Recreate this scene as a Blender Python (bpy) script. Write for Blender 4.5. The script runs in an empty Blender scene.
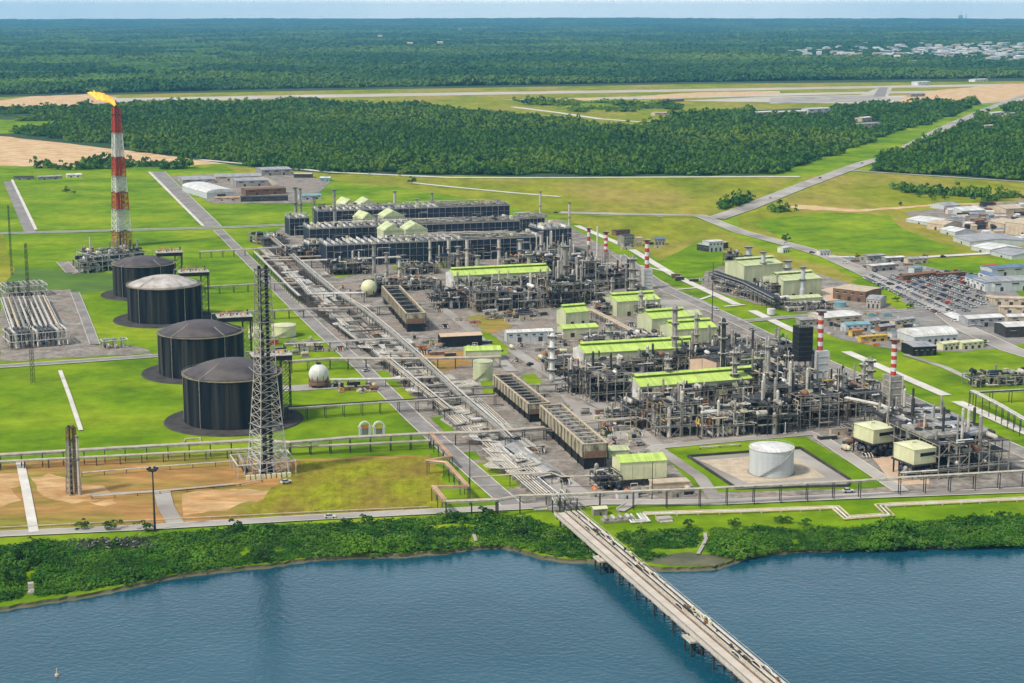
import bpy, math, random
import numpy as np
from math import sin, cos, tan, pi, radians, sqrt, atan2, hypot, floor
# ---------------------------------------------------------------- camera, world, sun, exposure
SC = bpy.context.scene
COL = SC.collection
HC, FOC, HOR = 265.0, 1700.0, 12.0
TH = math.atan((341.5 - HOR) / FOC)
cam = bpy.data.objects.new('camera', bpy.data.cameras.new('camera'))
COL.objects.link(cam); SC.camera = cam
cam.location = (0, 0, HC); cam.rotation_euler = (pi / 2 - TH, 0, 0)
cam.data.sensor_width = 36; cam.data.lens = 36 * FOC / 1024
cam.data.clip_start = 5; cam.data.clip_end = 400000
SUN_AZ, SUN_EL = radians(-125), radians(50)       # azimuth from +Y towards +X: the sun is behind us and to the left
W = bpy.data.worlds.new('World'); SC.world = W; W.use_nodes = True
nt = W.node_tree; N = nt.nodes; Lk = nt.links
for n in list(N): N.remove(n)
def nd(nt, t, **k):
    n = nt.nodes.new(t)
    for a, b in k.items():
        if a.startswith('i_'): n.inputs[a[2:].replace('_', ' ')].default_value = b
        else: setattr(n, a, b)
    return n
wo = nd(nt, 'ShaderNodeOutputWorld'); bg = nd(nt, 'ShaderNodeBackground'); bg.inputs['Strength'].default_value = 0.09
sky = nd(nt, 'ShaderNodeTexSky'); sky.sky_type = 'NISHITA'; sky.sun_disc = False
sky.sun_elevation = SUN_EL; sky.sun_rotation = SUN_AZ; sky.air_density = 1.3; sky.dust_density = 2.0; sky.altitude = 100
tc = nd(nt, 'ShaderNodeTexCoord'); sp = nd(nt, 'ShaderNodeSeparateXYZ'); mx = nd(nt, 'ShaderNodeMath', operation='MAXIMUM'); mx.inputs[1].default_value = 0.012
cb = nd(nt, 'ShaderNodeCombineXYZ')
Lk.new(tc.outputs['Generated'], sp.inputs[0]); Lk.new(sp.outputs[2], mx.inputs[0])
Lk.new(sp.outputs[0], cb.inputs[0]); Lk.new(sp.outputs[1], cb.inputs[1]); Lk.new(mx.outputs[0], cb.inputs[2]); Lk.new(cb.outputs[0], sky.inputs[0])
cmap = nd(nt, 'ShaderNodeMapping'); cmap.inputs['Scale'].default_value = (3, 3, 34)
cn = nd(nt, 'ShaderNodeTexNoise'); cn.inputs['Scale'].default_value = 1.6; cn.inputs['Detail'].default_value = 7
Lk.new(cb.outputs[0], cmap.inputs[0]); Lk.new(cmap.outputs[0], cn.inputs['Vector'])
cr = nd(nt, 'ShaderNodeValToRGB'); cr.color_ramp.elements[0].position = .36; cr.color_ramp.elements[1].position = .68
cr.color_ramp.elements[0].color = (11.5, 13.2, 14.0, 1); cr.color_ramp.elements[1].color = (17, 17.4, 16.8, 1)
Lk.new(cn.outputs['Fac'], cr.inputs[0])
# the cloud veil is thick near the horizon and opens to blue higher up
el = nd(nt, 'ShaderNodeMapRange'); el.inputs['From Min'].default_value = .04; el.inputs['From Max'].default_value = .42; el.inputs['To Min'].default_value = .92; el.inputs['To Max'].default_value = .2
Lk.new(mx.outputs[0], el.inputs['Value'])
cm = nd(nt, 'ShaderNodeMix', data_type='RGBA'); Lk.new(el.outputs[0], cm.inputs[0])
Lk.new(sky.outputs[0], cm.inputs[6]); Lk.new(cr.outputs[0], cm.inputs[7]); Lk.new(cm.outputs[2], bg.inputs[0]); Lk.new(bg.outputs[0], wo.inputs[0])
sl = bpy.data.lights.new('sun', 'SUN'); sl.energy = 3.4; sl.angle = radians(7); sl.color = (1, .94, .84)
sun = bpy.data.objects.new('sun', sl); COL.objects.link(sun)
sun.rotation_euler = (pi / 2 - SUN_EL, 0, -SUN_AZ + pi)
from mathutils import Vector, Matrix
_sd = Vector((sin(SUN_AZ) * cos(SUN_EL), cos(SUN_AZ) * cos(SUN_EL), sin(SUN_EL)))
sun.rotation_euler = _sd.to_track_quat('Z', 'Y').to_euler()
vs = SC.view_settings; vs.view_transform = 'Standard'; vs.look = 'None'; vs.exposure = 0.18; vs.gamma = 1; vs.use_curve_mapping = False
SC.cycles.volume_bounces = 0; SC.cycles.max_bounces = 6; SC.cycles.transparent_max_bounces = 8
R = random.Random(7)
# ---------------------------------------------------------------- picture point -> place on the site
def ray(px, py):
    u, v = px - 512, 341.5 - py
    return (u, FOC * cos(TH) + v * sin(TH), -FOC * sin(TH) + v * cos(TH))
def G(px, py, z=0.0):
    d = ray(px, py); t = (HC - z) / -d[2]
    return (d[0] * t, d[1] * t)
def mpp(py): return HC / -ray(0, py)[2]
def HT(px, py, top):                                # height of something with foot at py and head at top
    y = G(px, py)[1]; d = ray(px, top); return HC + y * d[2] / d[1]
def SPAN(p0, p1):                                   # two ground points -> origin, length, heading
    a, b = G(*p0), G(*p1); return a, hypot(b[0] - a[0], b[1] - a[1]), atan2(b[1] - a[1], b[0] - a[0])
def PROJ(x, y, z):
    ry, rz = y, z - HC
    f = ry * cos(TH) - rz * sin(TH); u = ry * sin(TH) + rz * cos(TH)
    return 512 + FOC * x / f, 341.5 - FOC * u / f
YAW = radians(16)
def inpoly(x, y, P):
    c = False; j = len(P) - 1
    for i in range(len(P)):
        if (P[i][1] > y) != (P[j][1] > y) and x < (P[j][0] - P[i][0]) * (y - P[i][1]) / (P[j][1] - P[i][1]) + P[i][0]: c = not c
        j = i
    return c
def inpoly_np(X, Y, P):
    c = np.zeros(X.shape, bool); j = len(P) - 1
    for i in range(len(P)):
        yi, yj, xi, xj = P[i][1], P[j][1], P[i][0], P[j][0]
        if yi != yj:
            c ^= ((yi > Y) != (yj > Y)) & (X < (xj - xi) * (Y - yi) / (yj - yi) + xi)
        j = i
    return c
# ---------------------------------------------------------------- materials
MATS = {}
def mat(name, col, col2=None, rough=.7, metal=0., scale=.15, stretch=(1, 1, 1), bump=0., bscale=None, lo=.35, hi=.65, spec=.3, det=5., world=False, col3=None, scale3=.01, fine=0, famp=.3, fstr=(1, 1, 1)):
    if name in MATS: return MATS[name]
    m = bpy.data.materials.new(name); m.use_nodes = True; t = m.node_tree
    b = t.nodes['Principled BSDF']; b.inputs['Roughness'].default_value = rough; b.inputs['Metallic'].default_value = metal
    b.inputs['Specular IOR Level'].default_value = spec
    if col2 is None: col2 = tuple(c * .68 for c in col)
    tcn = nd(t, 'ShaderNodeTexCoord'); mp = nd(t, 'ShaderNodeMapping'); mp.inputs['Scale'].default_value = stretch
    if world:
        ge = nd(t, 'ShaderNodeNewGeometry'); t.links.new(ge.outputs['Position'], mp.inputs[0])
    else: t.links.new(tcn.outputs['Object'], mp.inputs[0])
    no = nd(t, 'ShaderNodeTexNoise'); no.inputs['Scale'].default_value = scale; no.inputs['Detail'].default_value = det; no.inputs['Roughness'].default_value = .6
    t.links.new(mp.outputs[0], no.inputs['Vector'])
    r = nd(t, 'ShaderNodeValToRGB'); r.color_ramp.elements[0].position = lo; r.color_ramp.elements[1].position = hi
    r.color_ramp.elements[0].color = (*col2, 1); r.color_ramp.elements[1].color = (*col, 1)
    t.links.new(no.outputs['Fac'], r.inputs[0]); out = r.outputs[0]
    if col3 is not None:
        n3 = nd(t, 'ShaderNodeTexNoise'); n3.inputs['Scale'].default_value = scale3; n3.inputs['Detail'].default_value = 4
        t.links.new(mp.outputs[0], n3.inputs['Vector'])
        r3 = nd(t, 'ShaderNodeValToRGB'); r3.color_ramp.elements[0].position = .45; r3.color_ramp.elements[1].position = .66
        t.links.new(n3.outputs['Fac'], r3.inputs[0])
        x = nd(t, 'ShaderNodeMix', data_type='RGBA'); x.inputs[7].default_value = (*col3, 1)
        t.links.new(r3.outputs[0], x.inputs[0]); t.links.new(out, x.inputs[6]); out = x.outputs[2]
    if fine:
        n4 = nd(t, 'ShaderNodeTexNoise'); n4.inputs['Scale'].default_value = fine; n4.inputs['Detail'].default_value = 6; n4.inputs['Roughness'].default_value = .7
        m4 = nd(t, 'ShaderNodeMapping'); m4.inputs['Scale'].default_value = fstr; t.links.new(mp.outputs[0], m4.inputs[0]); t.links.new(m4.outputs[0], n4.inputs['Vector'])
        r4 = nd(t, 'ShaderNodeMapRange'); r4.inputs['From Min'].default_value = .3; r4.inputs['From Max'].default_value = .7; r4.inputs['To Min'].default_value = 1 - famp; r4.inputs['To Max'].default_value = 1 + famp * .5
        t.links.new(n4.outputs['Fac'], r4.inputs['Value'])
        x4 = nd(t, 'ShaderNodeVectorMath', operation='SCALE'); t.links.new(out, x4.inputs[0]); t.links.new(r4.outputs[0], x4.inputs['Scale']); out = x4.outputs[0]
    t.links.new(out, b.inputs['Base Color'])
    if bump:
        n2 = nd(t, 'ShaderNodeTexNoise'); n2.inputs['Scale'].default_value = bscale or scale * 6; n2.inputs['Detail'].default_value = 4
        t.links.new(mp.outputs[0], n2.inputs['Vector'])
        bp = nd(t, 'ShaderNodeBump'); bp.inputs['Strength'].default_value = .6; bp.inputs['Distance'].default_value = bump
        t.links.new(n2.outputs['Fac'], bp.inputs['Height']); t.links.new(bp.outputs[0], b.inputs['Normal'])
    MATS[name] = m; return m
def M_(n): return MATS[n]
mat('lawn', (.172, .290, .004), (.088, .178, .005), rough=1, fine=.06, famp=.34, spec=.05, scale=.02, bump=.3, bscale=.6, world=True, col3=(.25, .33, .012), scale3=.008)
mat('field', (.29, .30, .018), (.155, .20, .010), rough=1, fine=.05, famp=.38, spec=.05, scale=.012, stretch=(1, .45, 1), bump=.4, bscale=.4, world=True, col3=(.34, .27, .06), scale3=.005)
mat('rough_grass', (.095, .175, .008), (.055, .12, .008), rough=.9, scale=.03, bump=.6, bscale=.4, world=True)
mat('soil', (.47, .25, .09), (.30, .18, .055), rough=1, spec=.05, scale=.05, stretch=(.5, 1.4, 1), world=True, bump=.15, col3=(.21, .24, .03), scale3=.013, fine=.08, famp=.4)
mat('pale_sand', (.66, .50, .32), (.47, .27, .11), rough=1, spec=.05, scale=.05, stretch=(.6, 1, 1), world=True)
mat('concrete', (.46, .425, .375), (.31, .28, .25), rough=.85, scale=.04, world=True, col3=(.22, .19, .17), scale3=.02)
mat('pad', (.37, .335, .29), (.16, .142, .12), fine=.25, famp=.45, rough=.95, spec=.1, scale=.07, world=True, col3=(.30, .24, .195), scale3=.03)
mat('asphalt', (.30, .275, .25), (.20, .18, .165), fine=.15, famp=.3, rough=.85, scale=.05, world=True)
mat('light_path', (.66, .62, .56), (.5, .47, .41), rough=.85, scale=.06, world=True)
mat('runway', (.52, .47, .40), (.40, .34, .27), rough=.85, scale=.005, world=True)
mat('mud', (.15, .135, .075), (.07, .075, .035), rough=.6, scale=.05, world=True)
mat('forest_floor', (.035, .075, .02), (.02, .05, .015), rough=1, scale=.003, world=True)
mat('white_paint', (.74, .73, .70), (.52, .50, .46), rough=.5, scale=.12, fine=.6, famp=.3, fstr=(1, .05, .2))
mat('under', (.10, .082, .07), (.04, .036, .033), rough=1, spec=.1, scale=.15, world=True, fine=.4, famp=.5)  # dark brown ground with the shade below the pipe racks in its colour
mat('steel', (.37, .345, .30), (.19, .175, .15), rough=.5, metal=.15, scale=.25)
mat('steel_pale', (.60, .56, .49), (.38, .345, .29), rough=.5, metal=.1, scale=.3)
mat('steel_dark', (.058, .056, .055), (.022, .021, .021), rough=.6, scale=.3)
mat('black', (.012, .013, .016), (.006, .006, .008), rough=.6, scale=.3)
mat('navy', (.018, .030, .056), (.008, .013, .028), rough=.5, scale=.12, stretch=(1, 1, .3))
mat('tank_wall', (.014, .019, .026), (.004, .006, .011), rough=.75, spec=.15, scale=.30, stretch=(1, 1, .04), lo=.42, hi=.66, col3=(.055, .050, .043), scale3=.16, bump=.1, bscale=.5)
mat('tank_roof', (.085, .072, .075), (.045, .040, .045), rough=.6, scale=.09, col3=(.11, .09, .08), scale3=.05)
mat('tank_roof_pale', (.52, .48, .44), (.30, .26, .23), rough=.7, scale=.12)
mat('rim', (.28, .23, .15), (.12, .10, .08), rough=.8, scale=.2)
mat('apron', (.085, .078, .075), (.045, .042, .040), rough=1, spec=.05, scale=.1)
mat('cream', (.66, .65, .40), (.52, .51, .31), rough=.6, scale=.15)
mat('panel_cream', (.44, .40, .27), (.085, .072, .05), rough=.8, scale=.45, stretch=(1, 1, .25))
mat('green_wall', (.53, .55, .34), (.40, .42, .26), rough=.6, scale=.15, stretch=(1, 1, .2))
mat('green_roof', (.58, .63, .34), (.42, .46, .24), rough=.65, scale=.15, fine=.9, famp=.3, fstr=(1, .03, .03))
mat('lime_roof', (.54, .70, .15), (.40, .53, .12), rough=.6, scale=.12, fine=.9, famp=.28, fstr=(1, .03, .03))
mat('lime_dark', (.17, .27, .03), rough=.6)
mat('orange', (.60, .20, .05), (.36, .13, .05), rough=.6, scale=.4)
mat('yellow', (.62, .42, .07), (.45, .30, .06), rough=.6, scale=.4)
mat('red', (.50, .05, .025), (.36, .05, .03), rough=.5, scale=.3)
mat('teal', (.20, .38, .42), rough=.6)
mat('blue_roof', (.14, .21, .33), (.09, .14, .23), rough=.6)
mat('blue', (.05, .10, .25), rough=.4)
mat('brown', (.22, .12, .07), (.13, .08, .05), rough=.8, scale=.3)
mat('rust', (.27, .13, .07), (.17, .09, .05), rough=.85, scale=.3)
mat('beige', (.55, .45, .33), (.40, .32, .22), rough=.75, scale=.2)
mat('peach', (.62, .44, .30), (.5, .36, .25), rough=.6, scale=.2)
mat('copper', (.58, .36, .22), (.40, .22, .13), rough=.45, metal=.2, scale=.15)
mat('pipe_yellow', (.60, .50, .28), (.44, .33, .16), rough=.5, scale=.08)
mat('grey_roof', (.40, .40, .41), (.26, .26, .27), rough=.6, scale=.1, fine=.8, famp=.4, fstr=(1, .03, .03))
mat('glass_dark', (.03, .04, .05), rough=.2, spec=.5)
mat('green_net', (.03, .14, .10), rough=.7)
mat('trunk', (.10, .075, .05), rough=.9, scale=.5)
mat('deck_conc', (.58, .52, .44), (.46, .41, .34), rough=.8, scale=.12)
mat('ochre_field', (.27, .29, .012), (.24, .165, .035), rough=1, spec=.05, scale=.035, stretch=(1, .6, 1), world=True, fine=.15, famp=.5)
mat('pale_soil', (.60, .40, .20), (.44, .235, .085), rough=1, spec=.05, scale=.07, stretch=(.5, 1.2, 1), world=True, fine=.1, famp=.4)
def leafmat(name, a, b, c, s=.004):
    m = mat(name, a, b, rough=.85, scale=.06, world=True, col3=c, scale3=s, spec=.1)
    bs = m.node_tree.nodes['Principled BSDF']; return m
leafmat('leaf_forest', (.082, .185, .018), (.030, .088, .014), (.15, .23, .022), .0016)
leafmat('leaf_far', (.045, .125, .030), (.022, .075, .030), (.13, .21, .035), .0006)
leafmat('leaf_shrub', (.050, .155, .014), (.018, .070, .009), (.10, .22, .014), .03)
leafmat('leaf_light', (.105, .215, .03), (.06, .14, .022), (.14, .24, .04), .002)
leafmat('leaf_dark', (.025, .085, .018), (.014, .05, .014), (.04, .11, .02), .003)
leafmat('leaf_tree', (.035, .10, .015), (.02, .055, .012), (.045, .13, .018), .1)
mw = mat('water_mat', (.008, .070, .108), (.006, .054, .088), rough=.06, scale=.004, world=True, spec=.5, col3=(.02, .085, .125), scale3=.006)
def _water():
    t = mw.node_tree; b = t.nodes['Principled BSDF']; b.inputs['IOR'].default_value = 1.42
    ge = nd(t, 'ShaderNodeNewGeometry'); prev = None
    for s, st, dist, sx in ((.42, .75, .25, 1.), (1.1, .6, .10, 1.), (.03, .3, .6, 1.)):
        mp = nd(t, 'ShaderNodeMapping'); mp.inputs['Scale'].default_value = (sx * .8, 1, 1); mp.inputs['Rotation'].default_value = (0, 0, .35)
        n = nd(t, 'ShaderNodeTexNoise'); n.inputs['Scale'].default_value = s; n.inputs['Detail'].default_value = 3
        t.links.new(ge.outputs['Position'], mp.inputs[0]); t.links.new(mp.outputs[0], n.inputs['Vector'])
        bp = nd(t, 'ShaderNodeBump'); bp.inputs['Strength'].default_value = st; bp.inputs['Distance'].default_value = dist
        t.links.new(n.outputs['Fac'], bp.inputs['Height'])
        if prev: t.links.new(prev.outputs[0], bp.inputs['Normal'])
        prev = bp
    t.links.new(prev.outputs[0], b.inputs['Normal'])
_water()
mf = bpy.data.materials.new('flame'); mf.use_nodes = True
_b = mf.node_tree.nodes['Principled BSDF']; _b.inputs['Base Color'].default_value = (1, .35, .05, 1); _b.inputs['Emission Color'].default_value = (1, .30, .03, 1); _b.inputs['Emission Strength'].default_value = 1.15
MATS['flame'] = mf
_t = mf.node_tree; _n = nd(_t, 'ShaderNodeTexNoise'); _n.inputs['Scale'].default_value = .22; _n.inputs['Detail'].default_value = 4
_c = nd(_t, 'ShaderNodeTexCoord'); _t.links.new(_c.outputs['Object'], _n.inputs['Vector']); _r = nd(_t, 'ShaderNodeValToRGB')
_r.color_ramp.elements[0].position = .35; _r.color_ramp.elements[1].position = .62; _r.color_ramp.elements[0].color = (1, .13, .01, 1); _r.color_ramp.elements[1].color = (1, .42, .06, 1)
_t.links.new(_n.outputs['Fac'], _r.inputs[0]); _t.links.new(_r.outputs[0], _b.inputs['Emission Color'])
# ---------------------------------------------------------------- mesh builder
class MB:
    def __init__(s): s.v = []; s.f = []; s.m = []; s.mats = []
    def mi(s, m):
        if m not in s.mats: s.mats.append(m)
        return s.mats.index(m)
    def add(s, vs, fs, m):
        o = len(s.v); s.v += vs; k = s.mi(m)
        for f in fs: s.f.append([o + i for i in f]); s.m.append(k)
        return s
    def box(s, x0, x1, y0, y1, z0, z1, m):
        return s.add([(x0, y0, z0), (x1, y0, z0), (x1, y1, z0), (x0, y1, z0), (x0, y0, z1), (x1, y0, z1), (x1, y1, z1), (x0, y1, z1)],
                     [(3, 2, 1, 0), (4, 5, 6, 7), (0, 1, 5, 4), (1, 2, 6, 5), (2, 3, 7, 6), (3, 0, 4, 7)], m)
    def beam(s, p, q, w, m, h=None):
        p, q = Vector(p), Vector(q); d = q - p
        if d.length < 1e-6: return s
        d.normalize(); up = Vector((0, 0, 1)) if abs(d.z) < .95 else Vector((0, 1, 0))
        a = d.cross(up).normalized(); b = a.cross(d).normalized(); h = h or w
        a *= w / 2; b *= h / 2
        vs = [tuple(c) for e in (p, q) for c in (e - a - b, e + a - b, e + a + b, e - a + b)]
        return s.add(vs, [(0, 1, 2, 3), (7, 6, 5, 4), (0, 4, 5, 1), (1, 5, 6, 2), (2, 6, 7, 3), (3, 7, 4, 0)], m)
    def tube(s, pts, r, m, n=6):
        pts = [Vector(p) for p in pts]; vs = []; fs = []
        for i, p in enumerate(pts):
            d = (pts[min(i + 1, len(pts) - 1)] - pts[max(i - 1, 0)]).normalized()
            up = Vector((0, 0, 1)) if abs(d.z) < .9 else Vector((1, 0, 0))
            a = d.cross(up).normalized(); b = a.cross(d).normalized()
            k = 1.0
            if 0 < i < len(pts) - 1:
                c = (pts[i] - pts[i - 1]).normalized().dot(d); k = 1 / max(c, .6)
            for j in range(n):
                t = 2 * pi * j / n; vs.append(tuple(p + (a * cos(t) * k + b * sin(t)) * r))
        for i in range(len(pts) - 1):
            for j in range(n): fs.append((i * n + j, i * n + (j + 1) % n, (i + 1) * n + (j + 1) % n, (i + 1) * n + j))
        fs.append(tuple(range(n))[::-1]); fs.append(tuple((len(pts) - 1) * n + j for j in range(n)))
        return s.add(vs, fs, m)
    def lathe(s, prof, m, n=16, x=0, y=0):           # prof: list of (r, z)
        vs = []; fs = []
        for r, z in prof:
            for j in range(n): t = 2 * pi * j / n; vs.append((x + r * cos(t), y + r * sin(t), z))
        for i in range(len(prof) - 1):
            for j in range(n): fs.append((i * n + j, i * n + (j + 1) % n, (i + 1) * n + (j + 1) % n, (i + 1) * n + j))
        if prof[0][0] > .01: fs.append(tuple(range(n))[::-1])
        if prof[-1][0] > .01: fs.append(tuple((len(prof) - 1) * n + j for j in range(n)))
        return s.add(vs, fs, m)
    def drum(s, p, q, r, m, n=10):                   # horizontal vessel with dished ends
        p, q = Vector(p), Vector(q); d = (q - p).normalized()
        a = d.cross(Vector((0, 0, 1))).normalized(); b = a.cross(d); vs = []; fs = []
        st = [(p - d * r * .5, .3), (p - d * r * .3, .72), (p, 1), (q, 1), (q + d * r * .3, .72), (q + d * r * .5, .3)]
        for c, k in st:
            for j in range(n): t = 2 * pi * j / n; vs.append(tuple(c + (a * cos(t) + b * sin(t)) * r * k))
        for i in range(5):
            for j in range(n): fs.append((i * n + j, i * n + (j + 1) % n, (i + 1) * n + (j + 1) % n, (i + 1) * n + j))
        fs.append(tuple(range(n))[::-1]); fs.append(tuple(5 * n + j for j in range(n)))
        return s.add(vs, fs, m)
    def gable(s, x0, x1, y0, y1, z0, zr, m, over=.4, th=.25):   # ridge along x, thin roof slabs
        ym = (y0 + y1) / 2
        for ya, in ((y0 - over,), (y1 + over,)):
            vs = [(x0 - over, ya, z0 - .05), (x1 + over, ya, z0 - .05), (x1 + over, ym, zr), (x0 - over, ym, zr)]
            vs += [(a, b, c + th) for a, b, c in vs]
            s.add(vs, [(0, 1, 2, 3), (7, 6, 5, 4), (0, 4, 5, 1), (1, 5, 6, 2), (2, 6, 7, 3), (3, 7, 4, 0)], m)
        return s
    def ends(s, x0, x1, y0, y1, z0, zr, m):
        ym = (y0 + y1) / 2
        return s.add([(x0, y0, z0), (x0, y1, z0), (x0, ym, zr), (x1, y0, z0), (x1, y1, z0), (x1, ym, zr)], [(0, 2, 1), (3, 4, 5)], m)
    def obj(s, name, parent=None, loc=None, rz=None, smooth=False):
        me = bpy.data.meshes.new(name); me.from_pydata(s.v, [], s.f)
        for k in s.mats: me.materials.append(MATS[k])
        me.polygons.foreach_set('material_index', s.m)
        if smooth: me.polygons.foreach_set('use_smooth', [True] * len(s.f))
        me.update(); o = bpy.data.objects.new(name, me); COL.objects.link(o)
        if parent is not None: o.parent = parent
        if loc is not None: o.location = loc
        if rz is not None: o.rotation_euler = (0, 0, rz)
        return o
def tag(o, label, cat, group=None, kind=None):
    o['label'] = label; o['category'] = cat
    if group: o['group'] = group
    if kind: o['kind'] = kind
    return o
def thing(name, label, cat, loc=(0, 0, 0), rz=0, group=None):
    o = bpy.data.objects.new(name, None); COL.objects.link(o); o.empty_display_size = 1
    if len(loc) == 2: loc = (*loc, 0)
    o.location = loc; o.rotation_euler = (0, 0, rz); return tag(o, label, cat, group)
def dup(o, loc, rz, label=None, scale=None):
    c = o.copy(); COL.objects.link(c); c.location = loc if len(loc) == 3 else (*loc, 0); c.rotation_euler = (0, 0, rz)
    if scale: c.scale = scale
    if label: c['label'] = label
    for ch in list(o.children):
        if ch == c: continue
        d = ch.copy(); COL.objects.link(d); d.parent = c
        for g in list(ch.children):
            e = g.copy(); COL.objects.link(e); e.parent = d
    return c
# ---------------------------------------------------------------- setting: ground, roads, water
def structure(o, label=None):
    o['kind'] = 'structure'
    return o
from mathutils.geometry import tessellate_polygon
_zc = [0]; NAT = {'lawn', 'field', 'soil', 'pale_sand', 'rough_grass', 'mud', 'pad', 'forest_floor', 'peach', 'pale_soil', 'ochre_field'}
def zn(z): _zc[0] += 1; return z + _zc[0] * .004
def sheet(name, pts, m, z, world=False):
    z = zn(z)
    if m in NAT and not world:                       # natural edges wander
        q = []
        for i in range(len(pts)):
            a, b = pts[i], pts[(i + 1) % len(pts)]; n = max(1, min(14, int(hypot(b[0] - a[0], b[1] - a[1]) / 7))); e = min(2.2, (a[1] - 60) * .006) if m != 'lawn' or name != 'lawn_patch' else .4
            for k in range(n): f = k / n; q.append((a[0] + (b[0] - a[0]) * f + R.uniform(-e, e) * 1.3, a[1] + (b[1] - a[1]) * f + R.uniform(-e, e) * .6))
        pts = q
    P = [p if world else G(*p) for p in pts]
    V = [(x, y, z) for x, y in P]
    tr = tessellate_polygon([[Vector(v) for v in V]])
    mb = MB(); fs = []
    for a, b, c in tr:
        A, B, C = V[a], V[b], V[c]
        fs.append((a, b, c) if (B[0] - A[0]) * (C[1] - A[1]) - (B[1] - A[1]) * (C[0] - A[0]) > 0 else (a, c, b))
    mb.add(V, fs, m); return structure(mb.obj(name))
def strip(name, pts, w, m, z, kerb=0, lines=False):
    z = zn(z)
    P = [Vector(G(*p)) for p in pts]; mb = MB(); Ls = []; Rs = []
    for i, p in enumerate(P):
        d = (P[min(i + 1, len(P) - 1)] - P[max(i - 1, 0)]).normalized(); n = Vector((-d.y, d.x)) * w / 2
        Ls.append(p + n); Rs.append(p - n)
    V = [(a.x, a.y, z) for a in Ls] + [(a.x, a.y, z) for a in Rs]; k = len(P)
    mb.add(V, [(i, i + k, i + 1 + k, i + 1) for i in range(k - 1)], m)
    if kerb:
        for S in (Ls, Rs):
            for i in range(k - 1): mb.beam((*S[i], z + .05), (*S[i + 1], z + .05), kerb, 'light_path', h=.2)
    if lines:
        for i in range(k - 1):
            n = int((P[i + 1] - P[i]).length / 12)
            for j in range(n):
                a = P[i].lerp(P[i + 1], j / n); b = P[i].lerp(P[i + 1], (j + .4) / n)
                d = (b - a).normalized(); q = Vector((-d.y, d.x)) * .15
                mb.add([(*(a - q), z + .02), (*(b - q), z + .02), (*(b + q), z + .02), (*(a + q), z + .02)], [(0, 1, 2, 3)], 'white_paint')
    return structure(mb.obj(name))
SHORE = [(-120, 640), (-60, 624), (0, 610), (40, 603), (90, 596), (130, 587), (180, 576), (230, 570), (270, 566), (310, 560), (350, 557), (400, 556), (440, 553), (470, 549), (500, 547),
         (520, 551), (535, 556), (560, 561), (600, 563), (640, 566), (665, 570), (690, 570), (712, 569), (728, 565), (742, 559), (765, 554), (800, 551), (850, 549), (900, 547), (960, 546), (1024, 544), (1100, 541), (1250, 536)]
def shore_geo():
    # ground: one sheet from the shoreline to the horizon, with a sloping bank down to the water
    S = []
    for i in range(len(SHORE) - 1):
        a, b = SHORE[i], SHORE[i + 1]; n = 6
        for k in range(n):
            t = k / n; x = a[0] + (b[0] - a[0]) * t; y = a[1] + (b[1] - a[1]) * t + R.uniform(-.7, .7); S.append((x, y))
    S.append(SHORE[-1])
    base = [Vector(G(*p)) for p in S]; top = [p + Vector((0, 4.2 + R.uniform(-.4, .4))) for p in base]
    mb = MB(); n = len(base)
    V = [(p.x, p.y - 6, -4.0) for p in base] + [(p.x, p.y, -1.9) for p in base] + [(p.x, p.y + 4, -1.2) for p in base] + [(p.x, p.y, 0) for p in top]
    F = [(r * n + i, r * n + i + 1, (r + 1) * n + i + 1, (r + 1) * n + i) for r in range(3) for i in range(n - 1)]
    mb.add(V, F, 'mud'); structure(mb.obj('shore_bank'))
    E = 41500
    P = [(p.x, p.y, 0) for p in top] + [(E, 1400, 0), (E, E, 0), (-E, E, 0), (-E, 1400, 0)]
    T = tessellate_polygon([[Vector(p) for p in P]]); fs = []
    for a, b, c in T:
        A, B, C = P[a], P[b], P[c]
        fs.append((a, b, c) if (B[0] - A[0]) * (C[1] - A[1]) - (B[1] - A[1]) * (C[0] - A[0]) > 0 else (a, c, b))
    structure(MB().add(P, fs, 'lawn').obj('ground'))
shore_geo()
structure(MB().add([(-1500, 100, -1.6), (1800, 100, -1.6), (1800, 1300, -1.6), (-1500, 1300, -1.6)], [(0, 1, 2, 3)], 'water_mat').obj('water'))
structure(MB().add([(-1500, 100, -5), (1800, 100, -5), (1800, 1300, -5), (-1500, 1300, -5)], [(0, 1, 2, 3)], 'mud').obj('water_bed'))
sheet('mud_flat', [(640, 561), (668, 565), (690, 566.5), (712, 565.5), (728, 562), (744, 556), (735, 552), (710, 556), (690, 553), (668, 556)], 'mud', .1)
# far land and clearings
sheet('forest_ground', [(-900, 25), (2000, 25), (1400, 78), (700, 84), (300, 91), (100, 95), (-100, 99), (-600, 104)], 'forest_floor', .3)
sheet('airfield_grass', [(-300, 101), (100, 93), (300, 89), (700, 82.5), (1250, 76), (1250, 112), (1000, 101), (760, 111), (690, 118), (640, 126), (600, 126), (500, 112), (440, 107), (250, 104), (60, 106), (-200, 118)], 'field', .25)
sheet('forest_ground', [(-200, 118), (20, 110), (60, 106), (250, 104), (440, 107), (500, 112), (600, 125), (640, 125), (690, 117), (760, 110), (1000, 100), (975, 104), (955, 114), (905, 129), (852, 147), (806, 163), (775, 175), (560, 177), (330, 174), (240, 166), (140, 152), (0, 136), (-200, 130)], 'forest_floor', .3)
sheet('forest_ground', [(1250, 60), (1250, 196), (1024, 182), (960, 178), (868, 172), (880, 160), (930, 140), (985, 116), (1024, 104)], 'forest_floor', .3)
sheet('clearing_grass', [(-100, 128), (0, 120), (60, 120), (104, 122), (106, 128), (60, 129), (40, 133), (0, 134), (-100, 133)], 'lawn', .55)
sheet('sandy_strip', [(-300, 128), (0, 135), (80, 142), (160, 152), (235, 163), (200, 165), (120, 164), (60, 167), (0, 166), (-300, 160)], 'pale_sand', .2)
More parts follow.
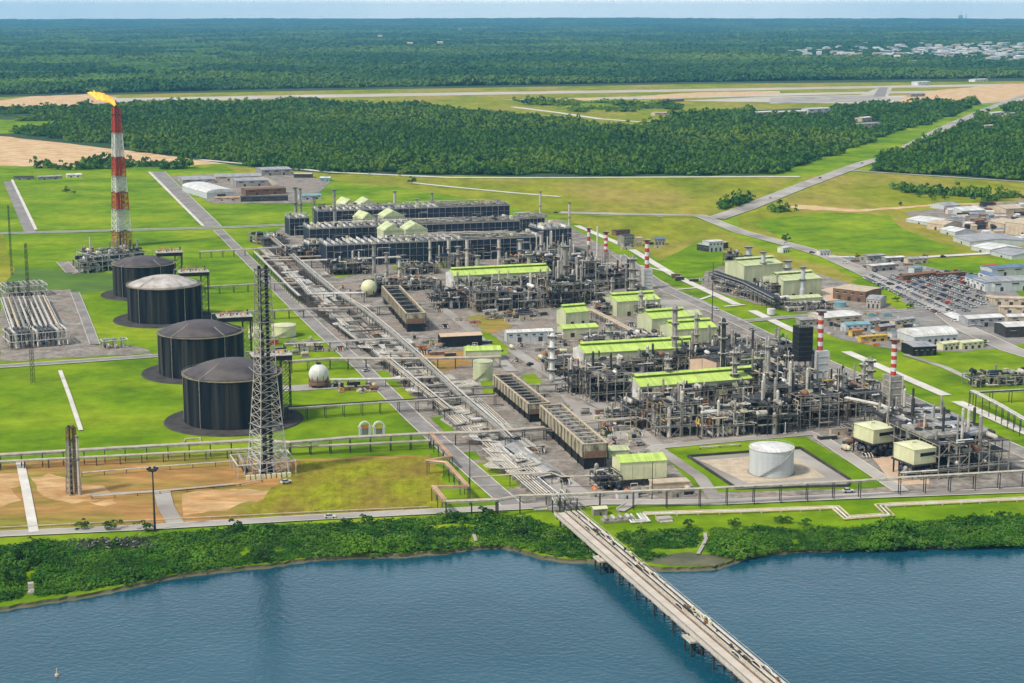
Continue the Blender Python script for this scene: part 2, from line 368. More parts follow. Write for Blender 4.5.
sheet('upper_field', [(225, 166), (330, 174), (560, 178), (800, 177), (745, 210), (700, 217), (600, 216), (560, 216), (545, 214), (500, 205), (420, 190), (330, 180), (240, 175)], 'field', .1)
sheet('east_field', [(805, 177), (868, 172), (1024, 183), (1250, 198), (1250, 290), (1024, 285), (960, 262), (835, 255), (740, 229), (735, 212), (770, 197)], 'field', .1)
sheet('east_field', [(560, 217), (700, 219), (770, 252), (835, 268), (905, 306), (960, 340), (930, 348), (830, 312), (700, 240), (660, 262), (640, 250), (600, 232)], 'field', .12)
sheet('bright_field', [(752, 222), (830, 212), (890, 216), (900, 228), (930, 240), (965, 250), (840, 254), (790, 243)], 'lawn', .16)
sheet('bright_field', [(900, 261), (1024, 256), (1250, 252), (1250, 276), (1024, 275), (945, 270)], 'lawn', .16)
sheet('runway', [(-200, 108), (0, 104), (110, 98.5), (330, 94.5), (640, 90), (1000, 84), (1250, 81), (1250, 83.4), (1000, 86.2), (640, 92.3), (330, 97.5), (110, 103), (40, 109), (-200, 114)], 'runway', .4)
sheet('taxiway', [(500, 100), (700, 95), (860, 92), (1100, 88), (1100, 90), (860, 94), (740, 97), (560, 101)], 'runway', .42)
sheet('taxiway', [(680, 101), (760, 97), (860, 95), (880, 87), (893, 87), (888, 96), (940, 95), (1010, 86), (1100, 84), (1100, 96), (960, 105), (900, 104), (800, 103)], 'runway', .45)
sheet('airport_apron', [(770, 98), (880, 95), (882, 101), (770, 104)], 'concrete', .6)
sheet('airport_apron', [(879, 87.5), (888, 87.5), (885, 97), (873, 97)], 'asphalt', .65)
sheet('dry_ground', [(540, 99), (600, 98), (590, 103), (550, 103)], 'pale_sand', .5)
sheet('bare_airfield', [(-60, 104), (0, 101), (30, 96.5), (100, 94), (118, 98), (95, 104), (40, 110), (-60, 113)], 'pale_sand', .46)
sheet('bare_airfield', [(640, 96), (700, 92.5), (780, 91), (780, 94), (700, 97), (660, 99)], 'pale_sand', .47)
sheet('bare_airfield', [(905, 96), (940, 90), (1010, 84), (1100, 82), (1100, 95), (970, 103), (900, 104)], 'pale_sand', .48)
sheet('airfield_lawn', [(560, 102), (620, 99), (640, 104), (600, 108), (560, 106)], 'lawn', .49)
strip('service_track', [(512, 107), (560, 113), (600, 119), (640, 122), (672, 121)], 22, 'light_path', .5)
sheet('soil_field', [(-100, 472), (0, 464), (235, 452), (300, 460), (430, 455), (440, 512), (320, 517), (0, 531), (-100, 535)], 'soil', .03)
sheet('bare_soil', [(-60, 466), (0, 472), (18, 474), (30, 480), (12, 490), (22, 500), (0, 508), (-60, 512)], 'pale_soil', .05)
sheet('bare_soil', [(30, 478), (48, 474), (70, 480), (92, 486), (120, 488), (112, 494), (84, 496), (100, 500), (70, 503), (44, 498)], 'pale_soil', .05)
sheet('bare_soil', [(88, 503), (110, 500), (140, 501), (122, 504), (98, 506)], 'pale_soil', .05)
sheet('bare_soil', [(110, 497), (150, 494), (160, 506), (150, 512), (120, 508)], 'soil', .055)
sheet('bare_soil', [(182, 494), (205, 490), (240, 489), (262, 491), (284, 494), (270, 500), (240, 503), (225, 510), (200, 513), (186, 516), (180, 504)], 'pale_soil', .05)
sheet('bare_soil', [(90, 478), (150, 470), (235, 472), (230, 484), (170, 490), (110, 492)], 'soil', .045)
sheet('yellow_field', [(255, 505), (300, 462), (428, 456), (445, 470), (440, 512), (320, 518), (225, 521)], 'ochre_field', .05)
sheet('sand_lane', [(780, 207), (800, 205), (860, 209.5), (940, 204), (1024, 202), (1024, 203), (940, 205.5), (860, 212), (830, 211), (800, 209)], 'pale_sand', .14)
sheet('wet_grass', [(-60, 268), (0, 266), (60, 270), (130, 276), (128, 290), (60, 295), (0, 300), (-60, 300)], 'rough_grass', .05)
sheet('dry_grass', [(-80, 235), (4, 235), (14, 270), (0, 290), (-80, 290)], 'field', .06)
# wooded far rise that closes the horizon
_m = MB(); _x = [-42000 + 1200 * i for i in range(71)]; _y = [24000, 30000, 35000, 40000, 41300]; _h = [.2, 18, 46, 92, 98]
_m.add([(x, y, .2 if j == 0 else h * (1 + .10 * sin(x / 3900. + 1) + .05 * sin(x / 1300.)) - (x / 13500.) ** 2 * 8) for j, (y, h) in enumerate(zip(_y, _h)) for x in _x],
       [(j * 71 + i, j * 71 + i + 1, (j + 1) * 71 + i + 1, (j + 1) * 71 + i) for j in range(4) for i in range(70)], 'forest_floor'); structure(_m.obj('hills'))
sheet('pale_clearing', [(95, 92), (60, 94), (75, 86), (130, 77), (190, 66), (250, 55), (300, 48), (300, 53), (240, 62), (180, 74), (120, 86)], 'field', .6)
sheet('rack_shade_ground', [(258, 251), (268, 243), (334, 297), (396, 341), (460, 399), (508, 442), (550, 486), (535, 490), (500, 460), (424, 398), (350, 340), (290, 294)], 'under', .3)  # flat dark sheet: shade beneath the racks painted onto the corridor ground
_m = MB()
for k in range(17):
    for j in range(16):
        a, b = G(304 + k * 7.6 + R.uniform(-1, 1), 463 + j * 3.1 + R.uniform(-.5, .5)); w_ = R.uniform(.25, .5)
        if R.random() < .8: _m.lathe([(w_, .1), (w_ * .8, .3), (.05, .5)], 'rough_grass', 5, a, b)
_m = _m.obj('planting_rows'); tag(_m, 'faint rows of small tufts across the yellow green field', 'tufts', kind='stuff')
# plant pad and yards
sheet('plant_pad', [(262, 238), (288, 225), (560, 219), (590, 238), (652, 276), (720, 309), (800, 348), (925, 405), (965, 425), (1100, 480), (1100, 488), (905, 494), (600, 503), (560, 512), (505, 504), (430, 436), (395, 400), (330, 345), (300, 300)], 'pad', .06)
sheet('depot_ground', [(-0, 345), (0, 292), (70, 290), (95, 345), (130, 345), (150, 350), (150, 354), (0, 362)], 'pad', .05)
sheet('north_yard', [(170, 176), (290, 172), (330, 182), (310, 203), (215, 204), (196, 196)], 'pad', .2)
sheet('industrial_yard', [(905, 212), (1024, 200), (1250, 196), (1250, 262), (1024, 245), (960, 236), (925, 226)], 'pad', .2)
sheet('power_pad', [(705, 272), (740, 262), (800, 270), (870, 288), (905, 302), (900, 312), (790, 312), (700, 289)], 'pad', .14)
sheet('car_park', [(830, 258), (900, 260), (945, 271), (1000, 276), (1024, 300), (1250, 330), (1250, 372), (1040, 372), (960, 352), (905, 352), (842, 340), (796, 322), (850, 312), (905, 308), (900, 295), (860, 275)], 'asphalt', .145)
sheet('green_verge', [(850, 281), (864, 280), (905, 302), (918, 309), (900, 312)], 'lawn', .19)
sheet('east_lawn', [(905, 352), (945, 356), (1024, 344), (1250, 350), (1250, 420), (1024, 381), (965, 383), (940, 372)], 'lawn', .18)
sheet('gravel_patch', [(560, 395), (640, 425), (650, 440), (600, 440), (575, 415)], 'concrete', .09)
sheet('lawn_patch', [(658, 450), (745, 441), (805, 437), (868, 473), (888, 487), (865, 489), (700, 493)], 'lawn', .1)
sheet('bund_floor', [(690, 458), (800, 450), (848, 480), (846, 486), (738, 489)], 'concrete', .16)
sheet('bund_floor', [(700, 461), (790, 454), (826, 478), (748, 484)], 'beige', .2)
def walls(name, pts, h, w, m, label, cat='wall'):
    P = [G(*p) for p in pts]; mb = MB(); c = P[0]
    for a, b in zip(P, P[1:]): mb.beam((a[0] - c[0], a[1] - c[1], h / 2), (b[0] - c[0], b[1] - c[1], h / 2), w, m, h=h)
    return tag(mb.obj(name, loc=(*c, 0)), label, cat)
walls('bund_wall', [(688, 457.5), (800, 449), (850, 481), (848, 487), (737, 490), (688, 457.5)], 1.6, 1.2, 'apron', 'low dark bund wall around the pale grey water tank')
for P in ([(440, 455), (475, 452), (482, 459), (452, 463)], [(470, 464), (500, 462), (525, 486), (492, 492)], [(486, 330), (514, 352), (500, 356), (470, 335)],
          [(365, 372), (386, 371), (402, 386), (386, 390)], [(392, 390), (404, 388), (417, 401), (402, 403)], [(430, 418), (462, 414), (478, 428), (444, 432)],
          [(528, 272), (560, 270), (572, 276), (540, 279)], [(330, 272), (350, 270), (356, 275), (338, 278)], [(392, 266), (452, 262), (455, 267), (396, 271)], [(480, 380), (492, 378), (496, 396), (484, 396)],
          [(520, 376), (535, 374), (545, 386), (532, 388)], [(318, 314), (332, 312), (345, 320), (326, 322)], [(337, 320), (352, 318), (362, 328), (348, 330)]):
    sheet('lawn_patch', P, 'lawn', .1)
for P in ([(610, 300), (700, 300), (720, 308), (640, 320)], [(460, 400), (600, 500), (560, 500), (440, 420)], [(270, 245), (330, 300), (300, 300)]):
    sheet('gravel_patch', P, 'concrete', .08)
sheet('red_soil_patch', [(405, 354), (470, 350), (482, 362), (440, 372), (412, 366)], 'soil', .1)
sheet('red_soil_patch', [(465, 316), (500, 315), (512, 328), (486, 334)], 'soil', .1)
sheet('red_soil_patch', [(870, 458), (890, 456), (905, 476), (930, 478), (928, 486), (895, 486)], 'peach', .1)
sheet('red_soil_patch', [(820, 290), (835, 288), (850, 300), (826, 302)], 'peach', .18)
# roads
strip('road', [(218, 230), (250, 262), (288, 300), (325, 335), (360, 366), (415, 420), (455, 456), (512, 506)], 12, 'asphalt', .24, .5)
strip('road', [(-60, 236), (0, 233.7), (217, 228), (290, 225)], 16, 'asphalt', .22, 1)
strip('road', [(8, 182), (30, 232)], 14, 'asphalt', .26)
strip('drain', [(12, 180), (36, 230)], 4, 'light_path', .3)
strip('road', [(158, 172), (213, 227)], 22, 'asphalt', .26, .6)
strip('drain', [(149, 172), (203, 226)], 4, 'light_path', .3)
strip('road', [(-60, 371), (0, 367), (60, 363), (160, 356)], 11, 'asphalt', .24, 1)
strip('road', [(-60, 540), (0, 535), (150, 528), (320, 518), (440, 512), (520, 508), (605, 503), (720, 503), (860, 497), (1024, 491), (1100, 488)], 9, 'concrete', .3, .5)
strip('road', [(618, 255), (652, 280), (669, 291), (718, 313), (789, 347), (823, 362), (918, 404), (940, 416), (1060, 470)], 14, 'asphalt', .24, .6)
for P in ([(577, 226), (626, 247)], [(632, 250), (671, 274), (700, 288), (737, 305)], [(752, 311), (791, 330), (806, 336)], [(846, 352), (900, 376), (946, 396)], [(957, 402), (1021, 431), (1060, 448)]):
    strip('drain', P, 9, 'light_path', .27)
for P in ([(671, 273), (640, 266)], [(699, 288), (676, 290)], [(745, 305), (724, 307)], [(712, 296), (700, 300)]): strip('drain', P, 4, 'light_path', .28)
strip('road', [(741, 322), (788, 317.5), (850, 314), (905, 311), (935, 306)], 11, 'asphalt', .3, .6)
strip('highway', [(1100, 68), (1024, 96), (985, 110), (940, 130), (890, 157), (865, 163), (800, 187), (745, 209), (715, 219)], 26, 'concrete', .6, .8)
strip('highway', [(560, 213), (640, 215), (700, 216), (740, 232), (800, 248), (829, 257), (862, 272), (900, 290), (935, 306), (963, 328), (1010, 350), (1060, 365)], 19, 'concrete', .45, .6)
strip('road', [(829, 257), (900, 259), (1024, 252), (1100, 249)], 12, 'light_path', .5)
strip('road', [(200, 160), (256, 165), (330, 172.5), (450, 178), (560, 178), (800, 177)], 15, 'light_path', .5)
strip('road', [(845, 170), (868, 172), (1024, 182), (1250, 196)], 14, 'concrete', .5)
strip('track', [(412, 183), (450, 187), (512, 193), (560, 197)], 10, 'light_path', .3)
strip('road', [(620, 512), (640, 500)], 5, 'concrete', .34)
strip('road', [(590, 478), (630, 468), (656, 448), (740, 440), (812, 434), (823, 440), (865, 468), (901, 492)], 9, 'concrete', .26, .4)
strip('road', [(656, 448), (700, 478), (716, 500)], 8, 'concrete', .27)
strip('road', [(512, 350), (545, 372), (580, 395), (625, 420), (656, 446)], 10, 'concrete', .25)
strip('road', [(440, 307), (470, 330), (490, 350), (512, 372)], 9, 'concrete', .25)
strip('road', [(905, 355), (945, 368), (975, 382)], 6, 'concrete', .3)
strip('road', [(60, 371), (70, 398), (81, 431)], 3, 'light_path', .3)
strip('road', [(20, 462), (26, 490), (34, 533)], 5, 'light_path', .3)
strip('road', [(162, 492), (166, 508), (176, 525)], 9, 'concrete', .3)
strip('road', [(90, 496), (160, 492), (235, 485)], 4, 'concrete', .29)
strip('road', [(75, 293), (85, 318), (95, 345)], 8, 'asphalt', .2, .4)
strip('road', [(62, 262), (72, 273)], 12, 'asphalt', .2, .4)
strip('culvert_stream', [(705, 534), (706, 540), (702, 548), (698, 555)], 1.8, 'concrete', .3)
strip('culvert_stream', [(475, 531), (474, 536), (476, 542)], 1.8, 'concrete', .3)
# ---------------------------------------------------------------- builders
_first = {}
def proto(key, build):
    if key not in _first: _first[key] = build(); return _first[key], True
    return _first[key], False
def tank(px, py, rpx, top, dome, roof, label, group, pale=False):
    x, y = G(px, py); r = rpx * mpp(py) * .955; h = HT(px, py, top)
    t = thing('storage_tank', label, 'tank', (x, y), YAW, group)
    MB().lathe([(r * 1.42, .1), (r * 1.40, .9), (r * 1.02, 1.0)], 'apron', 48).obj('foundation_apron', t)
    m = MB().lathe([(r, 1), (r, h)], 'tank_wall', 64)
    for k in range(0, 32): a = k * pi / 16; m.beam((cos(a) * (r + .15), sin(a) * (r + .15), 1), (cos(a) * (r + .15), sin(a) * (r + .15), h), .18, 'tank_wall')
    m.obj('shell', t, smooth=False)
    pr = [(r * cos(q * pi / 16 * 1.0) if False else r * (1 - q / 8), h + dome * (1 - (1 - q / 8) ** 2)) for q in range(9)]
    MB().lathe([(r * .985, h + .05)] + pr[1:], roof, 48).obj('dome_roof', t, smooth=True)
    m = MB().lathe([(r - .3, h - .2), (r + .9, h - .2), (r + .9, h + .25), (r - .3, h + .25)], 'rim', 64)
    m.obj('rim_walkway', t)
    m = MB()
    for k in range(48): a = k * pi / 24; b = a + pi / 24; p = (cos(a) * (r + .8), sin(a) * (r + .8)); q = (cos(b) * (r + .8), sin(b) * (r + .8)); m.beam((*p, h + .2), (*p, h + 1.4), .1, 'steel'); m.beam((*p, h + 1.4), (*q, h + 1.4), .1, 'steel')
    m.obj('handrail', t)
    for a, l in ((-1.1, .6), (-2.4, .4), (2.9, .5), (-.3, .55)):
        MB().tube([(cos(a) * (r + .5), sin(a) * (r + .5), 1), (cos(a) * (r + .5), sin(a) * (r + .5), h + .8), (cos(a) * r * l, sin(a) * r * l, h + dome * (1 - l * l) + .4)], .28, 'steel', 6).obj('pipe', t)
    # pump platform on a lattice tower beside the shell
    px_, py_ = r * .93, r * .30; w = r * .36
    m = MB()
    for sx in (-1, 1):
        for sy in (-1, 1): m.beam((r + 4 + sx * 3, py_ + sy * 3, 0), (r + 4 + sx * 3, py_ + sy * 3, h + 9), .55, 'steel_dark')
    for k in range(8):
        z = k * (h + 9) / 8; zz = z + (h + 9) / 8
        for sy in (-1, 1):
            m.beam((r + 1, py_ + sy * 3, z), (r + 7, py_ + sy * 3, zz), .3, 'steel_dark'); m.beam((r + 1, py_ + sy * 3, z), (r + 7, py_ + sy * 3, z), .3, 'steel')
            m.beam((r + 4 + sy * 3, py_ - 3, z), (r + 4 + sy * 3, py_ + 3, zz), .3, 'steel_dark')
    m.obj('stair_tower', t)
    p = MB().box(r * .42, r + 8, py_ - 7, py_ + 8, h + 8.5, h + 9, 'steel_pale').box(r * .44, r + 7.8, py_ - 6.6, py_ + 7.6, h + 5.2, h + 8.49, 'black').obj('pump_platform', t)
    m = MB()
    for sx, sy in ((r * .52, -5.6), (r * .52, 6.6), (r + 7.6, -5.6), (r + 7.6, 6.6)): m.beam((sx, py_ + sy, h + (1 if sx < r else -4)), (sx, py_ + sy, h + 8.2), .6, 'steel_dark')
    for k in range(14):
        xx = r * .50 + (r * .5 + 8) * k / 13
        m.beam((xx, py_ - 5.9, h + 9), (xx, py_ - 5.9, h + 10.2), .12, 'white_paint')
    m.beam((r * .5, py_ - 5.9, h + 10.2), (r + 8, py_ - 5.9, h + 10.2), .2, 'white_paint'); m.beam((r * .5, py_ - 5.9, h + 7.6), (r + 8, py_ - 5.9, h + 7.6), .8, 'black')
    m.obj('platform_rail', p)
    m = MB()
    for k in range(9): xx = r * .5 + k * 2.6; m.lathe([(.7, h + 9), (.7, h + 10.5 + (k * 7 % 3)), (.4, h + 11 + (k * 7 % 3))], ('rust', 'orange', 'yellow', 'steel_dark', 'steel')[k % 5], 8, xx, py_ - 3 + (k * 5 % 7))
    m.beam((r * .55, py_, h + 12.5), (r * .55 + 8, py_, h + 12.5), .6, 'orange'); m.beam((r * .55 + 8, py_, h + 9), (r * .55 + 8, py_, h + 13.5), .7, 'orange'); m.beam((r * .55, py_, h + 9), (r * .55, py_, h + 12.6), .6, 'orange')
    m.tube([(r + 6, py_, h + 9), (r + 6, py_, h + 11), (r * .3, py_, h + 11), (r * .3, py_, h + dome * .8)], .5, 'steel')
    m.obj('pump_crane', p)
    return t
def shed(name, p0, p1, top, depth, rise, label, cat='building', roof='grey_roof', wall='green_wall', group=None, monitor=False, doors=2, wins=0, base=0, legs=0, flat=False, hgt=None, endm=None, over=.5):
    (x, y), L, yaw = SPAN(p0, p1); h = hgt or HT(p0[0], p0[1], top)
    t = thing(name, label, cat, (x, y), yaw, group); D = depth
    b = base or 0
    w = MB().box(0, L, 0, D, b, h, wall)
    if not flat: w.ends(0, L, 0, D, h, h + rise - .05, wall)
    if endm: w.box(-.25, -.02, .05, D - .05, b, h - .1, endm).add([(-.12, 0, h - .1), (-.12, D, h - .1), (-.12, D / 2, h + rise - .1)], [(0, 2, 1)], endm)
    n = max(3, int(L / 6))
    for k in range(n + 1): w.beam((L * k / n, -.08, b), (L * k / n, -.08, h), .35, wall, h=.2)
    w.obj('wall', t)
    if flat: MB().box(-over, L + over, -over, D + over, h + .01, h + .6, roof).obj('roof', t)
    else: MB().gable(0, L, 0, D, h, h + rise, roof, over).obj('roof', t)
    if monitor:
        MB().box(L * .01, L * .99, D * .44, D * .56, h + rise - .3, h + rise + 1.3, 'lime_dark').gable(L * .01, L * .99, D * .41, D * .59, h + rise + 1.31, h + rise + 2.3, roof, .3).obj('ridge_vent', t)
    for k in range(doors):
        xx = L * (k + .6) / (doors + .2); dw = min(3.2, L * .12)
        MB().box(xx - dw / 2, xx + dw / 2, -.22, -.02, b + .02, b + min(4.2, (h - b) * .5), 'steel_dark').obj('door', t)
    for k in range(wins):
        xx = L * (k + .5) / wins; w_ = MB().box(xx - L / wins * .2, xx + L / wins * .2, -.2, -.02, b + (h - b) * .66, b + (h - b) * .8, 'glass_dark').obj('window', t)
        if p0[1] > 200: MB().box(xx - L / wins * .22, xx + L / wins * .22, -.4, -.21, b + (h - b) * .64, b + (h - b) * .66, 'white_paint').obj('sill', w_)
    if legs:
        for i in range(legs):
            for yy in (1, D - 1): MB().box(L * i / (legs - 1) * .96 + .2, L * i / (legs - 1) * .96 + 1.2, yy - .5, yy + .5, 0, b, 'steel_dark').obj('leg', t)
    return t
def lattice(name, px, py, top, wpx_base, wpx_top, label, bands, group=None, waist=None, risers=2, cat='tower', bays=18, th=.45):
    x, y = G(px, py); h = HT(px, py, top); s = mpp(py); wb, wt = wpx_base * s, wpx_top * s
    t = thing(name, label, cat, (x, y), YAW + .3, group)
    def W_(z):
        f = z / h
        if waist: return wb + (waist[1] * s - wb) * min(1, f / waist[0]) if f < waist[0] else waist[1] * s + (wt - waist[1] * s) * (f - waist[0]) / (1 - waist[0])
        return wb + (wt - wb) * f
    edges = [0] + [h * b[0] for b in bands]
    for bi, (_, m_) in enumerate(bands):
        z0, z1 = edges[bi], edges[bi + 1]; nb = max(1, round(bays * (z1 - z0) / h)); m = MB()
        for k in range(nb):
            a, b = z0 + (z1 - z0) * k / nb, z0 + (z1 - z0) * (k + 1) / nb; wa, wb_ = W_(a) / 2, W_(b) / 2
            C = [(-1, -1), (1, -1), (1, 1), (-1, 1)]
            for i in range(4):
                c, d = C[i], C[(i + 1) % 4]
                m.beam((c[0] * wa, c[1] * wa, a), (c[0] * wb_, c[1] * wb_, b), th * 1.7, m_)
                m.beam((c[0] * wa, c[1] * wa, a), (d[0] * wb_, d[1] * wb_, b), th * .8, m_); m.beam((d[0] * wa, d[1] * wa, a), (c[0] * wb_, c[1] * wb_, b), th * .8, m_)
                m.beam((c[0] * wb_, c[1] * wb_, b), (d[0] * wb_, d[1] * wb_, b), th, m_)
            if k == nb - 1: m.box(-wb_ * 1.15, wb_ * 1.15, -wb_ * 1.15, wb_ * 1.15, b - .4, b - .1, 'steel_dark')
        m.obj('tower_section', t)
    return t, h, s
def stack(px, py, top, rpx, label, m='steel', bands=0, group='slim grey stacks and columns', cat='stack', name='exhaust_stack', plats=2, bm=('red', 'white_paint'), box_base=None):
    x, y = G(px, py); h = HT(px, py, top); r = rpx * mpp(py)
    t = thing(name, label, cat, (x, y), YAW, group)
    z0 = 0
    if box_base:
        bw, bt, bmm = box_base; z0 = HT(px, py, bt); w = bw * mpp(py) / 2
        b = MB().box(-w, w, -w, w, 0, z0, bmm)
        for k in range(6): z = z0 * k / 6 + 1; b.box(-w - .35, w + .35, -w - .35, w + .35, z, z + .35, 'steel_pale')
        for sx in (-1, 1):
            for sy in (-1, 1): b.beam((sx * (w + .3), sy * (w + .3), 0), (sx * (w + .3), sy * (w + .3), z0), .7, 'steel_pale')
        b.obj('furnace_box', t)
    if bands:
        for k in range(bands): MB().lathe([(r, z0 + (h - z0) * k / bands), (r, z0 + (h - z0) * (k + 1) / bands)], bm[(bands - 1 - k) % 2], 14).obj('painted_band', t)
    else:
        s = MB().lathe([(r * 1.25, z0), (r * 1.25, z0 + (h - z0) * .3), (r, z0 + (h - z0) * .36), (r, h), (r * .8, h), (r * .8, h - .5)], m, 14)
        s.obj('shell', t, smooth=False)
    p = MB()
    for k in range(plats):
        z = z0 + (h - z0) * (.97 - .38 * k); p.lathe([(r * 1.0, z), (r * 1.9, z), (r * 1.9, z + .25), (r * 1.0, z + .25)], 'steel_dark', 12)
        for j in range(8): a = j * pi / 4; p.beam((cos(a) * r * 1.85, sin(a) * r * 1.85, z), (cos(a) * r * 1.85, sin(a) * r * 1.85, z + 1.3), .14, 'steel')
        p.lathe([(r * 1.85, z + 1.2), (r * 1.9, z + 1.35)], 'steel', 12)
    if plats: p.obj('platform', t)
    l = MB(); l.beam((r * 1.1 + .3, -.3, 0), (r * 1.1 + .3, -.3, h), .15, 'steel_pale'); l.beam((r * 1.1 + .3, .3, 0), (r * 1.1 + .3, .3, h), .15, 'steel_pale')
    if not box_base: l.obj('ladder', t)
    return t
def column(px, py, top, rpx, label, m='steel', group='process columns among the pipework', rings=3):
    x, y = G(px, py); h = HT(px, py, top); r = rpx * mpp(py)
    t = thing('process_column', label, 'column', (x, y), YAW, group)
    MB().lathe([(r * 1.15, 0), (r, 3), (r, h - r), (r * .75, h - r * .35), (r * .3, h)], m, 14).obj('shell', t, smooth=True)
    for k in range(rings):
        z = h * (k + 1) / (rings + .4); p = MB().lathe([(r, z), (r * 1.6 + .6, z), (r * 1.6 + .6, z + .3), (r, z + .3)], 'steel_dark', 12)
        for j in range(8): a = j * pi / 4; q = r * 1.6 + .5; p.beam((cos(a) * q, sin(a) * q, z), (cos(a) * q, sin(a) * q, z + 1.4), .14, 'steel_pale')
        p.lathe([(r * 1.6 + .5, z + 1.3), (r * 1.6 + .55, z + 1.5)], 'steel_pale', 12); p.obj('platform', t)
    a = R.uniform(2.5, 4.5); q = r + .7
    MB().tube([(cos(a) * q, sin(a) * q, h * .1), (cos(a) * q, sin(a) * q, h + .8), (0, 0, h + .8), (0, 0, h - .3)], .35, 'steel_pale').obj('pipe', t)
    return t
VC = ['steel', 'steel_dark', 'steel_pale', 'black', 'navy', 'steel_dark', 'steel', 'steel_dark', 'white_paint', 'rust', 'black', 'steel_dark', 'navy', 'black', 'steel']
def process_unit(p0, p1, D, H, label, levels=3, dens=1.0, cat='process unit', group=None, coolers=0, seed=0, framec='steel'):
    r = random.Random(seed or int(p0[0] * 7 + p0[1])); (x, y), L, yaw = SPAN(p0, p1)
    t = thing('process_unit', label, cat, (x, y), yaw, group)
    nx = max(2, int(L / 6)); ny = max(2, int(D / 7)); m = MB()
    lev = [H * (k + 1) / levels for k in range(levels)]
    for i in range(nx + 1):
        for j in range(ny + 1):
            if 0 < i < nx and 0 < j < ny and r.random() < .5: continue
            top = H if r.random() < .75 else lev[max(0, levels - 2)]
            m.beam((L * i / nx, D * j / ny, 0), (L * i / nx, D * j / ny, top), .5, framec)
    for z in lev:
        for j in range(ny + 1):
            if r.random() < .8: m.beam((0, D * j / ny, z), (L, D * j / ny, z), .45, framec)
        for i in range(nx + 1):
            if r.random() < .7: m.beam((L * i / nx, 0, z), (L * i / nx, D, z), .4, framec)
    for i in range(nx):
        if r.random() < .35:
            k = r.randrange(levels); z0 = 0 if k == 0 else lev[k - 1]
            m.beam((L * i / nx, 0, z0), (L * (i + 1) / nx, 0, lev[k]), .28, framec)
    m.obj('steel_frame', t)
    for z in lev:
        d = MB(); k = 0
        for i in range(nx):
            for j in range(ny):
                if r.random() < .5: d.box(L * i / nx + .1, L * (i + 1) / nx - .1, D * j / ny + .1, D * (j + 1) / ny - .1, z + .25, z + .45, 'steel_dark'); k += 1
        for j in (0, ny):
            yy = D * j / ny
            d.beam((0, yy, z + 1.5), (L, yy, z + 1.5), .13, 'steel_pale')
            for i in range(nx * 2 + 1): d.beam((L * i / nx / 2, yy, z + .2), (L * i / nx / 2, yy, z + 1.5), .1, 'steel_pale')
        d.obj('deck', t)
    area = L * D
    for _ in range(int(area / 75 * dens)):                 # horizontal vessels
        z = r.choice([0] + lev); rad = r.uniform(.8, 1.9); ln = r.uniform(4, 11); cx, cy = r.uniform(3, max(4, L - 3)), r.uniform(1, D - 2)
        if r.random() < .6: p, q = (cx, max(1, cy - ln / 2), z + rad + 1), (cx, min(D - 1, cy + ln / 2), z + rad + 1)
        else: p, q = (max(1, cx - ln / 2), cy, z + rad + 1), (min(L - 1, cx + ln / 2), cy, z + rad + 1)
        v = MB().drum(p, q, rad, r.choice(VC))
        for f in (.25, .75): a = [p[i] + (q[i] - p[i]) * f for i in range(3)]; v.box(a[0] - .4, a[0] + .4, a[1] - .4, a[1] + .4, z + .3, z + 1.3, 'steel_dark')
        v.obj('vessel', t, smooth=False)
    for _ in range(int(area / 150 * dens)):                # vertical vessels
        z = r.choice([0, 0] + lev[:-1]); rad = r.uniform(.9, 2.1); hh = r.uniform(5, 10) if z else r.uniform(6, H * 1.05); cx, cy = r.uniform(2, L - 2), r.uniform(1, D - 2)
        MB().lathe([(rad * .7, z), (rad, z + 1), (rad, z + hh - rad), (rad * .6, z + hh - rad * .3), (0.05, z + hh)], r.choice(VC), 12, cx, cy).obj('drum', t)
    for _ in range(min(60, int(area / 20 * dens))):        # pipes
        cx, cy = r.uniform(0, L), r.uniform(-1, D); z = r.choice([1.2] + [q + r.uniform(.8, 2.5) for q in lev] + [q - .8 for q in lev]); rad = r.choice([.22, .3, .4, .55]); pts = [(cx, cy, z)]
        for s in range(r.randint(2, 5)):
            a = r.choice('xyz'); p = list(pts[-1])
            if a == 'x': p[0] = min(L + 1, max(-1, p[0] + r.uniform(-12, 12)))
            elif a == 'y': p[1] = min(D + 1, max(-1.5, p[1] + r.uniform(-10, 10)))
            else: p[2] = min(H + 3, max(.8, p[2] + r.uniform(-8, 8)))
            if Vector(p) != Vector(pts[-1]) and sum(abs(p[i] - pts[-1][i]) for i in range(3)) > .8: pts.append(tuple(p))
        if len(pts) > 1: MB().tube(pts, rad, r.choice(['steel_pale', 'steel', 'steel_pale', 'white_paint', 'steel_dark', 'beige'] if r.random() > .06 else ['orange', 'yellow']), 6).obj('pipe', t)
    for _ in range(int(area / 230 * dens) + (area > 300)): # slender columns that stand clear of the frame
        rad = r.uniform(.5, 1.2); hh = H * r.uniform(1.15, 2.0); cx, cy = r.uniform(1, L - 1), r.uniform(1, D - 1)
        c = MB().lathe([(rad, 0), (rad, hh - rad), (rad * .4, hh)], r.choice(['steel', 'steel_dark', 'steel', 'steel_pale']), 10, cx, cy)
        c.lathe([(rad, H * .98), (rad * 2.1, H * .98), (rad * 2.1, H * .98 + .3), (rad, H * .98 + .3)], 'steel_dark', 10, cx, cy).obj('slim_column', t)
    for _ in range(int(area / 160 * dens)):                # small boxes: cabinets, skids, exchangers
        z = r.choice([0] + lev) + .45; cx, cy = r.uniform(1, max(2, L - 5)), r.uniform(0, D - 4); w, d, h = r.uniform(1.5, 4), r.uniform(1.5, 4), r.uniform(1.2, 3)
        MB().box(cx, cx + w, cy, cy + d, z, z + h, r.choice(['steel_pale', 'navy', 'steel_dark', 'black', 'steel', 'cream'])).box(cx + .2, cx + w - .2, cy + .2, cy + d - .2, z + h, z + h + .3, 'steel').obj('equipment_box', t)
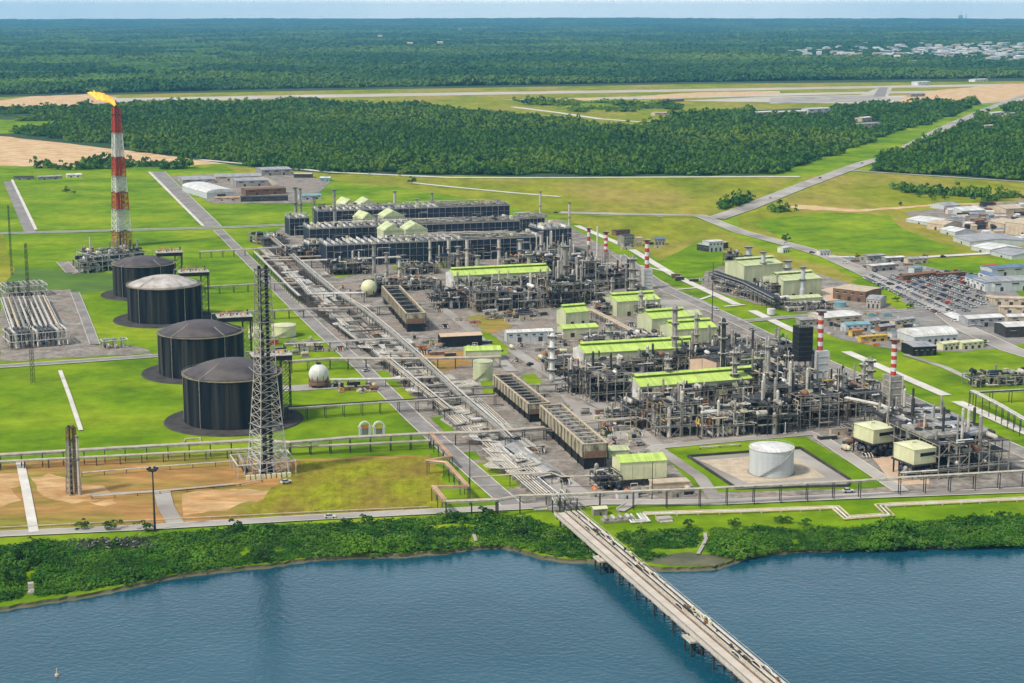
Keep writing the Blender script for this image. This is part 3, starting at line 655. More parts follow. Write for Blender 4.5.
    for k in range(coolers):                                # fan bays on the top deck
        w = L / coolers; c = MB().box(w * k + .5, w * (k + 1) - .5, D * .25, D * .75, H + .6, H + 2.4, r.choice(['steel', 'grey_roof', 'steel_dark']))
        c.obj('cooler_bay', t)
        MB().lathe([(w * .36, H + 2.41), (w * .36, H + 3.4), (w * .30, H + 3.4), (w * .30, H + 2.6), (.3, H + 2.6)], 'steel_dark', 12, w * (k + .5), D * .5).obj('fan_ring', t)
    return t
def rack(pts, w, z, npipe, label, rad=.45, step=12, mats=('steel_pale', 'steel', 'beige', 'steel_pale', 'steel_dark', 'white_paint'), walkway=False, levels=1, group=None, legm='steel_dark', name='pipe_rack', cat='pipe rack', grnd=None):
    """pts: picture points on the ground under the rack's centre line (or at height z when grnd == 'z')"""
    P = [Vector(G(*p, z) if grnd == 'z' else G(*p)) for p in pts]; o = P[0].copy()
    t = thing(name, label, cat, (o.x, o.y), 0, group); P = [p - o for p in P]; r = random.Random(int(pts[0][0] * 3 + pts[0][1]))
    def off(i, d):
        a = (P[i] - P[i - 1]).normalized() if i > 0 else None; b = (P[i + 1] - P[i]).normalized() if i < len(P) - 1 else None
        v = (a + b).normalized() if a is not None and b is not None else (a if b is None else b)
        n = Vector((-v.y, v.x)); k = 1 / max(.5, (a.dot(v) if a is not None and b is not None else 1)); return P[i] + n * d * k
    tot = sum((P[i + 1] - P[i]).length for i in range(len(P) - 1)); st = max(step, tot / 90)
    for i in range(len(P) - 1):
        a, b = P[i], P[i + 1]; L = (b - a).length; n = max(1, int(L / st)); d = (b - a).normalized(); q = Vector((-d.y, d.x)) * w / 2
        for k in range(n + (i == len(P) - 2)):
            c = a.lerp(b, k / n); m = MB()
            for s in ((-1, 1) if w > 1.6 else (0,)): m.beam((c.x + q.x * s, c.y + q.y * s, 0), (c.x + q.x * s, c.y + q.y * s, z + (levels - 1) * 3.2), .45 if z > 3 else .35, legm)
            for l in range(levels): zz = z + l * 3.2; m.beam((c.x - q.x, c.y - q.y, zz - .2), (c.x + q.x, c.y + q.y, zz - .2), .4, legm)
            m.obj('trestle', t)
    if z > 3 and w > 1.6:
        for s in (-1, 1):
            m = MB()
            for i in range(len(P) - 1): A, B = off(i, s * w / 2), off(i + 1, s * w / 2); m.beam((*A, z - .35), (*B, z - .35), .35, 'steel')
            m.obj('girder', t)
    for l in range(levels):
        for k in range(npipe):
            d = (k + .5) / npipe * w - w / 2; rr = rad * r.choice([.6, .8, 1, 1.15]); rr = min(rr, w / npipe * .42) if npipe > 1 else rr
            MB().tube([(*off(i, d), z + l * 3.2 + rr) for i in range(len(P))], rr, r.choice(mats), 6).obj('pipe', t)
    if walkway:
        m = MB()
        for i in range(len(P) - 1): A, B = off(i, w / 2 + .8), off(i + 1, w / 2 + .8); m.beam((*A, z + levels * 3.2 - 2), (*B, z + levels * 3.2 - 2), 1.3, 'steel_pale', h=.3)
        m.obj('walkway', t)
    return t
def loop_bank(pts, w, npipe, label, z=1.2, group='low pipeways with expansion loops', loops=(.5,), lw=14, m=('steel_pale', 'beige', 'steel_pale', 'steel')):
    """low pipes on sleepers with a U-shaped expansion loop"""
    A, B = Vector(G(*pts[0])), Vector(G(*pts[1])); L = (B - A).length; yaw = atan2((B - A).y, (B - A).x)
    t = thing('pipeway', label, 'pipeway', (A.x, A.y), yaw, group)
    for k in range(int(L / 9) + 1): MB().box(k * 9 - .3, k * 9 + .3, -w / 2 - .5, w / 2 + .5, 0, z - .05, 'concrete').obj('sleeper', t)
    r = random.Random(int(L * 10))
    for k in range(npipe):
        d = (k + .5) / npipe * w - w / 2; P = [(0, d, z + .4)]
        for f in loops:
            c = L * f; e = (npipe - k) * w / npipe * .8 + 1.5
            P += [(c - e, d, z + .4), (c - e, d + lw * (1 if lw > 0 else 1) + (npipe - k) * .0, z + 1.4), (c + e, d + lw, z + 1.4), (c + e, d, z + .4)] if lw else []
        P.append((L, d, z + .4)); MB().tube(P, min(.42, w / npipe * .36), r.choice(m), 6).obj('pipe', t)
    return t
# ---------------------------------------------------------------- tanks and towers
tank(234, 420, 51, 372, 9, 'tank_roof', 'black cylindrical storage tank nearest the lattice derrick, brown domed roof and pale streaks', 'large dark storage tanks')
tank(202, 372, 44, 331, 8, 'tank_roof', 'black storage tank with smooth grey dome directly behind the frontmost tank', 'large dark storage tanks')
tank(165.5, 319, 38, 284, 8, 'tank_roof_pale', 'black storage tank with a patchy whitish dome, third from the front', 'large dark storage tanks')
tank(145, 294, 32, 263, 7, 'tank_roof', 'dark storage tank with brown dome, farthest back beside the flare tower', 'large dark storage tanks')
def small_tank(px, py, rpx, top, m, label, dome=1.5, roofm=None, stair=True, cat='tank', group=None, saddle=False):
    x, y = G(px, py); r = rpx * mpp(py); h = HT(px, py, top); t = thing('small_tank', label, cat, (x, y), YAW, group)
    MB().lathe([(r * 1.08, .35), (r * 1.08, .8)], 'concrete', 32).obj('base', t)
    s = MB().lathe([(r, .8), (r, h)], m, 40)
    for k in range(1, 5): s.lathe([(r + .06, h * k / 5), (r + .12, h * k / 5 + .12), (r + .06, h * k / 5 + .24)], m, 40)
    s.obj('shell', t)
    MB().lathe([(r * 1.03, h - .1), (r * 1.03, h + .25), (r * .6, h + dome * .7), (.1, h + dome)], roofm or m, 40).obj('roof', t, smooth=False)
    if stair:
        q = MB()
        for k in range(24): a = -2.6 + k * .07; b = a + .07; q.beam((cos(a) * (r + .7), sin(a) * (r + .7), h * k / 24), (cos(b) * (r + .7), sin(b) * (r + .7), h * (k + 1) / 24), .9, 'steel', h=.25)
        q.obj('spiral_stair', t)
        q = MB()
        for k in range(28): a = k * pi / 14; b = a + pi / 14; q.beam((cos(a) * r, sin(a) * r, h + .2), (cos(a) * r, sin(a) * r, h + 1.4), .1, 'steel_pale'); q.beam((cos(a) * r, sin(a) * r, h + 1.4), (cos(b) * r, sin(b) * r, h + 1.4), .1, 'steel_pale')
        q.obj('handrail', t)
    return t
mat('tank_grey', (.50, .52, .51), (.40, .42, .42), rough=.5, scale=.2, stretch=(1, 1, .1))
small_tank(771, 473, 22, 447, 'tank_grey', 'pale grey cylindrical water tank standing in the beige bund near the shore', 2, 'white_paint')
small_tank(284, 336, 12, 325, 'cream', 'squat cream tank with flat roof behind the lattice derrick', 1.2)
small_tank(255.5, 338, 7, 328, 'cream', 'small cream tank left of the squat cream tank, half behind the derrick', 1)
small_tank(483, 379, 10, 361, 'green_wall', 'pale green upright tank in front of the lime roofed hut', 1)
small_tank(840, 307, 6, 302, 'teal', 'low teal tank beside the pink gravel of the power station', .8, stair=False)
small_tank(771, 315, 4, 309, 'white_paint', 'little white tank on the verge south of the power station', .8, stair=False)
# pressure sphere with skirt
x, y = G(319, 387); r = 10 * mpp(387); t = thing('gas_sphere', 'white spherical gas tank on a rusty plinth on the lawn', 'sphere tank', (x, y), YAW)
MB().box(-26, 12, -10, 9, .2, .5, 'concrete').box(-26, 12, -10, -9.4, .5, .9, 'white_paint').obj('pad', t)
MB().lathe([(r * cos(a * pi / 24 - pi / 2) + .01, r * 1.35 + r * sin(a * pi / 24 - pi / 2)) for a in range(25)], 'white_paint', 32).obj('sphere', t, smooth=True)
m = MB()
for k in range(10): a = k * pi / 5; m.beam((cos(a) * r * .96, sin(a) * r * .96, .5), (cos(a) * r * .96, sin(a) * r * .96, r * 1.3), .5, 'rust')
m.lathe([(r * 1.05, r * .35), (r * 1.05, r * .6)], 'brown', 20); m.obj('leg', t)
MB().box(-1.5, 1.5, -1.5, 1.5, r * 2.33, r * 2.33 + 1.2, 'black').beam((-1, 0, r * 2.3), (-1, 0, r * 2.3 + 3), .3, 'black').obj('top_platform', t)
# red and white flare tower
sec = [(245, 'orange'), (236, 'red'), (209, 'white_paint'), (192, 'red'), (176, 'white_paint'), (157, 'red'), (133, 'white_paint'), (108, 'red')]
x, y = G(122, 246); ht = HT(122, 246, 108)
bands = [(HT(122, 246, q) / ht, c) for q, c in ((231, 'orange'), (209, 'white_paint'), (192, 'red'), (176, 'white_paint'), (157, 'red'), (133, 'white_paint'), (108, 'red'))]
t, h, s = lattice('flare_tower', 122, 246, 108, 15.5, 5.6, 'tall red and white lattice flare tower with a burning flame on top', bands, risers=3, bays=26, th=.6)
for k, (dx, dy) in enumerate(((-2.6, 0), (2.4, 1), (0, 2.6))):
    for bi, (f, m_) in enumerate(bands):
        z0 = 0 if bi == 0 else bands[bi - 1][0] * h
        MB().tube([(dx, dy, z0), (dx, dy, f * h)], 1.1, m_, 8).obj('riser', t)
MB().lathe([(1.2, h), (1.6, h + 3), (1.3, h + 3.2)], 'black', 10).box(-5, 5, -5, 5, h - 7, h - 6.5, 'steel_dark').obj('burner_tip', t)
fl = MB(); rr = random.Random(3)
prof = [(0, 0, 1.2), (-1.5, 2, 1.9), (-3.5, 4.5, 2.9), (-6, 7, 3.4), (-9, 9, 4.6), (-12, 10.2, 4.0), (-15, 12.2, 5.0), (-18, 12.6, 4.4), (-21, 14.5, 5.4), (-24, 14.2, 4.0), (-27, 16.5, 4.4), (-30, 15.8, 2.4), (-33, 18, 1.8), (-37, 18.4, .2)]
vs = []; fs = []; nn = 12
for i, (a, z, q) in enumerate(prof):
    for j in range(nn):
        an = 2 * pi * j / nn; k = q * rr.uniform(.5, 1.25); vs.append((a * .84 + cos(an) * k * .6 + rr.uniform(-.4, .4), sin(an) * k * .7, h + 2.5 + z * .8 + sin(an) * k * .9))
for i in range(len(prof) - 1):
    for j in range(nn): fs.append((i * nn + j, i * nn + (j + 1) % nn, (i + 1) * nn + (j + 1) % nn, (i + 1) * nn + j))
fl.add(vs, fs, 'flame'); tag(fl.obj('flame', loc=(t.location.x, t.location.y, 0), rz=.1, smooth=True), 'orange flame streaming left from the tip of the red and white flare tower', 'flame')
# flare base skid
def frame_skid(p0, p1, D, H, label, name='pipe_manifold', n=9, seed=1, pm=('white_paint', 'steel_pale', 'steel_pale', 'steel'), cat='pipe manifold', lv=1):
    (x, y), L, yaw = SPAN(p0, p1); t = thing(name, label, cat, (x, y), yaw); r = random.Random(seed)
    m = MB(); nx = max(2, int(L / 8)); ny = max(1, int(D / 10))
    for l in range(lv):
        for i in range(nx + 1):
            for j in range(ny + 1):
                m.beam((L * i / nx, D * j / ny, H * l / lv), (L * i / nx, D * j / ny, H * (l + 1) / lv), .5, 'steel_pale')
                if i < nx: m.beam((L * i / nx, D * j / ny, H * (l + 1) / lv), (L * (i + 1) / nx, D * j / ny, H * (l + 1) / lv), .5, 'white_paint' if j in (0, ny) else 'steel')
                if j < ny: m.beam((L * i / nx, D * j / ny, H * (l + 1) / lv), (L * i / nx, D * (j + 1) / ny, H * (l + 1) / lv), .5, 'white_paint' if i in (0, nx) else 'steel')
    m.obj('steel_frame', t)
    for k in range(n):
        xx = L * (k + .5) / n; MB().tube([(xx, -1, 1), (xx, 1, H * .5), (xx, 2, H + .8), (xx, D - 2, H + .8), (xx, D, 1)], min(.7, L / n * .3), r.choice(pm), 6).obj('pipe', t)
    for k in range(int(L * D / 130) + 2):
        a, b = r.uniform(1, L - 4), r.uniform(0, max(1, D - 5)); MB().drum((a, b, 2), (a, b + r.uniform(3, 7), 2), r.uniform(.8, 1.7), r.choice(['navy', 'steel_pale', 'steel', 'steel_dark'])).obj('vessel', t)
    return t
process_unit((97, 272), (148, 267), 50, 16, 'white framed equipment platform wrapped round the foot of the flare tower', 3, 1.2, cat='equipment platform', framec='white_paint')
process_unit((80, 274), (97, 273), 34, 11, 'smaller equipment skid left of the flare platform', 2, 1.6, cat='equipment platform', framec='steel_pale')
sheet('road', [(64, 263), (72, 261), (82, 272), (73, 275)], 'pad', .2)
frame_skid((10, 350), (70, 345), 30, 12, 'dark valve frame at the near end of the western pipe manifold', n=14, seed=6, pm=('steel_dark', 'steel', 'navy', 'steel_pale'), lv=2)
frame_skid((12, 338), (62, 335), 175, 6, 'broad bank of parallel pale pipes running away across the western depot', n=9, seed=7, pm=('steel_pale', 'beige', 'steel_pale', 'steel'))
frame_skid((6, 299), (48, 296), 30, 11, 'grey valve platform at the far end of the western pipes', n=8, seed=8, pm=('steel', 'steel_dark'), lv=2)
frame_skid((103, 350), (128, 348), 10, 7, 'small dark skid beside the lawn left of the second tank', n=3, seed=9, pm=('steel_dark', 'steel'))
# lattice derrick in front of the tanks
t, h, s = lattice('lattice_tower', 268, 474, 269, 31, 11, 'tall grey lattice derrick with two dark risers on the brown field', [(.25, 'white_paint'), (.5, 'steel_pale'), (.75, 'steel_pale'), (1, 'steel')], waist=(.5, 16.5), bays=24, th=.23)
for dx in (-2.0, 2.3): MB().tube([(dx, 0, 0), (dx, 0, h + 2)], 1.0, 'black', 8).obj('riser', t)
MB().tube([(0, 2.2, 0), (0, 2.2, h * .7)], .8, 'steel_dark', 8).obj('riser', t)
m = MB()
for k in range(30): z = h * k / 30; m.beam((-3.2, -1.6, z), (3.2, -1.6, z + h / 30), .35, 'steel_dark'); m.box(-3.4, 3.4, -1.7, 1.7, z, z + .2, 'steel_dark')
m.obj('stair', t)
frame_skid((238, 479), (296, 474), 26, 8, 'white railed platform surrounding the foot of the lattice derrick', n=4, seed=11, name='tower_platform', cat='platform')
m = thing('concrete_base', 'row of pale blocks under the derrick platform', 'foundation', G(246, 480), YAW)
for k in range(9): MB().box(k * 3, k * 3 + 2.1, -1, 1, 0, 2.6, 'cream').obj('block', m)
t, h, s = lattice('lattice_tower', 74, 494, 427, 12, 7, 'small grey lattice stack with rusty top on the brown field at left', [(.8, 'steel'), (1, 'rust')], bays=12, th=.25)
for dx in (-1.2, 1.3): MB().tube([(dx, 0, 0), (dx, 0, h * .8), (dx, 0, h + 1)], .8, 'rust' if dx > 0 else 'steel_dark', 8).obj('riser', t)
stack(79.5, 495, 436, 1.0, 'thin grey vent pipe touching the rusty stack on the brown field', 'steel_pale', plats=2, group=None)
def mast(px, py, top, label, lamps=False, w=.8, guy=0, group='tall masts', m_='steel_dark'):
    x, y = G(px, py); h = HT(px, py, top); t = thing('mast', label, 'mast', (x, y), YAW, group)
    if w > 1.5:
        q = MB()
        n = int(h / 4)
        for k in range(n):
            a, b = h * k / n, h * (k + 1) / n
            C = [(-1, -.6), (1, -.6), (0, 1)]
            for i in range(3):
                c, d = C[i], C[(i + 1) % 3]; k1 = w / 2 * (1 - .45 * a / h); k2 = w / 2 * (1 - .45 * b / h)
                q.beam((c[0] * k1, c[1] * k1, a), (c[0] * k2, c[1] * k2, b), .3, m_); q.beam((c[0] * k1, c[1] * k1, a), (d[0] * k2, d[1] * k2, b), .2, m_)
        q.obj('pole', t)
    else: MB().lathe([(w * .7, 0), (w * .35, h)], m_, 8).obj('pole', t)
    if lamps:
        MB().lathe([(2.3, h - 1), (2.3, h - .5)], 'steel_dark', 10).obj('ring', t)
        for k in range(6): a = k * pi / 3; MB().box(cos(a) * 2.4 - .6, cos(a) * 2.4 + .6, sin(a) * 2.4 - .5, sin(a) * 2.4 + .5, h - .4, h + .7, 'steel_dark').obj('floodlight', t)
    return t
mast(33, 383, 243, 'very tall dark lattice mast rising over the western manifold', w=3.0)
mast(155, 531, 469, 'floodlight mast with lamp cluster beside the shore road', lamps=True, w=.9)
mast(12, 275, 205, 'slim dark mast at the left edge beside the drying field', w=2.2)
mast(712, 322, 262, 'thin grey mast east of the plant road', w=.7)
mast(470, 505, 440, 'thin lamp mast beside the west plant road junction', w=.5)
mast(652, 500, 462, 'short lamp mast by the shore road junction', w=.5)
# ---------------------------------------------------------------- the three dark cooler galleries at the back
def gallery(p0, p1, top, depth, label, saw=True, pale=(0, 0), posts=7.5):
    (x, y), L, yaw = SPAN(p0, p1); h = HT(p0[0], p0[1], top); t = thing('cooler_gallery', label, 'cooler gallery', (x, y), yaw, 'long dark air cooler galleries')
    MB().box(.5, L - .5, .6, depth, 0, h - 2.5, 'navy').obj('screen', t)
    MB().box(0, L, 0, depth + .5, h - 2.4, h - 1.4, 'steel').box(0, L, 3, depth - 3, h - 1.39, h - .9, 'steel_dark').obj('roof_deck', t)
    n = int(L / posts); r_ = random.Random(int(L))
    for k in range(n + 1): MB().beam((L * k / n, .2, 0), (L * k / n, .2, h - 2.4), .3 if k % 3 else .55, 'steel').obj('post', t)
    for f in (.33, .66): MB().beam((0, .15, h * f), (L, .15, h * f), .3, 'steel').obj('girder', t)
    n2 = min(60, int(L / 8))
    for k in range(n2):
        a = L * k / n2; w = L / n2
        if saw and not (pale[0] <= k / n2 < pale[1]):
            v = MB()
            for yy, d in ((0.2, depth * .42), (depth * .52, depth * .42)):
                v.add([(a + w * .05, yy, h - 1.3), (a + w * .8, yy, h - 1.3), (a + w * .1, yy, h + 1.9), (a + w * .05, yy + d, h - 1.3), (a + w * .8, yy + d, h - 1.3), (a + w * .1, yy + d, h + 1.9)],
                      [(0, 1, 2), (5, 4, 3), (0, 3, 4, 1), (1, 4, 5, 2), (2, 5, 3, 0)], 'white_paint' if r_.random() < .7 else 'grey_roof')
            v.obj('louvre', t)
        elif k % 2 == 0:
            v = MB().lathe([(w * .8, h - 1.2), (w * .8, h + 1), (w * .7, h + 1), (w * .7, h - .6), (.2, h - .6)], 'steel', 12, a + w, depth * .3); v.lathe([(w * .8, h - 1.2), (w * .8, h + 1), (w * .7, h + 1), (w * .7, h - .6), (.2, h - .6)], 'steel', 12, a + w, depth * .72); v.obj('fan_ring', t)
    for k in range(int(L / 9)):
        a = r_.uniform(2, L - 8); b = r_.uniform(2, depth - 6); MB().box(a, a + r_.uniform(2, 6), b, b + r_.uniform(2, 5), h - .88, h + r_.uniform(1, 4), r_.choice(['steel', 'steel_dark', 'beige', 'cream'])).obj('roof_unit', t)
    for k in range(7 if L > 60 else 2):
        a = r_.uniform(0, L * .5); b = r_.uniform(1, depth - 2); MB().tube([(a, b, h - .8), (a, b, h + 3), (a + r_.uniform(20, L * .5), b, h + 3), (a + L * .5, b, h - .8)], .5, r_.choice(['steel', 'beige', 'steel_pale'])).obj('roof_pipe', t)
    for k in range(int(L / 8)):
        a = r_.uniform(1, L - 4); z = r_.uniform(3, h * .75); MB().tube([(a, -.6, .5), (a, -.6, z), (a + r_.uniform(3, 14), -.6, z), (a + r_.uniform(3, 14), -2.5, z)], .35, r_.choice(['steel', 'steel_pale', 'steel_dark'])).obj('pipe', t)
    m = MB()
    m.beam((0, 0, h - .2), (L, 0, h - .2), .2, 'steel_pale'); m.beam((0, 0, h - 1.4), (0, depth, h + .3), .2, 'steel_pale'); m.beam((L, 0, h - .2), (L, depth, h - .2), .2, 'steel_pale'); m.obj('handrail', t)
    return t
gallery((318, 231), (510, 224), 210, 40, 'dark gallery farthest back, its sawtooth louvres against the bright field', pale=(.62, 1))
gallery((310, 250), (520, 241), 227.5, 40, 'middle dark gallery of the three, pale duct on its right half', pale=(.5, 1))
gallery((327, 267), (543, 257), 244, 42, 'front dark gallery with the full row of slanted white louvres', pale=(.62, .95))
gallery((290, 236), (310, 235), 217, 25, 'short dark cooler block at the left end behind the grey stacks', posts=5)
gallery((309, 258), (325, 257), 243, 20, 'small dark cooler block left of the front gallery', posts=5)
gallery((543, 254), (572, 252), 228, 36, 'dark cooler block right of the front gallery beside the tall column', posts=5)
gallery((511, 235), (545, 233), 218, 30, 'dark cooler block at the right end of the middle gallery', pale=(.2, 1), posts=5)
def hall(p0, p1, top, ridge, D, label, roof='green_roof', wall='green_wall', **k):
    h0 = HT(p0[0], p0[1], top); return shed('compressor_hall', p0, p1, top, D, k.pop('rise', 3.5), label, 'hall', roof, wall, group=k.pop('group', 'compressor halls with green roofs'), **k)
for i, (a, b, tp, lb) in enumerate((((384, 256), (403, 255), 231, 'pale yellow gabled roof behind the front gallery, left of its neighbour'), ((406, 256), (428, 255), 230, 'wider pale yellow gabled roof behind the front gallery'),
                                   ((363, 240), (376, 239), 219, 'small pale yellow roof between middle and rear galleries'), ((384, 240), (405, 239), 217, 'large pale yellow roof between middle and rear galleries'),
                                   ((344, 222), (358, 221), 205, 'small pale yellow roof at the back left of the galleries'), ((360, 222), (379, 221), 205, 'large pale yellow roof at the back of the galleries'))):
    (x, y), L, yaw = SPAN(a, b); h = HT(a[0], a[1], tp); t = thing('compressor_shelter', lb, 'shelter', (x, y), yaw, 'pale yellow compressor shelters')
    MB().box(0, L, 0, 26, 0, h, 'green_wall').obj('wall', t)
    m = MB(); zr = h + 8
    V = [(-.5, -.5, h + .01), (L + .5, -.5, h + .01), (L * .45, 13, zr), (-.5, 27, h + .01), (L + .5, 27, h + .01), (L * .45, -.5, zr - 1), (L * .5, 27, zr)]
    m.add(V, [(0, 1, 5), (1, 4, 6, 5), (4, 3, 6), (3, 0, 5, 6), (0, 3, 4, 1)], 'green_roof'); m.obj('roof', t)
small = [(296, 228, 187, 1.6, 'stack of the twin pair at the far left corner of the galleries'), (301, 229, 188, 1.2, 'stack right beside the leftmost grey stack'), (314.5, 228, 196, 1.5, 'broad stack left of the tall thin stack'),
 (335, 240, 189, 1.4, 'tall thin stack rising in front of the short dark block'), (354.5, 224, 203, 1.6, 'short stack left of the yellow roofs'), (376, 246, 215, 1.6, 'stack between the middle and front galleries'), (395, 222, 191, 1.3, 'white capped stack behind the rear gallery'), (417, 226, 199, 1.2, 'thin stack behind the rear gallery, right of the white capped one'),
 (374, 276, 244, 1.6, 'stack in front of the left end of the front gallery'), (386.5, 278, 253, 1.5, 'stack right of the leftmost foreground stack before the gallery'), (399.5, 283, 258, 1.5, 'short stack beside the cream sphere'), (430, 266, 238, 1.2, 'pale column against the dark front gallery screen, leftmost'), (448.5, 268, 237, 1.4, 'pale column against the front gallery, second from left'),
 (458, 268, 247, 1.8, 'stubby column in front of the gallery screen'), (467, 268, 237, 1.6, 'pale column on the gallery screen above the lime roof end'), (477.5, 283, 256, 2.0, 'thick grey stack piercing the far lime roof, left'), (499, 266, 237, 1.6, 'tapered pale stack in the middle of the gallery screen'), (520, 266, 240, 1.6, 'tapered pale stack on the right of the gallery screen'), (529, 281, 255, 2.2, 'thick grey stack piercing the far lime roof, right'),
 (541, 266, 232, 1.5, 'leaning pale stack at the right corner of the front gallery'), (540, 228, 191, .9, 'slim cream flare stack against the yellow field'), (569, 240, 202, .9, 'slim cream flare stack right of its twin'), (565, 296, 246, 2.4, 'large grey column right of the galleries'), (432, 212, 193, 1.0, 'tiny stack behind the rear gallery centre')]
for x_, yb, yt, r_, lb in small: stack(x_, yb, yt, r_, lb, 'steel_pale' if 'pale' in lb or 'cream' in lb or 'white' in lb else 'steel', group=None)
# red and white chimneys
stack(588.5, 258, 228, 1.6, 'thin red and white banded chimney, left of the close pair', bands=7, group='red and white banded chimneys', plats=1)
stack(597, 262, 226, .7, 'thin white pole between the banded chimney pair', 'white_paint', group=None, plats=0)
stack(605.5, 280, 232, 1.9, 'red and white banded chimney, right of the close pair', bands=7, group='red and white banded chimneys', plats=1, box_base=(5, 252, 'steel'))
stack(646.5, 289, 240, 2.2, 'red and white banded chimney on a pale blue furnace box by the lawns', bands=7, group='red and white banded chimneys', plats=1, box_base=(8, 268, 'tank_grey'))
stack(818.5, 392, 311, 2.9, 'red and white banded chimney beside the black square tower', bands=9, group='red and white banded chimneys', plats=1, box_base=(13, 350, 'tank_grey'))
stack(891.5, 415, 340, 2.8, 'red and white banded chimney nearest the pale green modules', bands=9, group='red and white banded chimneys', plats=1, box_base=(13, 375, 'steel'))
x, y = G(801, 392); h = HT(801, 392, 326); w = 15 * mpp(392); t = thing('box_tower', 'black square clad tower beside the banded chimney', 'tower', (x, y), YAW)
zb = HT(801, 392, 360)
MB().box(-w / 2, w / 2, -w / 2, w / 2, zb, h, 'black').obj('cladding', t)
for k in range(7): z = zb + (h - zb) * k / 7; MB().box(-w / 2 - .15, w / 2 + .15, -w / 2 - .15, w / 2 + .15, z, z + .4, 'steel_dark').obj('ring_beam', t)
for sx in (-1, 1):
    for sy in (-1, 1): MB().beam((sx * w * .46, sy * w * .46, 0), (sx * w * .46, sy * w * .46, zb), 1.0, 'steel').obj('leg', t)
m = MB()
for k in range(9): m.beam((-w / 2 + w * k / 8, -w / 2, h), (-w / 2 + w * k / 8, -w / 2, h + 1.6), .2, 'steel_pale')
m.beam((-w / 2, -w / 2, h + 1.6), (w / 2, -w / 2, h + 1.6), .25, 'steel_pale'); m.obj('handrail', t)
cols = [(869, 400, 358, 3.2, 'steel', 'thick grey column behind the left pale green module'), (722, 385, 318, 2.6, 'steel_dark', 'dark column with platforms left of the orange walled shed'), (767, 400, 338, 1.8, 'steel', 'slender grey column right of the near lime roof'), (787, 410, 352, 2.8, 'steel_dark', 'dark column left of the black square tower'),
 (837, 415, 368, 1.6, 'steel_dark', 'thin dark column right of the banded chimney'), (842, 414, 370, 1.0, 'steel', 'very thin column right of the thin dark column'), (862, 405, 362, 2.4, 'steel', 'grey column left of the thick column'), (632, 300, 256, 2.6, 'steel', 'tall grey column near the lime roofed blocks'), (628, 298, 258, 1.6, 'steel_dark', 'dark column touching the tall grey column'),
 (696.5, 352, 313, 1.4, 'steel', 'grey pipe column before the third lime block'), (612, 305, 278, 1.5, 'steel', 'short grey column among the northern pipework'), (582, 300, 262, 1.8, 'steel_dark', 'dark column in the middle of the northern pipework'), (552, 382, 333, 2.7, 'white_paint', 'plain white column standing alone by the central yard'),
 (609, 356, 322, 2.2, 'steel', 'grey column with bulky head over the middle lime roof'), (674.5, 365, 305, 2.2, 'steel', 'grey column crossing the right end of the middle lime roof'), (667.5, 398, 357, 2.2, 'steel', 'grey column rising through the near lime roof, left'), (734, 396, 350, 2.5, 'steel', 'grey column rising through the near lime roof, right'),
 (641, 322, 291, 1.6, 'steel', 'grey column beside the first lime block'), (698, 430, 398, 2.4, 'navy', 'blue grey drum column in front of the near lime hall'), (745, 432, 403, 2.6, 'navy', 'dark blue column at the right end of the near lime hall')]
for x_, yb, yt, r_, m_, lb in cols: column(x_, yb, yt, r_, lb, m_, rings=2 if r_ < 2 else 4)
# lime roofed halls
hall((640, 405), (762, 395), 387, 0, 26, 'longest lime roofed hall, nearest the shore', 'lime_roof', monitor=True, rise=4, endm='white_paint')
hall((584, 371), (699, 364), 353.5, 0, 26, 'middle long lime roofed hall behind the nearest one', 'lime_roof', monitor=True, rise=4, endm='white_paint')
hall((454, 290), (551, 285), 276, 0, 28, 'far long lime roofed hall in front of the dark gallery', 'lime_roof', monitor=True, rise=4, endm='white_paint')
B4 = 'boxy green halls with lime roofs'
hall((617, 317), (660, 314), 302, 0, 30, 'biggest boxy green hall with lime roof, farthest back', 'lime_roof', monitor=True, group=B4)
hall((652, 335), (690, 332), 319, 0, 28, 'second boxy green hall with lime roof from the back', 'lime_roof', monitor=True, group=B4)
hall((673, 349), (716, 346), 330, 0, 26, 'green hall with lime roof right behind the middle long hall', 'lime_roof', monitor=True, group=B4)
hall((690, 327), (702, 326), 316, 0, 16, 'tiny green hut with bright roof right of the second boxy hall', 'green_roof', group=B4)
hall((566, 327), (589, 325), 313, 0, 18, 'small green hut with lime roof facing the central yard', 'lime_roof', monitor=True, group=B4)
hall((563, 338), (598, 336), 329, 0, 16, 'low long green hut with pale lime roof in front of the small hut', 'lime_roof', group=B4, rise=2)
hall((466, 362), (501, 361), 351, 0, 16, 'green hut with lime roof behind the upright green tank', 'lime_roof', group=B4, rise=2)
hall((609, 459), (629, 458), 451, 0, 12, 'small flat green roof left of the raised green module', 'green_roof', group=B4, rise=1)
hall((744, 283), (782, 280), 266, 0, 36, 'power hall with pale green roof, farther one of two', 'green_roof', monitor=True, group='power halls')
hall((783, 299), (821, 296), 281, 0, 36, 'power hall with pale green roof, nearer one of two', 'green_roof', monitor=True, group='power halls')
hall((790, 306), (822, 304), 299, 0, 16, 'low pale green lean to in front of the nearer power hall', 'green_roof', group='power halls', rise=1.5)
for x_, yb, yt, r_, lb in ((748, 268, 247, 2.4, 'pale blue exhaust stack behind the farther power hall'), (762.5, 281, 252, 1.9, 'pale blue exhaust stack in front of the farther power hall'), (787, 280, 261, 2.6, 'stout grey exhaust stack between the two power halls'), (802, 299, 267, 1.9, 'pale blue exhaust stack before the nearer power hall')): stack(x_, yb, yt, r_, lb, 'tank_grey', group=None)
shed('storage_shed', (507, 343), (553, 341), 333, 10, 1.5, 'long white roofed shed in the central yard', 'shed', 'white_paint', 'tank_grey', wins=6)
shed('open_shed', (441, 348), (482, 346), 337, 12, 1.5, 'peach roofed shed with dark open front', 'shed', 'peach', 'black', doors=0)
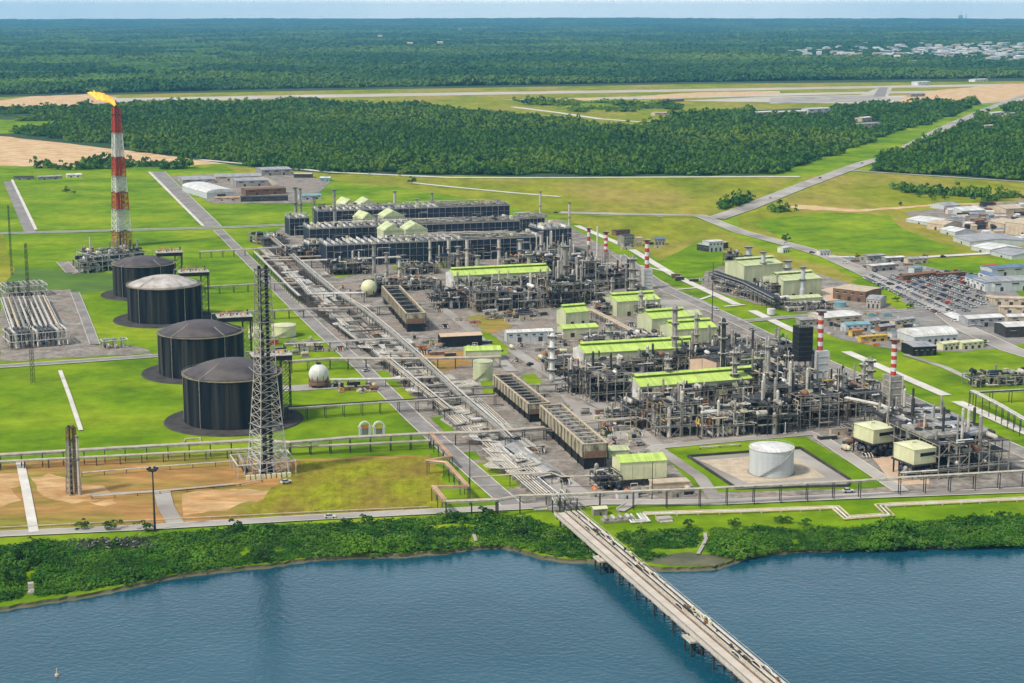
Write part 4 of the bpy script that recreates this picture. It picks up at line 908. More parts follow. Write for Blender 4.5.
shed('corrugated_shed', (716, 380), (733, 374), 362, 22, 2, 'dark roofed shed with an orange wall behind the dark column', 'shed', 'steel_dark', 'peach')
shed('canopy', (742, 376), (768, 374), 345, 12, 1, 'pale green flat canopy roof behind the near lime hall', 'canopy', 'green_roof', 'steel_dark', hgt=12, base=11, legs=4, flat=True, doors=0)
shed('raised_module', (620, 488), (666, 485), 463, 16, 2.5, 'pale green module on dark legs beside the front cooler', 'module', 'lime_roof', 'cream', base=4.5, legs=5, doors=0)
shed('site_cabin', (653, 494), (689, 492), 484, 8, 1, 'long beige cabin beside the raised green module', 'cabin', 'beige', 'beige', flat=True, doors=3)
# two pale green modules on dark steel
def module(px0, py0, px1, top, label, D=19):
    (x, y), L, yaw = SPAN((px0, py0), (px1, py0 - 3)); h = HT(px0, py0, top); zb = h * .50; t = thing('turbine_module', label, 'module', (x, y), yaw, 'pale green modules on black steel')
    MB().box(0, L, 0, D, zb, h, 'cream').ends(0, L, 0, D, h, h, 'cream').obj('cabin_wall', t)
    m = MB(); m.add([(-.5, -.5, h), (L + .5, -.5, h), (L + .5, D + .5, h), (-.5, D + .5, h), (L * .2, D * .5, h + 1.7), (L * .8, D * .5, h + 1.7)], [(0, 1, 5, 4), (1, 2, 5), (2, 3, 4, 5), (3, 0, 4), (0, 3, 2, 1)], 'cream'); m.box(L * .3, L * .5, D * .45, D * .55, h + 1.4, h + 2.4, 'cream'); m.obj('roof', t)
    MB().box(L * .28, L * .95, -.3, -.02, zb + (h - zb) * .5, zb + (h - zb) * .72, 'black').obj('louvre', t)
    MB().box(-1, L + 1, -1, D + 1, zb - .9, zb - .02, 'steel_dark').obj('floor_deck', t)
    for i in range(5):
        for yy in (.5, D / 2, D - .5): MB().beam((L * i / 4, yy, 0), (L * i / 4, yy, zb - .9), .7, 'black').obj('leg', t)
    r = random.Random(int(px0))
    for k in range(22): a, b = r.uniform(-2, L - 3), r.uniform(-2, D - 3); z_ = r.uniform(2, zb * .75); MB().drum((a, b, z_), (a + r.uniform(2, 5), b + r.uniform(0, 3), z_), r.uniform(1, 2.3), r.choice(['navy', 'black', 'steel_dark', 'steel'])).obj('machine', t)
    for k in range(8): a, b = r.uniform(-4, L), r.uniform(-4, D); MB().tube([(a, b, .6), (a, b, zb * .6), (a + r.uniform(-5, 5), b, zb * .6), (a + 2, b + 3, zb * .6)], .4, r.choice(['steel', 'steel_dark', 'steel_pale'])).obj('pipe', t)
module(872.5, 458, 893.5, 430, 'pale green louvred module on black legs, farther left of the pair')
module(913, 480, 935, 450, 'pale green louvred module on black legs, nearer right of the pair')
# long box coolers in the middle
def fin_fan(near, far, wpx, hpx, label, fans=10, panel='panel_cream'):
    A, B = Vector(G(*near)), Vector(G(*far)); L = (B - A).length; yaw = atan2((B - A).y, (B - A).x); s = mpp(near[1]); w = wpx * s; h = hpx * s; zb = h * .45
    t = thing('air_cooler', label, 'air cooler', (A.x, A.y), yaw, 'long box air coolers')
    MB().box(0, L, -w * .42, w * .42, .2, zb, 'black').obj('plenum', t)
    for s_ in (-1, 1):
        m = MB().box(0, L, s_ * w / 2 - .35, s_ * w / 2 + .35, zb, h, panel); n = int(L / 4)
        for k in range(n + 1): m.beam((L * k / n, s_ * (w / 2 + .45), zb), (L * k / n, s_ * (w / 2 + .45), h), .4, 'beige' if k % 2 else 'steel_dark')
        m.box(-.4, L + .4, s_ * w / 2 - .6, s_ * w / 2 + .6, h, h + .6, 'beige'); m.obj('side_panel', t)
    for xx in (0, L): MB().box(xx - .3, xx + .3, -w / 2 + .4, w / 2 - .4, zb, h - .1, panel).box(xx - .5, xx + .5, -w / 2 + .7, w / 2 - .7, h - .09, h + .5, 'beige').box(xx - .36, xx + .36, -w / 2 + .6, w / 2 - .6, zb - .02, zb + (h - zb) * .5, 'brown').obj('end_panel', t)
    MB().box(.4, L - .4, -w / 2 + .4, w / 2 - .4, h - 3.2, h - 2.8, 'black').obj('tube_bundle', t)
    for k in range(fans):
        c = L * (k + .5) / fans; q = min(w * .38, L / fans * .42)
        fr = MB().lathe([(q, h - 2.7), (q, h - .6), (q * .9, h - .6), (q * .9, h - 2.5)], 'steel' if 'nearest' in label else 'steel_dark', 14, c, 0).obj('fan_ring', t)
        f = MB().lathe([(.6, h - 2.5), (.6, h - 1.2), (.05, h - 1)], 'steel_dark', 8, c, 0)
        for j in range(4): a = j * pi / 2 + k; f.beam((c, 0, h - 1.5), (c + cos(a) * q * .85, sin(a) * q * .85, h - 1.5), .7, 'black', h=.12)
        f.obj('fan', fr)
        MB().beam((L * k / fans + .1, -w / 2 + .4, h - .3), (L * k / fans + .1, w / 2 - .4, h - .3), .8, 'steel_pale' if 'nearest' in label else 'steel', h=.5).obj('cross_beam', t)
    for k in range(8):
        for s_ in (-1, 1): MB().beam((L * k / 7, s_ * w * .46, 0), (L * k / 7, s_ * w * .46, zb), .6, 'black').obj('leg', t)
fin_fan((416, 332), (391, 303), 19, 19, 'long cream sided air cooler farthest back beside the cream sphere', 7)
fin_fan((539, 422), (503, 392), 21, 19, 'long cream sided air cooler with black fans, middle one', 10)
fin_fan((595, 469), (551, 428), 24, 26, 'long stained air cooler with grey crossbeams, nearest the shore', 11)
x, y = G(369, 297); t = thing('sphere_vessel', 'cream rounded vessel beside the farthest box cooler', 'vessel', (x, y), YAW); r = 8 * mpp(297)
MB().lathe([(r * cos(a * pi / 16 - pi / 2) + .01, r * 1.2 + r * sin(a * pi / 16 - pi / 2)) for a in range(17)], 'cream', 20).obj('shell', t, smooth=True)
for k in range(6): a = k * pi / 3; MB().beam((cos(a) * r * .9, sin(a) * r * .9, 0), (cos(a) * r * .9, sin(a) * r * .9, r), .7, 'steel_dark').obj('leg', t)
(x, y), L, yaw = SPAN((560, 478), (517, 446)); t = thing('ribbed_canopy', 'low ribbed silver canopy running beside the nearest air cooler', 'canopy', (x, y), yaw)
m = MB().gable(0, L, 0, 11, 3.4, 5.0, 'grey_roof'); n = int(L / 2.6)
m.obj('roof', t)
for k in range(n): MB().beam((L * k / n, 0, 3.7), (L * k / n, 5.5, 5.4), .35, 'steel_pale').beam((L * k / n, 5.5, 5.4), (L * k / n, 11, 3.7), .35, 'steel_pale').obj('rib', t)
for k in range(9):
    for yy in (0, 11): MB().beam((L * k / 8, yy, 0), (L * k / 8, yy, 3.4), .3, 'steel_dark').obj('leg', t)
# ---------------------------------------------------------------- pipe racks
RG = 'steel pipe racks of the plant'
def rk(pts, w, z, n, label, **k): k.setdefault('group', RG); return rack(pts, w, z, n, label, grnd='z', **k)
rk([(267, 234), (298, 261), (332, 290), (363, 309), (393, 334), (419, 357), (458, 394), (490, 421), (508, 438)], 3.6, 8, 3, 'long east spine pipe rack with white walkway along the plant', walkway=True, mats=('steel_pale', 'steel', 'steel_dark', 'steel', 'beige'))
rk([(255, 252), (292, 289), (300, 296)], 3, 7.5, 2, 'north end of the west spine pipe rack beside the road', mats=('steel_pale', 'white_paint'))
rk([(340, 326), (362, 343)], 3, 6, 3, 'short white rack stub west of the far box cooler', mats=('steel_pale', 'steel'))
rk([(384, 357), (425, 391), (447, 409)], 3.4, 7.5, 2, 'white west spine pipe rack left of the upright green tank', mats=('white_paint', 'steel_pale', 'beige'), walkway=True)
rk([(297, 279), (310, 294), (364, 293)], 5, 9, 3, 'white elbowed pipe rack leading to the cream sphere', mats=('white_paint', 'steel_pale'))
rk([(205, 287), (262, 284), (300, 283)], 5, 7, 3, 'pipe rack from the second farthest tank to the spine', mats=('steel_pale', 'steel'))
rk([(200, 252), (256, 249), (300, 246), (318, 244)], 5, 7, 3, 'rearmost cross pipe rack, behind the farthest tank', mats=('white_paint', 'steel_pale'))
rk([(268, 258), (325, 256)], 4, 7, 3, 'short pipe rack to the small dark cooler block', mats=('beige', 'steel_pale'))
rk([(300, 261), (380, 258), (400, 257)], 5, 8, 4, 'white pipe rack along the foot of the front gallery', mats=('white_paint', 'steel_pale'))
rk([(245, 312), (318, 309), (365, 308), (392, 306)], 5, 7.5, 4, 'cross pipe rack level with the cream tank', mats=('steel_pale', 'steel', 'steel_dark'))
rk([(284, 344), (330, 342), (398, 338)], 5, 7, 4, 'cross pipe rack just south of the cream tank', mats=('steel_pale', 'white_paint', 'steel'))
rk([(286, 362), (330, 359), (420, 359), (473, 358), (500, 357)], 6, 8, 4, 'cross pipe rack north of the white sphere', mats=('beige', 'steel_pale', 'steel'))
rk([(330, 380), (404, 379), (438, 377)], 4, 6, 3, 'short cross pipe rack east of the white sphere')
rk([(288, 408), (380, 402), (417, 400), (475, 396), (495, 395)], 6, 8, 4, 'dark legged cross pipe rack south of the white sphere', mats=('steel', 'steel_dark', 'steel_pale'))
rk([(430, 390), (494, 387)], 5, 7, 3, 'short cross rack reaching the middle air cooler', mats=('steel', 'steel_dark'))
rk([(-60, 458), (0, 455.5), (125, 448), (252, 441), (290, 443), (350, 438), (431, 434), (480, 433), (545, 428)], 5, 8, 3, 'longest cross pipe rack passing behind the lattice derrick', mats=('steel_pale', 'steel', 'beige'))
rk([(-60, 464), (0, 462), (120, 456), (290, 447), (350, 445), (430, 441)], 2.4, 5, 2, 'low pipe rack along the north edge of the brown field', mats=('steel_pale', 'beige'))
rk([(82, 473), (170, 466), (238, 461)], 1.4, 2.5, 2, 'pale pipe line across the brown field west of the derrick', mats=('steel_pale',))
rk([(92, 497), (160, 492), (240, 484), (262, 480)], 1.4, 1.5, 1, 'low pipe lying along the brown field south of the rusty stack', mats=('beige',))
t_ = rk([(431, 434), (451, 457), (428, 461), (446, 463), (468, 487), (434, 487), (446, 502), (497, 500)], 2.6, 8, 2, 'copper coloured zigzag pipe rack on tall legs beside the road', mats=('copper',), rad=.9)
rk([(469, 478), (510, 475), (552, 473), (562, 477), (600, 476)], 1.4, 7, 2, 'thin pipe bridge crossing the west plant road', mats=('beige', 'steel_pale'))
rk([(446, 502), (497, 500), (520, 496), (560, 495), (600, 493), (700, 489), (860, 481), (900, 478), (1024, 471), (1100, 467)], 2.6, 10, 2, 'long tall pipe rack parallel to the shore road', mats=('steel_pale', 'steel', 'beige'), rad=.35, levels=1, step=14)
rk([(900, 473), (960, 469), (1010, 462), (1100, 459)], 3, 5, 2, 'pale pipes along the front of the right process deck', mats=('steel_pale', 'white_paint'))
rk([(973, 391), (1000, 405), (1024, 419), (1070, 443)], 5, 11, 3, 'white pipe rack on tall posts across the eastern lawn', mats=('white_paint', 'steel_pale'), step=9)
rk([(972, 393), (1030, 390), (1100, 387)], 4, 8, 3, 'pipe rack north of the eastern lawn posts')
rk([(590, 309), (614, 321), (642, 336)], 6, 7, 4, 'sloping pipe rack past the biggest lime boxy hall', mats=('beige', 'steel_pale', 'steel'))
rk([(560, 425), (600, 421), (655, 417)], 4, 6, 3, 'pipe rack from the nearest box cooler to the front process unit', mats=('beige', 'steel_pale'))
rk([(500, 387), (575, 383), (618, 380)], 4, 6, 3, 'pipe rack from the middle box cooler to the middle process unit', mats=('beige', 'steel_pale', 'steel'))
rk([(420, 304), (462, 301)], 4, 6, 3, 'short pipe rack linking the far box cooler to the northern unit')
rk([(480, 433), (545, 429), (562, 430)], 5, 6, 3, 'dark pipe rack passing between the two near box coolers', mats=('steel_dark', 'steel'))
rk([(640, 386), (700, 383), (766, 379)], 8, 9, 6, 'dense pipe rack along the back of the nearest long lime hall', levels=2)
rk([(590, 384), (633, 381)], 6, 9, 5, 'pipe rack in front of the left part of the middle lime hall', levels=2)
rk([(452, 296), (556, 290)], 6, 8, 6, 'pipe rack in front of the far long lime hall', levels=2)
rk([(646, 417), (762, 408)], 6, 6, 6, 'pipe rack in front of the nearest long lime hall', levels=2)
rk([(588, 382), (700, 375)], 6, 6, 6, 'pipe rack in front of the middle long lime hall', levels=2)
rk([(713, 275), (745, 286), (776, 302)], 9, 8, 7, 'sloping steel rack of coolers beside the power halls', levels=2, mats=('steel', 'steel_dark', 'navy'))
rk([(846, 398), (880, 405), (900, 415), (925, 430), (960, 447)], 5, 17, 4, 'high white pipe rack over the right process deck', mats=('white_paint', 'steel_pale'))
rk([(700, 448), (740, 445)], 1.2, 1.2, 1, 'low kerb pipe at the lawn corner')
EL = [(255, 252), (292, 289), (318, 312), (352, 335), (384, 357), (425, 391), (465, 424), (500, 452)]; ER = [(267, 234), (298, 261), (332, 290), (363, 309), (393, 334), (419, 357), (458, 394), (490, 421), (508, 438)]
def xat(P, y):
    for a, b in zip(P, P[1:]):
        if a[1] <= y <= b[1]: return a[0] + (b[0] - a[0]) * (y - a[1]) / (b[1] - a[1])
    return P[-1][0]
_wd = ['close beside the north end', 'by the white elbowed rack', 'left of the far box cooler', 'beside the far box cooler', 'left of the red soil patch', 'level with the upright green tank', 'east of the white sphere', 'north of the longest cross rack']
for k in range(36):
    y_ = 254 + k * 4.8 + R.uniform(-1.5, 1.5); xl, xr = xat(EL, y_ + 2), xat(ER, y_)
    w_ = xr - xl
    if R.random() < .65: xl += w_ * R.uniform(0, .45); xr -= w_ * R.choice([0, 0, .2, .4])
    rk([(xl, y_ + R.uniform(0, 2)), (xr, y_ - .6)], R.uniform(2.5, 6), R.choice([3.4, 5, 6.5]), R.choice([3, 4, 5]), 'short cross rack between the spines ' + _wd[min(7, k * 8 // 36)], mats=R.choice([('steel_pale', 'steel'), ('beige', 'steel', 'steel_dark'), ('steel_pale', 'beige', 'white_paint'), ('rust', 'steel', 'steel_pale')]), group='short cross racks between the spines')
# low pipeways with loops
k = 0
for a, b, w, n, lb, lp in (((548, 500), (492, 452), 12, 7, 'white parallel pipes ending at the jetty head', (.45,)), ((512, 466), (478, 437), 9, 5, 'parallel pipes running between two lawns', (.8,)), ((478, 440), (442, 408), 12, 7, 'parallel pipes north of the longest cross rack', (.3, .75)),
                           ((438, 404), (404, 374), 11, 7, 'parallel pipes east of the white sphere', (.3, .7)), ((450, 395), (424, 372), 9, 6, 'inner pipes between the two spines, mid plant', (.5,)), ((400, 372), (366, 342), 11, 7, 'parallel pipes west of the red soil patch', (.25, .7)),
                           ((412, 362), (380, 332), 9, 6, 'inner pipes between the spines near the red soil', (.5,)), ((362, 338), (326, 306), 11, 7, 'parallel pipes beside the far box cooler', (.3, .75)), ((374, 327), (340, 297), 9, 6, 'inner pipes left of the far box cooler', (.5,)),
                           ((322, 303), (288, 272), 9, 6, 'parallel pipes left of the white elbowed rack', (.5,)), ((330, 290), (300, 266), 8, 5, 'inner pipes near the front gallery corner', (.5,)), ((284, 270), (262, 250), 8, 5, 'farthest parallel pipes at the north end', (.5,)),
                           ((500, 430), (470, 402), 12, 7, 'pipes between the east spine and the middle box cooler', ()), ((530, 452), (500, 428), 8, 6, 'thick beige pipes below the middle box cooler', ()), ((468, 398), (446, 380), 9, 6, 'pipes beside the upright green tank', (.5,)),
                           ((520, 480), (492, 462), 8, 5, 'pipes with a square loop on the front lawn', (.5,))):
    loop_bank((a, b), w * 1.15, n + 1, lb, z=2.6, loops=lp, lw=9 if k % 2 else -9, m=('steel_pale', 'beige', 'white_paint', 'steel_pale', 'steel')); k += 1
_w2 = ['at the north end of the corridor', 'near the white elbowed rack', 'left of the far box cooler', 'near the red soil patch', 'level with the green tank', 'below the green tank', 'north of the longest rack', 'beside the ribbed canopy']
for k_ in range(26):
    y_ = 258 + k_ * 8.2; xl, xr = xat(EL, y_ + 1), xat(ER, y_)
    if y_ > 440: xl, xr = 478 + (y_ - 440) * 1.12, 512 + (y_ - 440) * 1.12
    f_ = R.uniform(.12, .8); xx = xl + (xr - xl) * f_; dy = R.uniform(11, 19)
    if y_ + dy < 494: loop_bank(((xx + dy * 1.12, y_ + dy), (xx, y_)), R.uniform(4, 8), R.choice([4, 5, 6]), 'group of thin parallel pipes ' + _w2[min(7, k_ * 8 // 26)], z=R.choice([1.5, 2.8, 4.2]), loops=R.choice([(), (.5,), (.35,)]), lw=R.choice([-6, 6, 8]), m=R.choice([('steel_pale', 'white_paint', 'steel_pale'), ('beige', 'steel_pale', 'steel'), ('rust', 'steel_pale', 'steel')]), group='groups of thin pipes in the corridor')
# shore pipelines
def pipeline(pts, n, gap, rad, label, m_, z=.9, legs=True):
    P = [Vector(G(*p)) for p in pts]; o = P[0].copy(); t = thing('pipeline', label, 'pipeline', (o.x, o.y), 0, 'pipelines along the shore')
    P = [p - o for p in P]
    for k in range(n):
        q = []
        for i in range(len(P)):
            a = (P[i] - P[i - 1]).normalized() if i else (P[1] - P[0]).normalized(); b = (P[i + 1] - P[i]).normalized() if i < len(P) - 1 else a
            v = (a + b).normalized(); nn = Vector((-v.y, v.x)) / max(.6, a.dot(v)); q.append((*(P[i] + nn * (k - (n - 1) / 2) * gap), z))
        MB().tube(q, rad, m_[k % len(m_)], 8).obj('pipe', t)
    for i in range(len(P) - 1):
        L = (P[i + 1] - P[i]).length; d = (P[i + 1] - P[i]).normalized(); nn = Vector((-d.y, d.x)) * (n * gap / 2 + .3)
        for j in range(max(1, int(L / 10))):
            c = P[i].lerp(P[i + 1], (j + .5) / max(1, int(L / 10))); MB().beam((*(c - nn), z / 2 - .1), (*(c + nn), z / 2 - .1), .6, 'concrete', h=z - .3).obj('support', t)
    return t
pipeline([(644, 515), (750, 512), (828, 509), (836, 509), (847, 519), (889, 516), (880, 507), (893, 506), (1024, 500), (1100, 497)], 3, 2.3, .48, 'cream and white pipelines with a deep loop along the shore lawn', ('pipe_yellow', 'white_paint', 'pipe_yellow'))
pipeline([(628, 516), (634, 523), (646, 522), (640, 515)], 3, 1.6, .5, 'small white U of pipes beside the jetty', ('white_paint', 'steel_pale'))
pipeline([(-60, 532), (0, 529), (160, 521), (300, 514), (430, 508)], 1, 1, .3, 'single thin pipe following the shore road on the west', ('beige',))
pipeline([(0, 456), (120, 450), (184, 444), (185, 440), (200, 439), (201, 444), (252, 440)], 1, 1, .3, 'thin green white pipe with a small jog on the lawn', ('steel_pale',))
# ---------------------------------------------------------------- jetty
def jetty():
    z = 7.5; A, B = Vector(G(567, 512, z)), Vector(G(767, 683, z)); d = (B - A).normalized(); B = A + d * ((B - A).length + 260); L = (B - A).length; yaw = atan2(d.y, d.x)
    t = thing('jetty_bridge', 'long pale jetty bridge carrying a road and pipes over the water', 'jetty', (A.x, A.y), yaw)
    # local x runs out over the water; local +y is the right side seen from land = picture right
    W_ = 7.2
    MB().box(0, L, -W_, -.6, z - .9, z, 'deck_conc').obj('road_deck', t)
    MB().box(0, L, -.55, W_, z - 1.1, z - .5, 'steel_dark').obj('pipe_deck', t)
    n = 60
    for s_, y_ in (('a', -W_ + .1), ('b', -1.2)):
        m = MB()
        m.box(0, L, y_ - .2, y_ + .2, z + .01, z + .45, 'deck_conc' if s_ == 'a' else 'brown')
        m.beam((0, y_, z + 1.2), (L, y_, z + 1.2), .14, 'steel_pale'); m.beam((0, y_, z + .8), (L, y_, z + .8), .1, 'steel_pale')
        for k in range(int(L / 3)): m.beam((k * 3, y_, z + .4), (k * 3, y_, z + 1.2), .12, 'steel_pale')
        m.obj('railing', t)
    MB().box(0, L, -5.9, -5.35, z + .004, z + .10, 'brown').obj('road_edge', t)
    MB().box(0, L, W_ - .9, W_, z - .45, z + .1, 'deck_conc').beam((0, W_ - .1, z + 1.2), (L, W_ - .1, z + 1.2), .14, 'steel_pale').obj('edge_beam', t)
    r = random.Random(5)
    for k in range(7):
        y_ = .3 + k * .92; P = [(0, y_, z + .3)]
        for j in range(int(L / 60)):
            if k % 2 == 0: c = 30 + j * 60 + k * 3; P += [(c - 2, y_, z + .3), (c, y_, z + 1.3), (c + 5, y_, z + 1.3), (c + 7, y_, z + .3)]
        P.append((L, y_, z + .3)); MB().tube(P, .30 + .08 * (k % 3), ('steel_pale', 'beige', 'steel_dark', 'white_paint', 'beige', 'steel_dark', 'white_paint')[k], 6).obj('pipe', t)
    for k in range(int(L / 9)):
        MB().box(k * 9 + 2, k * 9 + 2.5, -.4, W_ - 1, z - .45, z - .1, 'steel_pale').obj('pipe_sleeper', t)
    for k in range(46):
        c = r.uniform(5, L - 5); y_ = r.uniform(.5, 5.5); MB().box(c, c + r.uniform(.8, 2.2), y_, y_ + .9, z + .5, z + r.uniform(1.2, 2), r.choice(['rust', 'steel_dark', 'cream', 'beige'])).obj('valve', t)
    for k in range(int(L / 22) + 1):
        x_ = 4 + k * 22
        MB().box(x_ - .8, x_ + .8, -W_ + .2, W_ - .2, z - 2.2, z - 1.15, 'steel_dark').obj('crosshead', t)
        for y_ in (-5, 0, 5): MB().lathe([(.5, -5), (.5, z - 2.2)], 'steel_dark', 8, x_, y_).obj('pile', t)
    for s_ in (-1, 1): MB().beam((0, s_ * 6.5, z - 1.4), (L, s_ * 6.5, z - 1.4), .5, 'concrete', h=.8).obj('girder', t)
    return t, A, d, yaw, z
jt, jA, jd, jyaw, jz = jetty()
for p, lb in (((603, 561), 'concrete abutment platform jutting from the jetty at the shoreline'), ((694, 641), 'small platform on piles beside the middle of the jetty')):
    q = Vector(G(*p, 4)); t = thing('side_platform', lb, 'platform', (q.x, q.y), jyaw)
    sc = 1.0
    MB().box(-5, 4, -3.5, 3.0, 4.6, 5.4, 'deck_conc').obj('deck', t); MB().box(-1.4, 2.2, 3.01, 5.2, 4.7, 5.3, 'deck_conc').obj('landing', t)
    for a, b in ((-4, -2.5), (3, -2.5), (-4, 2.3), (3, 2.3)): MB().lathe([(.45, -5), (.45, 4.6)], 'steel_dark', 8, a, b).obj('pile', t)
    m = MB()
    for k in range(6): m.beam((-5 + k * 1.8, -3.4, 5.4), (-5 + k * 1.8, -3.4, 6.5), .1, 'white_paint')
    m.beam((-5, -3.4, 6.5), (4, -3.4, 6.5), .12, 'white_paint'); m.obj('railing', t)
q = G(563, 510); t = thing('pipe_manifold', 'cluster of white pipe bends and valves at the landward end of the jetty', 'pipe manifold', q, jyaw + pi)
r = random.Random(12)
for k in range(12): y_ = -7 + k * 1.2; MB().tube([(-4, y_, 7), (2, y_, 7.5 + (k % 3)), (7, y_, 7.5 + (k % 3)), (9, y_, 4), (9, y_, 1)], .4, r.choice(['white_paint', 'steel_pale', 'steel'])).obj('pipe', t)
for k in range(3): MB().drum((2, -5 + k * 4, 5), (7, -5 + k * 4, 5), 1.3, 'white_paint').obj('vessel', t)
for a in (-3, 8):
    for b in (-7, 0, 7): MB().beam((a, b, 0), (a, b, 7), .5, 'steel_dark').obj('leg', t)
shed('site_cabin', (594, 516), (607, 515), 508, 5, .8, 'little cream cabin beside the landward end of the jetty', 'cabin', 'cream', 'steel', hgt=3.6, doors=1)
t = thing('shore_skid', 'grey machinery skid with a small crane on the lawn right of the jetty', 'skid', G(604, 524), YAW)
MB().box(0, 18, 0, 6, .2, 1.4, 'steel').obj('base', t)
for k in range(4): MB().drum((2 + k * 4, 1, 2.4), (2 + k * 4, 5, 2.4), 1, 'steel_pale' if k % 2 else 'steel').obj('vessel', t)
MB().beam((11, 3, 1), (8, 3, 7), .6, 'steel_pale').beam((8, 3, 7), (14, 5, 9), .5, 'steel_pale').obj('boom', t)
for p, lb in (((662, 520), 'grey culvert headwall with ramp in the middle of the shore lawn'), ((537, 508), 'short footbridge structure west of the jetty head')):
    t = thing('culvert', lb, 'culvert', G(*p), YAW); MB().box(-3, 5, -3, 2, 0, 1.6, 'concrete').obj('headwall', t); MB().box(-2.5, 4.5, -5, -3.01, .05, .5, 'steel_pale').obj('apron', t)
t = thing('outfall', 'small concrete outfall half hidden in the bushes at far left', 'outfall', G(31, 590), YAW); MB().box(-1.3, 1.3, -1, 2, -.3, 3.4, 'concrete').obj('tower', t); MB().box(-1.5, 1.5, -6, -1.01, -.6, .9, 'concrete').obj('channel', t)
t = thing('buoy', 'small pale buoy floating alone on the water at lower left', 'buoy', (*G(57, 676, -1.6), -1.6), 0); MB().lathe([(.1, -.3), (.9, 0), (.9, .8), (.3, 1.3), (.15, 3), (.3, 3.1), (.05, 3.5)], 'beige', 12).obj('float', t)
# ---------------------------------------------------------------- process units
PG = 'pipe filled process units'
U = [((660, 439), (700, 436), 30, 21, 'open steel unit in front of the nearest lime hall, left half', 3, 1.2), ((702, 439), (754, 435), 24, 14, 'low unit of leaning drums in front of the nearest lime hall', 2, 1.5), ((757, 437), (798, 434), 40, 18, 'dark unit with blue vessels right of the nearest lime hall', 3, 1.3),
     ((800, 430), (838, 427), 45, 21, 'dense grey unit below the black square tower', 4, 1.3), ((838, 420), (882, 416), 45, 16, 'grey unit between the thin columns and the thick column', 3, 1.1), ((636, 432), (658, 430), 34, 13, 'small unit left of the open steel unit', 2, 1.2),
     ((590, 404), (632, 401), 36, 19, 'open steel unit in front of the middle lime hall', 3, 1.2), ((572, 396), (590, 395), 26, 14, 'small dark unit left of the middle open steel unit', 2, 1.1), ((768, 404), (812, 400), 60, 16, 'wide grey unit behind the dark columns', 3, 1.1),
     ((702, 378), (768, 374), 55, 15, 'broad unit behind the right half of the nearest lime hall', 3, 1.2), ((475, 313), (510, 311), 30, 18, 'open steel unit in front of the far lime hall', 3, 1.2), ((442, 310), (474, 308), 30, 15, 'dark unit left of the far open steel unit', 3, 1.1),
     ((512, 311), (550, 308), 32, 15, 'unit with white leaning ducts in front of the far lime hall', 2, 1.4), ((552, 309), (572, 308), 40, 21, 'dark blue framed unit right of the far lime hall', 3, 1.1), ((573, 306), (608, 303), 55, 20, 'crowded unit of tanks in the northern pipework', 3, 1.4),
     ((556, 284), (600, 280), 70, 22, 'crowded northern unit right of the dark gallery', 4, 1.1), ((603, 291), (640, 287), 60, 16, 'northern unit beside the furnace box', 3, 1.1), ((332, 276), (372, 274), 30, 11, 'low dark unit before the left end of the front gallery', 2, 1.2),
     ((404, 276), (440, 274), 24, 9, 'low unit between front gallery and the far lime hall', 2, 1.2), ((440, 269), (478, 267), 14, 12, 'unit of pale vessels against the gallery screen, left', 2, 1.3), ((505, 270), (545, 267), 14, 11, 'unit of pale vessels against the gallery screen, right', 2, 1.3),
     ((372, 296), (402, 294), 26, 12, 'dark unit beside the cream rounded vessel', 2, 1.2), ((262, 246), (290, 244), 45, 8, 'low unit left of the galleries at the north end', 2, .9), ((290, 262), (330, 259), 40, 9, 'low unit in front of the small dark cooler block', 2, 1.),
     ((640, 318), (664, 316), 18, 9, 'small unit squeezed right of the biggest boxy hall', 2, 1.2), ((625, 349), (668, 346), 22, 7, 'low dark skid between the boxy halls', 1, 1.5), ((590, 349), (628, 346), 22, 8, 'low unit behind the middle lime hall, left', 2, 1.2),
     ((554, 378), (582, 376), 26, 10, 'unit beside the plain white column', 2, 1.2), ((895, 398), (904, 397), 20, 8, 'small skid right of the front furnace box', 1, 1.), ((600, 492), (622, 490), 16, 8, 'dark skid beside the near end of the front cooler', 2, 1.5),
     ((712, 290), (778, 308), 14, 6, 'low pipework under the power station rack', 1, 1.), ((760, 300), (785, 298), 20, 12, 'dark cooler group between the power halls', 2, 1.1), ((788, 312), (832, 310), 8, 5, 'low blue grey pipe skid before the nearer power hall', 1, 1.6),
     ((726, 268), (744, 268), 26, 12, 'dark unit at the left end of the farther power hall', 2, 1.), ((855, 442), (868, 441), 20, 7, 'beige skid left of the farther pale green module', 1, 1.), ((640, 301), (652, 300), 16, 10, 'small unit in front of the furnace box', 2, 1.2)]
U += [((430, 301), (450, 300), 18, 8, 'small low unit right of the far box cooler', 2, 1.3), ((612, 428), (640, 426), 16, 8, 'small low unit left of the front open steel unit', 2, 1.3), ((648, 354), (672, 352), 14, 8, 'small unit in front of the second boxy hall', 2, 1.3),
      ((722, 354), (744, 353), 24, 10, 'unit beside the dark column and orange wall', 2, 1.3), ((748, 366), (800, 361), 36, 12, 'wide low unit under the green canopy roof', 2, 1.2), ((848, 400), (880, 397), 26, 10, 'low unit behind the thick grey column', 2, 1.2), ((602, 316), (616, 315), 22, 8, 'small unit left of the biggest boxy hall', 2, 1.3),
      ((556, 345), (562, 345), 20, 6, 'tiny unit at the right end of the white roofed shed', 1, 1.5), ((404, 292), (440, 289), 26, 9, 'low grey unit between the gallery and far box cooler', 2, 1.2), ((486, 320), (540, 317), 9, 4, 'row of pipe frames along the road by the far lime hall', 1, 1.6), ((576, 290), (600, 288), 30, 26, 'tall narrow unit in the northern pipework', 4, 1.3), ((546, 268), (566, 267), 26, 20, 'tall unit right of the front gallery end', 3, 1.3),
      ((800, 414), (822, 412), 22, 27, 'tall open frame beneath the black square tower', 4, 1.2), ((770, 425), (790, 424), 20, 25, 'tall open frame in the middle of the grey units', 4, 1.2)]
